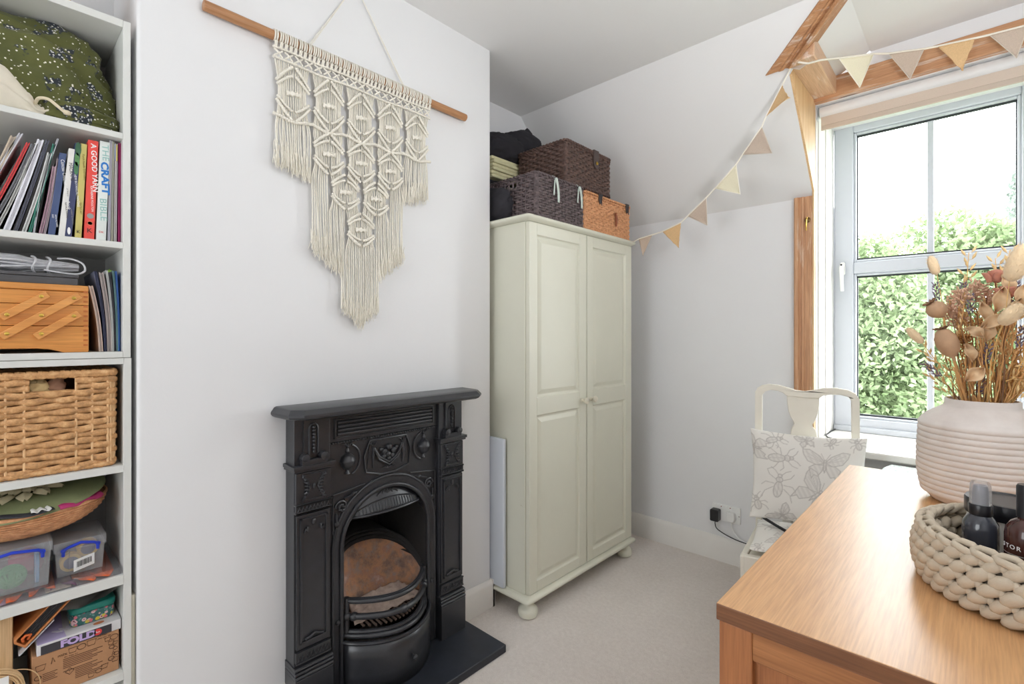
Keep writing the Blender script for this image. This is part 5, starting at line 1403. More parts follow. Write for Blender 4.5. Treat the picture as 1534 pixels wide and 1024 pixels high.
# ---- baskets on the wardrobe
def hamper(name, label, x0, x1, y0, y1, z0, z1, mat, lid=.022, rows=16, stake=.016, skip=None, rimr=.007):
    t = thing(name, label, 'basket', ((x0 + x1) / 2, (y0 + y1) / 2, z0), 'wicker baskets on the wardrobe')
    m = MB(); weave(m, x0, x1, y0, y1, z0 + .012, z1 - lid, rows, stake, .0042, .0034, 6, skip)
    m.build('weave', mat, t, stuff=True, ang=80)
    m = MB()
    for i, ((x, y), (nx, ny)) in enumerate(box_path(x0, x1, y0, y1, stake, .012)):
        if skip and x > 99: continue
        m.tube([(x, y, z0 + .008), (x, y, z1 - lid)], .0036, 6)
    m.build('stakes', mat, t, stuff=True)
    for zz, rr, nm in ((z0 + .0075, rimr, 'base_plait'), (z1 - lid + .003, rimr, 'rim_plait')):
        m = MB(); pth = box_path(x0 - .002, x1 + .002, y0 - .002, y1 + .002, .006, .014)
        n_ = len(pth)
        for s in (0, 1):
            m.tube([(x + nx * .003 * math.sin(i * .9 + math.pi * s), y + ny * .003 * math.sin(i * .9 + math.pi * s), zz + .0035 * math.cos(i * .9 + math.pi * s)) for i, ((x, y), (nx, ny)) in enumerate(pth)], rr * .62, 6, closed=True)
        m.build(nm, mat, t, ang=80)
    m = MB(); m.prism(rrect(x0 + .006, x1 - .006, y0 + .006, y1 - .006, .01), z0 + .002, z0 + .008, 'xy')
    for a in ((x0 + .008, x0 + .011, y0 + .012, y1 - .012), (x1 - .011, x1 - .008, y0 + .012, y1 - .012), (x0 + .012, x1 - .012, y1 - .011, y1 - .008)): m.box(*a, z0 + .008, z1 - lid - .002)
    if not skip: m.box(x0 + .012, x1 - .012, y0 + .008, y0 + .011, z0 + .008, z1 - lid - .002)
    else: m.box(x0 + .012, x1 - .012, y0 + .008, y0 + .011, z0 + .008, skip_low)
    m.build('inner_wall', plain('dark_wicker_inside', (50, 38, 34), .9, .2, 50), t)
    if lid > .01:
        m = MB(); k = int((y1 - y0) / .009)
        for i in range(k):
            y = y0 + (y1 - y0) * (i + .5) / k
            m.tube([(x0 + (x1 - x0) * j / 24, y, z1 - .004 + .0022 * math.sin(math.pi * j / 1.5 + math.pi * i)) for j in range(25)], .0046, 5)
        lo = m.build('lid', mat, t, ang=80)
        m = MB(); pth = box_path(x0 - .004, x1 + .004, y0 - .004, y1 + .004, .006, .014)
        for s in (0, 1): m.tube([(x + nx * .003 * math.sin(i * .9 + math.pi * s), y + ny * .003 * math.sin(i * .9 + math.pi * s), z1 - .006 + .0035 * math.cos(i * .9 + math.pi * s)) for i, ((x, y), (nx, ny)) in enumerate(pth)], .0046, 6, closed=True)
        m.build('lid_plait', mat, lo, ang=80)
    return t
skip_low = 1.868
zt = 1.7202
# the purple-grey one has a slot handle in its left side: rows stop either side of it
def weave_slot(m, x0, x1, y0, y1, z0, z1, rows, stake, amp, th, slot):
    h = (z1 - z0) / rows
    for k in range(rows):
        z = z0 + h * (k + .5)
        path = box_path(x0, x1, y0, y1, stake / 3.0)
        pts = [(x + nx * amp * math.sin(math.pi * (i / 3.0) + math.pi * (k % 2)), y + ny * amp * math.sin(math.pi * (i / 3.0) + math.pi * (k % 2)), z) for i, ((x, y), (nx, ny)) in enumerate(path)]
        if slot[0] < z < slot[1]:
            hit = [p[1] < y0 + .02 and slot[2] < p[0] < slot[3] for p in pts]
            i0 = hit.index(True); run = [p for p, q in zip(pts[i0:] + pts[:i0], hit[i0:] + hit[:i0]) if not q]
            m.tube(run, h * .47, 6, sx=th / (h * .47), up=(0, 0, 1))
        else: m.tube(pts, h * .47, 6, closed=True, sx=th / (h * .47), up=(0, 0, 1))
_w = weave
SLOT = (1.868, 1.896, -1.66, -1.50)
weave = lambda m, *a: weave_slot(m, *a[:10], SLOT) if a[-1] == 'slot' or (len(a) > 11 and a[11] is not None) else _w(m, *a)
b1 = hamper('wicker_basket', 'purple-grey wicker basket with two white ribbons on the wardrobe', -1.715, -1.386, 1.628, 1.978, zt, 1.922, MAT['wk_grey'], 0.008, 16, .0245, SLOT)
weave = _w
b3 = hamper('wicker_basket', 'honey orange wicker hamper with dark buckles on the wardrobe', -1.66, -1.388, 1.990, 2.420, zt, 1.915, MAT['wk_orange'], .022, 14, .0225)
b2 = hamper('wicker_basket', 'dark brown wicker hamper with leather strap, stacked on the other baskets', -1.700, -1.402, 1.858, 2.243, 1.9245, 2.134, MAT['wk_brown'], .020, 15, .0245)
# liner showing through the slot
m = MB()
m.grid(lambda u, v: (-1.67 + .18 * u, 1.640, 1.862 + .022 * v + .008 * math.sin(14 * u) * v), 20, 3); m.build('slot_liner', plain('grey_linen_liner', (150, 140, 132), .9, .1), b1, solid=.001)
rb = plain('pale_grey_ribbon', (196, 206, 198), .75, .05, 60)
for y, L in ((1.745, .118), (1.925, .112)):
    m = MB()
    def rf(u, v): return (-1.372 + .010 * math.sin(math.pi * v) * .6 - .012 * (v < .12), y + .016 * (u - .5) * (1.15 - .3 * v) + .022 * v, 1.926 - L * v)
    m.grid(rf, 3, 14); r_ = m.build('ribbon', rb, b1, solid=.0012, ang=80)
    m = MB(); m.grid(lambda u, v: (-1.374 + .004 * v, y - .002 + .009 * (u - .5) - .012 * v, 1.905 - .070 * v), 3, 8); m.build('ribbon_tail', rb, r_, solid=.001)
    m = MB(); m.ball((-1.371, y + .004, 1.905), (.006, .010, .012), 12, 8); m.build('ribbon_knot', rb, r_)
lt = plain('dark_brown_leather', (76, 62, 58), .5, .1, 40, .1, 200)
m = MB(); m.prism([(2.078, 2.138), (2.078, 2.075), (2.083, 2.058), (2.094, 2.048), (2.107, 2.048), (2.118, 2.058), (2.123, 2.075), (2.123, 2.138)], -1.396, -1.389, 'yz')
m.box(-1.42, -1.389, 2.078, 2.123, 2.1335, 2.139); st = m.build('leather_strap', lt, b2, bevel=.002)
m = MB(); m.tube([(-1.386, 2.101 + .007 * math.cos(q), 2.073 + .007 * math.sin(q)) for q in [6.2832 * k / 14 for k in range(14)]], .0018, 6, closed=True); m.ball((-1.387, 2.101, 2.073), (.003, .004, .004), 10, 6); m.build('turn_clasp', MAT['brass'], st)
for y in (2.118, 2.380):
    m = MB(); m.prism([(y - .017, 1.918), (y - .015, 1.890), (y - .008, 1.868), (y + .004, 1.872), (y + .012, 1.890), (y + .017, 1.918)], -1.380, -1.374, 'yz'); m.box(-1.41, -1.374, y - .017, y + .017, 1.9145, 1.919)
    k_ = m.build('leather_buckle', plain('charcoal_leather', (58, 52, 52), .5, .1), b3, bevel=.0015)
    m = MB(); m.box(-1.374, -1.370, y + .001, y + .005, 1.862, 1.905); m.build('buckle_tongue', lt, k_, bevel=.001)
m = MB()
for dz in (0, .006): m.tube([(-1.382, 2.180, 1.822 + dz), (-1.366, 2.195, 1.834 + dz), (-1.358, 2.225, 1.846 + dz), (-1.362, 2.252, 1.850 + dz), (-1.380, 2.268, 1.842 + dz)], .004, 6)
m.build('carry_loop', MAT['wk_orange'], b3)
m = MB(); m.tube([(-1.374, 2.258, 1.848), (-1.372, 2.262, 1.82), (-1.376, 2.266, 1.780)], [.005, .007, .004], 8); m.build('peg', plain('reddish_peg', (140, 78, 48), .5, .1), b3)
BLK = plain('black_cotton', (40, 38, 43), .95, .12, 30, .2, 120)
t = thing('black_bag', 'crumpled black fabric bag on the cream folded cloths behind the baskets', 'bag', (-1.77, 1.85, 2.095))
blob((-1.795, 1.835, 2.165), (.085, .130, .078), 'bag_body', BLK, t, .14, 7, .85, 80, 50, 3.2, 2.096, folds=.06)
blob((-1.80, 1.995, 2.215), (.075, .135, .095), 'bag_top', BLK, t, .14, 7, .85, 80, 50, 7.2, 2.12, folds=.07)
m = MB(); m.lathe([(.040, 0), (.030, .03), (.012, .055), (0, .066)], (-1.80, 2.035, 2.285), 14); m.build('pointed_corner', BLK, t)
t = thing('folded_cloth_stack', 'stack of cream folded cloths on a dark bundle behind the purple-grey basket', 'cloth', (-1.775, 1.80, 1.985))
cc = plain('cream_folded_cloth', (214, 208, 168), .9, .05, 40, .15, 150)
for k in range(6):
    z = 1.986 + .018 * k; g = random.uniform(-.006, .006)
    m = MB(); m.prism([(1.695 + g, z + .0005), (1.688 + g, z + .009), (1.695 + g, z + .0175), (1.78, z + .0175), (1.90 + g, z + .0172), (1.905 + g, z + .009), (1.90 + g, z + .0005), (1.78, z + .0008)], -1.86 + g, -1.722 + g, 'yz')
    m.build('folded_cloth', cc, t, bevel=.005, seg=3)
t = blob((-1.815, 1.79, 1.85), (.095, .20, .145), 'black_bundle', BLK, None, .18, 9, .7, 60, 40, 9.2, 1.7205, folds=.05)
for v in t.data.vertices: v.co.z = min(v.co.z, 1.9855)
tag(t, 'black fabric bundle beside the purple-grey basket, against the alcove wall', 'bundle')
t = blob((-1.64, 1.590, 1.80), (.13, .030, .078), 'black_pouch', BLK, None, .2, 9, .8, 40, 30, 2.7, 1.7205, folds=.06)
tag(t, 'black soft pouch squeezed at the left end of the wardrobe top', 'pouch')

# ---------------------------------------------------------------- bunting
gar = thing('bunting', 'string of cream, taupe and ochre triangle bunting from wardrobe to window', 'bunting', (-.55, 2.27, 2.315))
S1 = [(-1.372, 2.435, 1.7215), (-1.338, 2.435, 1.734), (-1.252, 2.421, 1.742), (-1.189, 2.41, 1.748), (-1.079, 2.39, 1.775), (-1.041, 2.383, 1.800), (-.940, 2.363, 1.868), (-.895, 2.354, 1.902), (-.791, 2.331, 1.985), (-.762, 2.325, 2.020), (-.675, 2.304, 2.114), (-.658, 2.30, 2.150), (-.588, 2.278, 2.255), (-.552, 2.262, 2.308), (-.530, 2.240, 2.316)]
S2 = [(-.530, 2.240, 2.316), (-.485, 2.243, 2.294), (-.452, 2.30, 2.318), (-.440, 2.395, 2.356), (-.418, 2.459, 2.377), (-.315, 2.60, 2.414), (-.265, 2.61, 2.400), (-.150, 2.61, 2.374), (-.109, 2.61, 2.368), (.002, 2.61, 2.355), (.041, 2.61, 2.351), (.145, 2.61, 2.345), (.230, 2.61, 2.342)]
m = MB(); m.tube(S1, .0036, 6, sx=1.0); m.tube(S2, .0040, 6, sx=1.0); m.build('string', plain('cream_tape', (236, 230, 216), .9), gar)
m = MB(); m.tube([(-.532, 2.246, 2.318), (-.530, 2.236, 2.315)], .003, 8); m.build('pin', MAT['chrome'], gar)
taupe = plain('taupe_linen', (196, 178, 162), .95, .08, 300, .3, 900); ochre = plain('ochre_hessian', (218, 182, 136), .95, .10, 300, .4, 700); crm = plain('cream_linen_flag', (234, 227, 200), .95, .04, 300, .3, 900)
edge = plain('pale_stitched_edge', (206, 196, 182), .9)
def flag(a, c, tip, mat, hem=None, bow_=.004, frayed=False):
    a, c, tip = Vector(a), Vector(c), Vector(tip); m = MB(); n_ = 10; nrm = (c - a).cross(tip - a).normalized()
    vs = []; fs = []
    for j in range(n_ + 1):
        v = j / n_
        for i in range(n_ + 1):
            u = i / n_; p = a.lerp(c, u).lerp(tip, v)
            p += nrm * (bow_ * math.sin(math.pi * u) * v)
            if frayed and i in (0, n_): p += (c - a).normalized() * random.uniform(-.0025, .0025)
            vs.append(p)
    for j in range(n_):
        for i in range(n_): fs.append((j * (n_ + 1) + i, j * (n_ + 1) + i + 1, (j + 1) * (n_ + 1) + i + 1, (j + 1) * (n_ + 1) + i))
    m.add(vs, fs); f = m.build('flag', mat, gar, solid=.0014, ang=80)
    if hem:
        for q in (a, c):
            m = MB(); m.tube([q.lerp(tip, k / 6) + nrm * .0 for k in range(7)], .0016, 5); m.build('stitched_edge', hem, f)
flag(S1[1], S1[2], (-1.312, 2.431, 1.638), taupe)
flag(S1[3], S1[4], (-1.094, 2.396, 1.650), ochre, frayed=True)
flag(S1[5], S1[6], (-.937, 2.366, 1.736), taupe, edge)
flag(S1[7], S1[8], (-.774, 2.330, 1.846), crm, plain('cream_edge', (240, 236, 222), .9))
flag(S1[9], S1[10], (-.632, 2.296, 1.987), taupe, edge)
flag(S1[11], S1[12], (-.555, 2.235, 2.180), ochre, bow_=.012, frayed=True)
flag(S1[13], (-.482, 2.243, 2.297), (-.520, 2.262, 2.290), taupe, edge)
flag(S2[4], S2[5], (-.363, 2.59, 2.283), crm, plain('cream_edge', (240, 236, 222), .9))
flag(S2[6], S2[7], (-.194, 2.60, 2.263), taupe, edge)
flag(S2[8], S2[9], (-.034, 2.60, 2.239), ochre, frayed=True)
flag(S2[10], S2[11], (.113, 2.60, 2.232), taupe, edge)

# brass hook on the pine upright
hk = thing('brass_hook', 'small brass hook screwed into the pine upright beside the window', 'hook', (-.578, 2.66, 1.75))
m = MB(); m.lathe([(.013, 0), (.013, .003), (.006, .006), (0, .007)], (0, 0, 0), 18, 'y'); m.v = [(x - .578, 2.6665 - y, z + 1.755) for x, y, z in m.v]; m.build('rose', plain('aged_brass', (110, 84, 54), .4, .2, metal=.8), hk)
m = MB(); m.tube([(-.578, 2.660, 1.757), (-.578, 2.640, 1.754), (-.577, 2.632, 1.738), (-.578, 2.634, 1.716), (-.580, 2.645, 1.704), (-.582, 2.652, 1.712)], [.0035, .0032, .003, .0028, .0026, .0024], 8); m.ball((-.578, 2.652, 1.762), (.004, .010, .005), 10, 6); m.build('hook_arm', MAT['brass'], hk)

# double socket, plugs and cables
so = thing('wall_socket', 'white double wall socket on the far wall above the skirting', 'socket', (-.962, 2.69, .26))
m = MB(); m.prism(rrect(-1.034, -.888, .217, .303, .006), 2.680, 2.6898, 'xz'); m.build('face_plate', MAT['white_plastic'], so, bevel=.002)
for x in (-.985, -.939):
    m = MB(); m.box(x - .006, x + .006, 2.6775, 2.681, .283, .298); m.build('rocker', MAT['white_plastic'], so, bevel=.001)
    m = MB(); m.box(x - .0025, x + .0025, 2.6768, 2.678, .292, .2965); m.build('red_mark', plain('dull_red', (150, 60, 60), .5), so)
m = MB(); m.lathe([(.0035, 0), (.003, .0012), (0, .0015)], (0, 0, 0), 12, 'y'); m.v = [(x - .895, 2.680 - y, z + .26) for x, y, z in m.v]; m.build('screw', MAT['chrome'], so)
ad = thing('power_adapter', 'black plug-in power adapter in the wall socket', 'adapter', (-1.005, 2.66, .25))
m = MB(); m.prism(rrect(-1.031, -.987, .218, .280, .007), 2.636, 2.6795, 'xz'); m.build('adapter_body', MAT['black_plastic'], ad, bevel=.004)
m = MB(); m.tube(smooth([(-1.009, 2.655, .219), (-1.009, 2.655, .200), (-1.000, 2.656, .178), (-.965, 2.658, .160), (-.93, 2.658, .150), (-.895, 2.660, .142), (-.845, 2.661, .138), (-.76, 2.662, .136)]), .0026, 8); m.build('cable', MAT['black_rubber'], ad)
pl = thing('white_plug', 'white mains plug in the right of the wall socket', 'plug', (-.93, 2.66, .25))
m = MB(); m.prism([(-.952, .272), (-.945, .278), (-.918, .278), (-.911, .272), (-.909, .246), (-.914, .232), (-.922, .227), (-.941, .227), (-.950, .232), (-.954, .246)], 2.654, 2.6795, 'xz'); m.build('plug_body', MAT['white_plastic'], pl, bevel=.004)
m = MB(); m.tube([(-.931, 2.665, .228), (-.929, 2.664, .205), (-.915, 2.664, .175), (-.892, 2.662, .152), (-.86, 2.664, .1415), (-.80, 2.666, .1395), (-.76, 2.667, .139)], .0026, 8); m.build('cable', MAT['white_plastic'], pl)

# ---------------------------------------------------------------- chair by the window
def chair_paint():
    return painted('chipped_cream_chair', (230, 225, 212), (86, 70, 54), .74, .45, 34)
CP = chair_paint()
ch = thing('dining_chair', 'cream painted chair with chipped edges, vase-shaped splat, by the window', 'chair', (-.505, 2.285, .0005), rotz=R(12), local=True)
W = .365; U = W / 568.0
def cp(u, v): return ((u - 334) * U, 1.0 - (v - 50) * U * 1.0)
m = MB()
outer = [cp(48, 400), cp(50, 105), cp(62, 78), cp(90, 58), cp(130, 48), cp(190, 52), cp(240, 66), cp(285, 80), cp(335, 84), cp(385, 72), cp(430, 58), cp(500, 53), cp(560, 62), cp(600, 84), cp(618, 115), cp(619, 400)]
inner = [cp(578, 400), cp(576, 125), cp(560, 104), cp(520, 94), cp(470, 96), cp(430, 106), cp(412, 122), cp(334, 124), cp(232, 118), cp(212, 100), cp(180, 88), cp(140, 86), cp(108, 98), cp(92, 122), cp(91, 400)]
ti = len(outer)
poly = outer + inner
n_ = len(poly)
from mathutils.geometry import tessellate_polygon
tri = tessellate_polygon([[Vector((x, z, 0)) for x, z in poly]])
vs = [(x, -.012, z) for x, z in poly] + [(x, .012, z) for x, z in poly]
m.add(vs, [tuple(t_) for t_ in tri] + [tuple(i + n_ for i in t_[::-1]) for t_ in tri] + [(i, (i + 1) % n_, n_ + (i + 1) % n_, n_ + i) for i in range(n_)])
m.build('back_frame', CP, ch, bevel=.006, seg=3, ang=35)
m = MB(); spl = [cp(234, 119), cp(236, 170), cp(242, 215), cp(254, 252), cp(266, 274), cp(274, 290), cp(272, 306), cp(262, 320), cp(256, 345), cp(252, 420), cp(256, 700), cp(400, 700), cp(404, 420), cp(398, 345), cp(390, 322), cp(376, 306), cp(374, 290), cp(384, 276), cp(394, 252), cp(404, 210), cp(411, 165), cp(412, 122)]
tri = tessellate_polygon([[Vector((x, z, 0)) for x, z in spl]]); n_ = len(spl)
vs = [(x, -.007, z) for x, z in spl] + [(x, .007, z) for x, z in spl]
m.add(vs, [tuple(t_) for t_ in tri] + [tuple(i + n_ for i in t_[::-1]) for t_ in tri] + [(i, (i + 1) % n_, n_ + (i + 1) % n_, n_ + i) for i in range(n_)])
m.build('splat', CP, ch, bevel=.002)
for s in (-1, 1):
    m = MB(); m.tube([(s * (W / 2 - .014), .0, .79), (s * (W / 2 - .014), .0, .42), (s * (W / 2 - .014), .045, 0)], [.0165, .0175, .015], 4, up=(1, 1, 0)); m.build('leg', CP, ch, bevel=.003)
    m = MB(); m.tube([(s * .185, -.35, .40), (s * .185, -.352, .20), (s * .183, -.352, 0)], [.024, .021, .014], 4, up=(1, 1, 0)); m.build('leg', CP, ch, bevel=.003)
    m = MB(); m.hull([(s * (W / 2 - .028), -.012, .345), (s * (W / 2 - .006), -.012, .345), (s * (W / 2 - .006), -.012, .405), (s * (W / 2 - .028), -.012, .405)], [(s * .178, -.35, .345), (s * .200, -.35, .345), (s * .200, -.35, .405), (s * .178, -.35, .405)]); m.build('seat_rail', CP, ch, bevel=.004)
m = MB(); m.box(-.19, .19, -.37, -.345, .345, .405); m.build('seat_rail', CP, ch, bevel=.004)
m = MB(); m.box(-.158, .158, -.010, .010, .345, .405); m.build('seat_rail', CP, ch, bevel=.004)
m = MB(); m.prism([(-.155, -.013), (.155, -.013), (.176, -.340), (-.176, -.340)], .385, .400, 'xy'); m.build('seat_board', CP, ch, bevel=.003)
# insect print drawn into a colour attribute of the cushion cloth
def insect_field(Xg, Yg):
    """0..1 ink of line-drawn butterflies and beetles over the unit square"""
    ink = np.zeros_like(Xg)
    def seg(x0, y0, x1, y1, w, a=1.0):
        nonlocal ink
        dx, dy = x1 - x0, y1 - y0; L = dx * dx + dy * dy + 1e-12
        t_ = np.clip(((Xg - x0) * dx + (Yg - y0) * dy) / L, 0, 1)
        d = np.hypot(Xg - x0 - t_ * dx, Yg - y0 - t_ * dy)
        ink = np.maximum(ink, a * np.clip(1.6 - d / w, 0, 1))
    def poly_(pts, w, a=1.0, fill=0.0):
        nonlocal ink
        for p, q in zip(pts, pts[1:] + pts[:1]): seg(*p, *q, w, a)
        if fill:
            ins = np.zeros(Xg.shape, bool)
            for (xa, ya_), (xb, yb_) in zip(pts, pts[1:] + pts[:1]):
                c = ((ya_ > Yg) != (yb_ > Yg)) & (Xg < (xb - xa) * (Yg - ya_) / (yb_ - ya_ + 1e-12) + xa)
                ins ^= c
            ink = np.maximum(ink, np.where(ins, fill * (.65 + .35 * np.sin(140 * Xg + 60 * Yg)), 0))
    def place(pts, cx, cy, s, rot):
        c, s_ = math.cos(rot), math.sin(rot)
        return [(cx + s * (x * c - y * s_), cy + s * (x * s_ + y * c)) for x, y in pts]
    def butterfly(cx, cy, s, rot):
        for k in (-1, 1):
            up = [(0, .1), (.25 * k, .45), (.7 * k, .75), (1.0 * k, .72), (.95 * k, .45), (.75 * k, .1), (.35 * k, -.05)]
            lo_ = [(.05 * k, -.02), (.45 * k, -.05), (.68 * k, -.25), (.62 * k, -.5), (.55 * k, -.85), (.45 * k, -.62), (.28 * k, -.68), (.1 * k, -.35)]
            poly_(place(up, cx, cy, s, rot), .0042, .9, .42); poly_(place(lo_, cx, cy, s, rot), .0042, .9, .42)
            for q in ((.6, .62), (.85, .6), (.8, .35)): seg(*place([(.08 * k, .1)], cx, cy, s, rot)[0], *place([(q[0] * k, q[1])], cx, cy, s, rot)[0], .003, .7)
            seg(*place([(.03 * k, .25)], cx, cy, s, rot)[0], *place([(.2 * k, .6)], cx, cy, s, rot)[0], .003, .8)
        poly_(place([(-.05, .25), (.05, .25), (.06, -.2), (0, -.45), (-.06, -.2)], cx, cy, s, rot), .004, 1, .6)
    def beetle(cx, cy, s, rot, slim=.32):
        el = lambda a, b_, y0: [(a * math.cos(R(q)), y0 + b_ * math.sin(R(q))) for q in range(0, 360, 24)]
        poly_(place(el(slim, .55, -.25), cx, cy, s, rot), .0045, .95, .45); poly_(place(el(slim * .75, .18, .42), cx, cy, s, rot), .0045, .95, .5); poly_(place(el(slim * .45, .12, .68), cx, cy, s, rot), .0045, .95, .5)
        seg(*place([(0, .25), (0, -.8)], cx, cy, s, rot)[0], *place([(0, .25), (0, -.8)], cx, cy, s, rot)[1], .003, .8)
        for k in (-1, 1):
            for y0, pts in ((.42, [(.22, .42), (.6, .65), (.75, .95)]), (.1, [(.28, .1), (.75, .1), (.95, -.15)]), (-.2, [(.3, -.15), (.7, -.5), (.85, -.95)]), (.75, [(.1, .75), (.3, 1.0), (.55, 1.15)])):
                q = place([(x * k, y) for x, y in pts], cx, cy, s, rot)
                for a, b_ in zip(q, q[1:]): seg(*a, *b_, .0036, .85)
    butterfly(.665, .70, .20, -.05); butterfly(.60, .36, .24, -.75); beetle(.25, .40, .17, -.12, .24); beetle(.27, .72, .15, -1.45, .30)
    beetle(.22, .92, .10, -1.2, .3); butterfly(.02, .80, .17, 1.4); butterfly(.50, .945, .09, .3); beetle(.93, .93, .07, .4); beetle(.72, .95, .06, 2.6); beetle(.87, .30, .14, .5); butterfly(.30, .06, .13, .8); butterfly(.86, .06, .14, -.4); beetle(.06, .18, .10, .3)
    return ink
def print_mat(name, c, inkc):
    m, nt, b = new_mat(name)
    at = nd(nt, 'ShaderNodeAttribute', attribute_name='print')
    nt.links.new(mixc(nt, at.outputs['Fac'], lin(c), lin(inkc)), b.inputs['Base Color'])
    b.inputs['Roughness'].default_value = .95; b.inputs['Sheen Weight'].default_value = .1
    bump(nt, b, ntex(nt, coords(nt), 700, 2).outputs['Fac'], .12, .001)
    return m
PR = print_mat('insect_print_linen', (230, 227, 221), (184, 179, 174))
def pillow(name, mat, parent, w, h, t_, N_=150, pinch=.07, M=Matrix.Identity(4), field=True):
    g = np.linspace(0, 1, N_ + 1); Uu, Vv = np.meshgrid(g, g)
    ink = insect_field(Uu, Vv) if field else np.zeros_like(Uu)
    x = (Uu - .5); y = (Vv - .5)
    pr_x = 1 - pinch * (np.abs(y) * 2) ** 0 * (1 - (np.abs(y) * 2) ** 2) * 0.9
    pr_y = 1 - pinch * (1 - (np.abs(x) * 2) ** 2) * .9
    X = x * w * (1 - pinch * (1 - (2 * y) ** 2)); Y = y * h * (1 - pinch * (1 - (2 * x) ** 2))
    T = t_ * .5 * (np.clip((1 - (2 * x) ** 2) * (1 - (2 * y) ** 2), 0, 1) ** .42)
    wr = .004 * np.sin(9 * X / w + 14 * Y / h) * np.cos(7 * Y / h - 3 * X / w) * (np.abs(2 * x) ** 2 + np.abs(2 * y) ** 2)
    vs = []; 
    for sgn in (-1, 1):
        Z = sgn * (T) + wr
        vs.append(np.stack([X, Z, Y], -1).reshape(-1, 3))
    fs = []; n1 = N_ + 1
    idx = np.arange(n1 * n1).reshape(n1, n1)
    q = np.stack([idx[:-1, :-1], idx[:-1, 1:], idx[1:, 1:], idx[1:, :-1]], -1).reshape(-1, 4)
    V = np.concatenate(vs); F_ = np.concatenate([q, q[:, ::-1] + n1 * n1])
    V = np.array([tuple(M @ Vector(p)) for p in V])
    me = bpy.data.meshes.new(name); me.from_pydata(V.tolist(), [], F_.tolist())
    a = me.attributes.new('print', 'FLOAT', 'POINT'); a.data.foreach_set('value', np.concatenate([ink.ravel(), np.zeros(n1 * n1)]).astype(np.float32))
    me.polygons.foreach_set('use_smooth', [True] * len(me.polygons))
    return link(name, me, mat, parent)
CH = Matrix.Translation((-.505, 2.285, .0005)) @ Matrix.Rotation(R(12), 4, 'Z')
cu = pillow('scatter_cushion', PR, None, .400, .360, .085, M=CH @ Matrix.Translation((.004, -.083, .640)) @ Matrix.Rotation(R(-7), 4, 'X'))
tag(cu, 'grey and white cushion printed with insects and butterflies on the chair', 'cushion')
sc_ = pillow('seat_pad', PR, None, .345, .330, .050, 100, .03, M=CH @ Matrix.Translation((0, -.185, .4275)) @ Matrix.Rotation(R(90), 4, 'X') @ Matrix.Rotation(math.pi, 4, 'Z'))
tag(sc_, 'insect print seat pad with a black edge under the cushion', 'seat pad')
m = MB(); m.tube([tuple(CH @ Vector(p)) for p in ((-.184, -.022, .462), (-.168, -.05, .463), (-.135, -.10, .461), (-.100, -.15, .462), (-.06, -.20, .462), (-.01, -.26, .460))], [.004, .007, .006, .0055, .006, .004], 8); m.build('black_edge', plain('black_tape', (26, 25, 28), .8), sc_)

# ---------------------------------------------------------------- low table under the window with glass slab and laptop
tb = thing('console_table', 'narrow white low table against the wall under the windowsill', 'table', (-.16, 2.47, .0005))
m = MB(); m.box(-.620, .23, 2.365, 2.585, .565, .590); m.build('tabletop', MAT['gloss_white'], tb, bevel=.004)
for x in (-.595, .20):
    for y in (2.39, 2.56):
        m = MB(); m.box(x - .018, x + .018, y - .018, y + .018, .0005, .565); m.build('leg', MAT['gloss_white'], tb, bevel=.003)
cb = thing('drawer_unit', 'small white drawer unit between the oak chest and the low table', 'cabinet', (0, 2.07, .0005))
m = MB(); m.box(-.195, .23, 1.80, 2.355, .0005, .568); m.build('carcass', MAT['gloss_white'], cb, bevel=.003)
m = MB(); m.box(-.200, .235, 1.795, 2.358, .5685, .590); m.build('top', MAT['gloss_white'], cb, bevel=.003)
for k in range(3):
    m = MB(); m.box(-.207, -.1955, 1.815, 2.34, .03 + .178 * k, .200 + .178 * k); d_ = m.build('drawer', MAT['gloss_white'], cb, bevel=.003)
    m = MB(); m.lathe([(.008, 0), (.008, -.006), (.012, -.012), (.010, -.018), (0, -.019)], (-.207, 2.08, .115 + .178 * k), 14, 'x'); m.build('knob', MAT['white_plastic'], d_)
def crackle():
    m, nt, b = new_mat('crackled_glass'); v = coords(nt)
    vo = nd(nt, 'ShaderNodeTexVoronoi'); vo.inputs['Scale'].default_value = 90; nt.links.new(v, vo.inputs['Vector'])
    nt.links.new(ramp(nt, vo.outputs['Color'], [(.2, lin((206, 228, 216))), (.5, lin((236, 244, 240))), (.8, lin((250, 252, 252)))]), b.inputs['Base Color'])
    b.inputs['Roughness'].default_value = .12
    bump(nt, b, vo.outputs['Distance'], .7, .01); return m
m = MB()
m.prism([(-.235, 1.87), (-.275, 2.10), (-.272, 2.50), (-.255, 2.58), (.28, 2.58), (.28, 1.87)], .5905, .669, 'xy'); t = m.build('glass_slab', crackle(), None, bevel=.004); tag(t, 'thick crackled pale glass slab on the white drawer unit by the window', 'glass slab')
t = thing('laptop', 'closed grey laptop beside the crackled glass slab', 'laptop', (-.44, 2.47, .5905))
gy = plain('grey_metal_case', (150, 156, 164), .4, .02, metal=.3)
m = MB(); m.prism(rrect(-.600, -.285, 2.372, 2.572, .008), .5905, .600, 'xy'); m.build('base', gy, t, bevel=.002)
m = MB(); m.prism(rrect(-.600, -.285, 2.372, 2.572, .008), .6005, .606, 'xy'); m.build('screen_lid', gy, t, bevel=.002)
t = MB().tube([(-.365, 2.50, .706), (-.40, 2.64, .706), (-.452, 2.76, .7065), (-.50, 2.80, .7065), (-.525, 2.82, .7065), (-.545, 2.88, .7065), (-.546, 3.02, .7065), (-.540, 3.09, .7065)][1:], .0032, 8).build('sill_cable', MAT['black_rubber'], None); tag(t, 'black cable lying along the left end of the windowsill', 'cable')
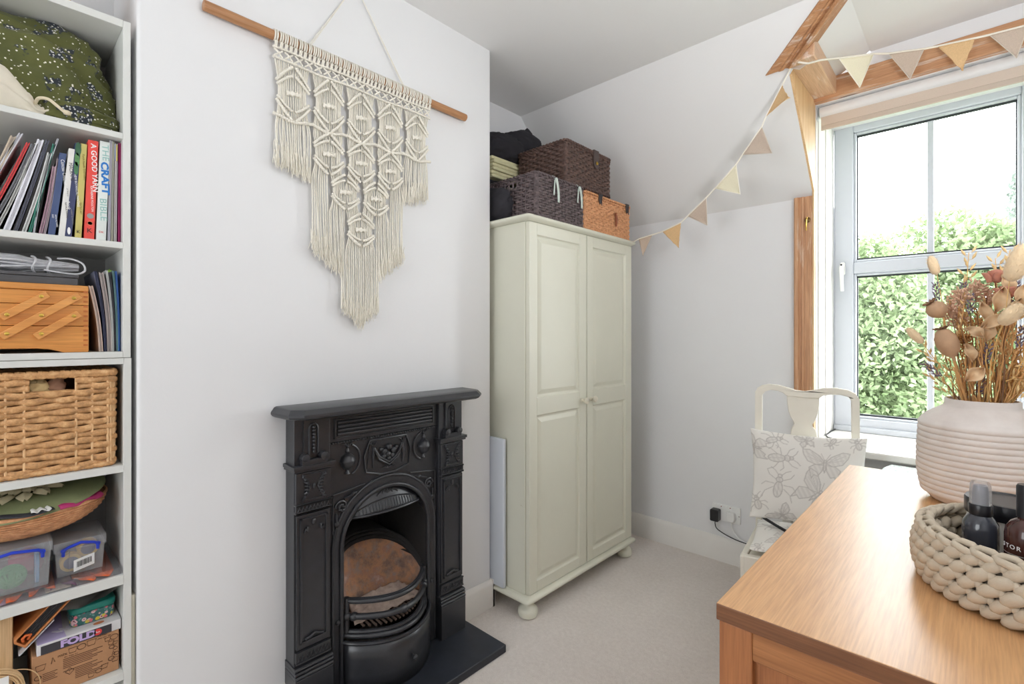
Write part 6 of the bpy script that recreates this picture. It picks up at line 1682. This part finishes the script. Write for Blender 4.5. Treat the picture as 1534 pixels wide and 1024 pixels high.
t = MB().tube(smooth([(-.42, 2.54, .6105), (-.36, 2.50, .622), (-.315, 2.45, .630), (-.292, 2.40, .622), (-.288, 2.376, .6105)]), .004, 8).build('table_cable', MAT['black_rubber'], None); tag(t, 'black cable looping over the grey laptop', 'cable')
# ---------------------------------------------------------------- oak chest in the foreground
oc = thing('oak_chest', 'oak chest with a thick top and panelled end in the foreground', 'chest', (-.03, 1.25, .0005))
cx0, cx1, cy0, cy1 = -.2745, .215, .7255, 1.771
m = MB(); m.box(cx0, cx1, cy0, cy1, .7955, .820); tp_ = m.build('top', MAT['oak_y'], oc, bevel=.0018, smooth=False); tp_.data.materials.append(MAT['oak_end'])
for p_ in tp_.data.polygons:
    if abs(p_.normal.y) > .9: p_.material_index = 1
sx0, sx1, sy0, sy1 = cx0 + .003, cx1 - .003, cy0 + .004, cy1 - .004
for x0, x1 in ((sx0, sx0 + .045), (sx1 - .045, sx1)):
    for y0, y1 in ((sy0, sy0 + .045), (sy1 - .045, sy1)):
        m = MB(); m.box(x0, x1, y0, y1, .0005, .7945); m.build('leg', MAT['oak_z'], oc, bevel=.0018)
for y0, y1, py in ((sy0 + .001, sy0 + .030, sy0 + .012), (sy1 - .030, sy1 - .001, sy1 - .022)):
    for z0, z1 in ((.754, .7945), (.07, .13)):
        m = MB(); m.box(sx0 + .045, sx1 - .045, y0, y1, z0, z1); m.build('end_rail', MAT['oak_x'], oc, bevel=.0015)
    m = MB(); m.box(sx0 + .043, sx1 - .043, py, py + .010, .13, .754); m.build('end_panel', MAT['oak_z'], oc)
m = MB(); m.box(sx1 - .012, sx1 - .004, sy0 + .045, sy1 - .045, .07, .7945); m.build('back_panel', MAT['oak_y'], oc)
m = MB(); m.box(sx0 + .03, sx1 - .012, sy0 + .02, sy1 - .02, .07, .085); m.build('bottom_panel', MAT['oak_y'], oc)
for k in range(3):
    for j in range(2):
        y0 = sy0 + .047 + j * .474
        m = MB(); m.box(sx0 + .002, sx0 + .022, y0, y0 + .468, .10 + .232 * k, .325 + .232 * k); d_ = m.build('drawer', MAT['oak_y'], oc, bevel=.002)
        m = MB(); m.lathe([(.007, 0), (.007, -.008), (.014, -.014), (.013, -.022), (0, -.024)], (sx0 + .002, y0 + .234, .212 + .232 * k), 16, 'x'); m.build('knob', MAT['oak_z'], d_)

# ---------------------------------------------------------------- ribbed vase
vx, vy, vz = .012, 1.570, .8203
def vase_mat():
    m, nt, b = new_mat('matt_clay_glaze'); v = coords(nt)
    nt.links.new(ramp(nt, ntex(nt, v, 14, 5, .6).outputs['Fac'], [(.3, lin((214, 204, 197))), (.7, lin((228, 220, 214)))]), b.inputs['Base Color'])
    b.inputs['Roughness'].default_value = .72; bump(nt, b, ntex(nt, v, 160, 4).outputs['Fac'], .12, .001); return m
prof = [(0, .001), (.082, .0), (.092, .004), (.100, .014)]
zz = .018
def vr(z): 
    if z < .115: return .103 + .0135 * math.sin(math.pi / 2 * min(1, z / .085))
    if z < .185: return .1165 - .004 * (z - .115) / .07
    return .1125
k = 0
while zz < .184:
    for q in range(5): 
        z = zz + .0130 * q / 5
        prof.append((vr(z) + .0020 * (math.sin(math.pi * q / 5) ** .7 if q else 0) - (.0008 if q == 0 else 0), z))
    zz += .0130; k += 1
prof += [(.1118, .186), (.108, .193), (.100, .201), (.088, .210), (.077, .217), (.070, .2215), (.0665, .225), (.0655, .230), (.0655, .2385), (.0640, .2405), (.061, .240), (.060, .230), (.062, .215), (.09, .18), (.098, .10), (.09, .02), (0, .012)]
m = MB(); m.lathe(prof, (vx, vy, vz), 72); t = m.build('ceramic_vase', vase_mat(), None, ang=60)
tag(t, 'large pale ribbed ceramic vase of dried flowers on the oak chest', 'vase')

# ---------------------------------------------------------------- dried flowers standing in the vase
STRAW = plain('straw_stem', (224, 182, 116), .75, .15, 30); STRAW2 = plain('tan_stem', (208, 158, 102), .8, .15, 30); BROWN = plain('brown_stem', (126, 92, 66), .85, .15, 30)
OAT = plain('oat_husk', (232, 200, 144), .7, .12, 40); TUFT = plain('bunny_tail', (230, 204, 166), .95, .08, 60, .3, 500, sheen=.4)
POD = plain('poppy_pod', (186, 150, 118), .8, .15, 30, .3, 90); LAV = plain('lavender_bud', (128, 116, 132), .85, .2, 90); ROSE = plain('dusky_rose', (206, 142, 122), .85, .12, 40)
LEAF = plain('dry_leaf', (218, 186, 148), .8, .12, 20, .2, 80); FILL = plain('pink_brown_filler', (216, 178, 152), .85, .2, 60)
def stem_path(tip, seed, bend=.02):
    """from the vase bottom, leaning on the lip, out to the tip (given relative to the vase foot)"""
    rs = random.Random(seed); tip = Vector(tip)
    a = math.atan2(tip.y, tip.x) + rs.uniform(-.3, .3); rr = min(.050, .75 * math.hypot(tip.x, tip.y) + .008) * rs.uniform(.7, 1)
    lip = Vector((rr * math.cos(a), rr * math.sin(a), .238)); foot = Vector((-lip.x * .5, -lip.y * .5, .03))
    out = []
    for i in range(11):
        f = i / 10
        if f < .4: p = foot.lerp(lip, f / .4)
        else:
            g = (f - .4) / .6; p = lip.lerp(tip, g) + Vector((rs.uniform(-1, 1), rs.uniform(-1, 1), .6)) * bend * math.sin(math.pi * g) * .5
        out.append(p)
    return out
V0 = (vx, vy, vz)
def stem_thing(name, label, tip, seed, mat, r=.0012, group=None, bend=.02, cat='dried flower'):
    t = thing(name, label, cat, V0, group, local=True)
    P_ = stem_path(tip, seed, bend); m = MB(); m.tube(P_, [r * (1.25 - .4 * i / 10) for i in range(11)], 5); m.build('stem', mat, t)
    return t, P_[-1], (P_[-1] - P_[-2]).normalized()
def rel(x, y, z): return (x - vx, y - vy, z - vz)
def frame(d, p):
    q = Vector(d).to_track_quat('Z', 'Y').to_matrix().to_4x4(); return Matrix.Translation(p) @ q
def husk(m, p, d, L, w):
    """pointed seed husk"""
    m.T = frame(d, p); m.lathe([(.0004, 0), (w * .8, L * .25), (w, L * .45), (w * .55, L * .75), (.0003, L)], (0, 0, 0), 6); m.T = None
def tuft(t, c, d, L, w, seed):
    rs = random.Random(seed); m = MB(); m.T = frame(d, Vector(c) - Vector(d).normalized() * L * .5)
    m.lathe([(w * .25, 0), (w * .72, L * .10), (w * .95, L * .28), (w, L * .5), (w * .9, L * .72), (w * .6, L * .9), (w * .2, L * 1.0)], (0, 0, 0), 14)
    for k in range(260):
        z = rs.uniform(.02, .98); a = rs.uniform(0, 6.283); rr = w * math.sin(math.pi * (.08 + .86 * z)) ** .5
        p = Vector((rr * .9 * math.cos(a), rr * .9 * math.sin(a), L * z)); n_ = Vector((math.cos(a), math.sin(a), .9 + (z > .9))).normalized()
        q = p + n_ * w * rs.uniform(.3, .55); s_ = n_.orthogonal().normalized() * w * .035
        m.add([p - s_, p + s_, q], [(0, 1, 2)])
    m.T = None; m.build('tuft', TUFT, t, ang=80)
for lab, tip, c, d, L, w, sd in (
    ('upright bunny tail grass head at the top left of the bouquet', rel(-.066, 1.55, 1.358), rel(-.072, 1.55, 1.376), (-.26, 0, 1), .048, .0105, 1),
    ('bunny tail grass head reaching furthest left, lower than the first', rel(-.090, 1.50, 1.192), rel(-.103, 1.50, 1.208), (-.8, 0, 1), .046, .0095, 2),
    ('largest bunny tail head, high at the right edge of the bouquet', rel(.053, 1.45, 1.325), rel(.065, 1.45, 1.358), (.30, 0, 1), .078, .0185, 3),
    ('wide bunny tail head at right, below the largest one', rel(.042, 1.45, 1.233), rel(.055, 1.45, 1.252), (.75, 0, 1), .052, .0150, 4)):
    t, p, dd = stem_thing('bunny_tail', lab, tip, sd, STRAW, .0009, 'bunny tail grasses', .012); tuft(t, c, d, L, w, sd)
def pod(t, c, d, r, L):
    m = MB(); m.T = frame(d, Vector(c) - Vector(d).normalized() * L * .5)
    m.lathe([(.003, -.012), (.004, -.004), (r * .45, 0), (r * .85, L * .2), (r, L * .45), (r * .95, L * .7), (r * .65, L * .92), (r * .4, L)], (0, 0, 0), 20); m.T = None; pd = m.build('seed_pod', POD, t, ang=70)
    m = MB(); m.T = frame(d, Vector(c) + Vector(d).normalized() * L * .5)
    for k in range(10):
        a = 6.2832 * k / 10; m.tube([(0, 0, .001), (r * .45 * math.cos(a), r * .45 * math.sin(a), .003), (r * .72 * math.cos(a), r * .72 * math.sin(a), .0055)], [.0022, .0028, .0016], 5)
    m.T = None; m.build('pod_crown', BROWN, pd)
t, p, dd = stem_thing('poppy_head', 'large brown oval poppy seed head at the left of the bouquet', rel(-.036, 1.50, 1.160), 11, STRAW2, .0026, 'poppy seed heads', .004); pod(t, rel(-.046, 1.50, 1.192), (-.32, 0, 1), .0215, .062)
t, p, dd = stem_thing('poppy_head', 'round greyish poppy seed head above the oval brown one', rel(-.052, 1.50, 1.250), 12, STRAW2, .0022, 'poppy seed heads', .008); pod(t, rel(-.064, 1.50, 1.268), (-.55, -.25, .75), .0200, .036)
t, p, dd = stem_thing('poppy_head', 'brown poppy seed head deep in the middle of the bouquet', rel(.0, 1.55, 1.140), 13, STRAW2, .0022, 'poppy seed heads', .008); pod(t, rel(.002, 1.55, 1.155), (.1, 0, 1), .0150, .036)
random.seed(31)
for k, (lab, tip) in enumerate((('lavender sprig at the upper left, beside the upright bunny tail', rel(-.068, 1.55, 1.332)), ('lavender sprig standing upright above the middle', rel(-.019, 1.55, 1.330)), ('second lavender sprig just below the upright middle one', rel(-.006, 1.53, 1.300)), ('lavender sprig leaning right below the roses', rel(.066, 1.53, 1.322)), ('lavender sprig hanging at the right among the straw stems', rel(.078, 1.53, 1.225)), ('lavender sprig half hidden in the middle of the stems', rel(.024, 1.52, 1.185)), ('thin grey sprig sticking out low on the left', rel(-.090, 1.55, 1.140)), ('short thick lavender bundle just above the vase lip', rel(.012, 1.53, 1.115)))):
    t, p, dd = stem_thing('lavender_sprig', lab, tip, 40 + k, BROWN, .0008, 'lavender sprigs', .012); m = MB()
    for j in range(26):
        f = j / 26; q = p - dd * .046 * f; a = j * 2.4; o = dd.orthogonal().normalized(); o2 = dd.cross(o)
        w = .0035 * (1 - .4 * abs(f - .4)); q = q + (o * math.cos(a) + o2 * math.sin(a)) * w; husk(m, q, dd + (o * math.cos(a) + o2 * math.sin(a)) * .7, .0085, .0019)
    m.build('buds', LAV, t, ang=80)
oats = [rel(-.010, 1.56, 1.400), rel(.034, 1.56, 1.382), rel(.058, 1.57, 1.40), rel(-.088, 1.55, 1.176), rel(-.080, 1.57, 1.115), rel(-.060, 1.60, 1.150), rel(.082, 1.56, 1.15), rel(.075, 1.60, 1.30)]
olab = ['tall oat stem rising above the middle of the bouquet', 'oat stem fanning up beside the roses', 'oat stem highest at the right', 'oat stem drooping left above the vase shoulder', 'lowest oat stem on the left, near the vase lip', 'short oat stem behind the oval poppy head', 'oat stem leaning out low at the right', 'oat stem at the back right of the bouquet']
for k, tip in enumerate(oats):
    t, p, dd = stem_thing('oat_stem', olab[k], tip, 60 + k, STRAW, .0009, 'oat stems', .02); m = MB(); rs = random.Random(k)
    for j in range(11):
        q = p - dd * .0085 * j; a = j * 2.5; o = dd.orthogonal().normalized(); o2 = dd.cross(o); e = o * math.cos(a) + o2 * math.sin(a)
        q2 = q + e * rs.uniform(.004, .009) + dd * .002; m.tube([q, q2], .0005, 4); husk(m, q2, dd + e * rs.uniform(.3, .8), rs.uniform(.016, .022), .0030)
    m.build('husks', OAT, t, ang=80)
for k in range(84):      # the plain straw fanning out, most of it to the right
    rs = random.Random(300 + k); f = rs.random()
    tip = (rs.uniform(-.055, .130), rs.uniform(-.05, .055), rs.uniform(.29, .49))
    t, p, dd = stem_thing('straw_stem', 'thin pale straw stem fanning out of the vase' if k % 2 else 'thin tan brown stem fanning out of the vase', tip, 300 + k, STRAW if k % 2 else STRAW2, .0014, 'thin pale straw stems in the vase' if k % 2 else 'thin tan stems in the vase', .03)
    m = MB()
    for j in range(5):
        q = p - dd * .014 * j; a = rs.uniform(0, 6.28); o = dd.orthogonal().normalized(); o2 = dd.cross(o); e = o * math.cos(a) + o2 * math.sin(a); husk(m, q, dd + e * .7, .016, .0022)
    m.build('husks', OAT if k % 3 else STRAW2, t, ang=80)
def leafblade(t, c, d, up, L, w, mat=LEAF, curl=.45):
    c, d, up = Vector(c), Vector(d).normalized(), Vector(up); s_ = d.cross(up).normalized(); n_ = s_.cross(d)
    m = MB(); m.grid(lambda u, v: tuple(c + d * L * (v - .5) + s_ * (u - .5) * w * math.sin(math.pi * (.05 + .93 * v) ** 1.25) ** 1.15 + n_ * (curl * w * (2 * u - 1) ** 2 + .012 * math.sin(math.pi * v) + .004 * math.sin(9 * v + 5 * u))), 6, 10); m.build('leaf', mat, t, solid=.0006, ang=80)
lv = ((rel(.037, 1.52, 1.285), (.25, 0, 1), .060, .030, 'broad tan dried leaf right of centre, below the roses'), (rel(.012, 1.53, 1.258), (-.2, 0, 1), .050, .024, 'upright tan dried leaf in the middle of the bouquet'), (rel(.030, 1.50, 1.238), (.8, -.1, .6), .052, .026, 'tan dried leaf tilting right in the middle'), (rel(-.004, 1.50, 1.212), (-.7, -.2, .5), .040, .024, 'curled tan leaf beside the oval poppy head'), (rel(.0, 1.50, 1.122), (.6, 0, .6), .045, .030, 'lowest broad tan leaf just above the vase lip'), (rel(.017, 1.51, 1.216), (.1, 0, 1), .046, .026, 'folded tan leaf under the middle leaves'), (rel(.060, 1.50, 1.262), (.4, 0, 1), .055, .032, 'broad pale leaf at the right by the wide bunny tail'), (rel(.048, 1.53, 1.318), (-.3, 0, 1), .048, .024, 'tan leaf tucked behind the pink roses'), (rel(-.012, 1.52, 1.168), (-.3, 0, 1), .044, .022, 'tan leaf low on the left among the stems'), (rel(.070, 1.52, 1.290), (.3, .2, 1), .060, .030, 'tan leaf at the right edge under the large bunny tail'))
for k, (c, d, L, w, lab) in enumerate(lv):
    t, p, dd = stem_thing('dried_leaf_stem', lab, Vector(c) - Vector(d).normalized() * L * .4, 80 + k, STRAW2, .0012, 'tan dried leaves', .01); leafblade(t, c, d, (.3, -1, .3), L, w)
for k, (c, lab) in enumerate(((rel(.034, 1.54, 1.342), 'dusky pink dried rose, higher of two'), (rel(.052, 1.53, 1.306), 'dusky pink dried rose, lower right of two'))):
    t, p, dd = stem_thing('dried_rose', lab, Vector(c) - Vector((0, 0, .016)), 95 + k, BROWN, .0014, 'dusky pink dried roses', .01)
    for j in range(13):
        a = j * 2.4; rr = .003 + .0011 * j; e = Vector((math.cos(a), math.sin(a), 0)); cc_ = Vector(c) + e * rr - Vector((0, 0, .0006 * j))
        s_ = Vector((-math.sin(a), math.cos(a), 0)); m = MB()
        m.grid(lambda u, v: tuple(cc_ + s_ * (u - .5) * .020 * (.5 + .5 * math.sin(math.pi * v * .8)) + Vector((0, 0, .022 * (v - .4))) + e * (.010 * v * v * (.3 + .06 * j) - .006 * (2 * u - 1) ** 2)), 5, 5); m.build('petal', ROSE, t, solid=.0006, ang=80)
for k, (c, lab) in enumerate(((rel(-.024, 1.53, 1.300), 'pinkish brown filler cluster left of the lavender'), (rel(-.040, 1.53, 1.268), 'pinkish brown filler cluster beside the round poppy head'), (rel(.002, 1.54, 1.318), 'pinkish brown filler cluster between lavender and roses'), (rel(-.028, 1.55, 1.245), 'pinkish brown filler cluster in the middle left'), (rel(.020, 1.56, 1.295), 'brown filler cluster in the heart of the bouquet'), (rel(.010, 1.58, 1.235), 'brown filler cluster low in the bouquet heart'), (rel(.050, 1.57, 1.225), 'brown filler cluster at the back right'), (rel(-.020, 1.56, 1.200), 'brown filler cluster beside the oval poppy'))):
    t, p, dd = stem_thing('filler_sprig', lab, c, 110 + k, BROWN, .001, 'pinkish brown filler sprigs', .01); m = MB(); rs = random.Random(k)
    for j in range(70):
        e = Vector((rs.gauss(0, 1), rs.gauss(0, 1), rs.gauss(0, .8))); e = e.normalized() * rs.uniform(.2, 1) * .022; q = Vector(c) + e
        m.tube([Vector(c) - Vector((0, 0, .02)) + e * .2, q], .0004, 3); husk(m, q, e + Vector((0, 0, .01)), rs.uniform(.005, .009), .0026)
    m.build('florets', FILL if k < 5 else STRAW2, t, ang=80)

# ---------------------------------------------------------------- crochet basket and what stands in it
qx, qy, qz = .088, 1.072, .8203
qb = thing('crochet_basket', 'chunky taupe crochet basket on the oak chest', 'basket', (qx, qy, qz))
CRO = plain('taupe_tshirt_yarn', (196, 182, 162), .92, .05, 60, .25, 800)
sb = MB()
sb.tube([(-.0135, 0, -.004), (-.009, 0, -.001), (0, 0, .002), (.009, 0, .003), (.0135, 0, .001)], [.003, .0078, .0092, .0080, .003], 9, sx=.85)
sb.tube([(.008, .002, .006), (.011, .002, .002), (.015, .002, -.003), (.018, .002, -.008)], [.0025, .0062, .0062, .0025], 8, sx=.85)
st_me = sb.mesh('stitch', True, 80)
rsd = random.Random(3)
def put_stitch(aa, rr, z, rot, flip=0.0):
    o = link('stitch', st_me, CRO, qb); o.matrix_parent_inverse = Matrix.Identity(4)
    o.matrix_basis = Matrix.Translation((rr * math.cos(aa), rr * math.sin(aa), z)) @ Matrix.Rotation(aa + math.pi / 2 + flip, 4, 'Z') @ Matrix.Rotation(-rot + rsd.uniform(-.15, .15), 4, 'Y') @ Matrix.Scale(rsd.uniform(.92, 1.08), 4)
for k in range(5):
    rr = .152 + .010 * math.sin(math.pi * (k + .6) / 5.2)
    for j in range(40): put_stitch(6.2832 * (j + .5 * (k % 2)) / 40, rr, .0105 + .0152 * k, .32)
for k in range(3):
    for j in range(30): put_stitch(6.2832 * (j + .5 * (k % 2)) / 30, .138, .028 + .0175 * k, .32, math.pi)
m = MB(); m.lathe([(0, .003), (.144, .003), (.152, .03), (.152, .05), (.146, .074), (.142, .074), (.146, .05), (.146, .03), (.140, .009), (0, .009)], (qx, qy, qz), 48); m.build('inner_wall', plain('taupe_yarn_inside', (150, 138, 122), .95, .2, 60, .4, 90), qb)
lk = MB(); lk.tube([(-.0175, 0, 0), (-.012, .0065, .0035), (0, .0085, .004), (.013, .0055, .0), (.0195, 0, -.003), (.013, -.0055, .001), (0, -.0085, .004), (-.012, -.0065, .0035)], .0052, 8, closed=True)
lk_me = lk.mesh('rim_link', True, 80)
for j in range(36):
    a = 6.2832 * j / 36; o = link('rim_link', lk_me, CRO, qb); o.matrix_parent_inverse = Matrix.Identity(4)
    o.matrix_basis = Matrix.Translation((.148 * math.cos(a), .148 * math.sin(a), .0825)) @ Matrix.Rotation(a + math.pi / 2, 4, 'Z') @ Matrix.Rotation(.30, 4, 'X') @ Matrix.Rotation(.14, 4, 'Y')
in_z = qz + .0095
jr = thing('cream_jar', 'white labelled jar with a wide glossy black lid in the crochet basket', 'jar', (.040, 1.135, in_z))
m = MB(); m.lathe([(.048, 0), (.050, .003), (.050, .085), (.046, .090), (0, .090)], (.040, 1.135, in_z), 40); m.build('jar_body', plain('white_jar_label', (214, 212, 206), .5, .02), jr)
m = MB(); m.lathe([(.0525, .086), (.0535, .088), (.0535, .108), (.052, .111), (.047, .1115), (.045, .1095), (0, .1095)], (.040, 1.135, in_z), 48); m.build('lid', MAT['black_plastic'], jr)
sp_b = thing('spray_bottle', 'small dark spray bottle with clear cap in the crochet basket', 'bottle', (.0065, 1.030, in_z))
m = MB(); m.lathe([(.0195, 0), (.0215, .003), (.0215, .088), (.0205, .096), (.016, .104), (.0125, .108), (.0125, .112)], (.0065, 1.030, in_z), 30); m.build('bottle_body', plain('smoky_bottle', (54, 56, 64), .15, .1, coat=.5), sp_b)
m = MB(); m.lathe([(.0135, .108), (.0140, .109), (.0140, .123), (.0135, .124), (0, .124)], (.0065, 1.030, in_z), 28); m.build('collar', MAT['black_plastic'], sp_b)
m = MB(); m.lathe([(.0095, .124), (.0095, .140), (.0085, .150), (.0075, .152), (0, .152)], (.0065, 1.030, in_z), 24); m.build('sprayer', plain('grey_sprayer', (112, 112, 120), .35), sp_b)
m = MB(); m.lathe([(.0128, .1242), (.0124, .147), (.0116, .155), (.010, .1575), (0, .158)], (.0065, 1.030, in_z), 28); m.build('clear_cap', MAT['clear_plastic'], sp_b)
br_b = thing('amber_bottle', 'dark amber bottle lettered STORE at the right edge in the crochet basket', 'bottle', (.0545, 1.005, in_z))
m = MB(); m.lathe([(.022, 0), (.024, .003), (.024, .096), (.0225, .106), (.017, .1145), (.0105, .119), (.0100, .123)], (.0545, 1.005, in_z), 34); bb_ = m.build('bottle_body', plain('amber_black_glass', (66, 34, 28), .14, .2, 8, coat=.4), br_b)
m = MB(); m.lathe([(.0115, .122), (.0115, .165), (.010, .168), (0, .168)], (.0545, 1.005, in_z), 26); m.build('cap', MAT['black_plastic'], br_b)
for k, chx in enumerate('STORE'):
    a = R(-165 + 17 * k); M_ = Matrix.Rotation(a + math.pi / 2, 4, 'Z') @ FACE_NY
    text(chx, bb_, M_, (.0545 + .0243 * math.cos(a), 1.005 + .0243 * math.sin(a), in_z + .081), .0085, INK['white'], 'lettering', 'CENTER')
m = MB(); m.lathe([(.0242, .0705), (.0242, .0715)], (.0545, 1.005, in_z), 34); m.build('printed_line', INK['grey'], bb_)
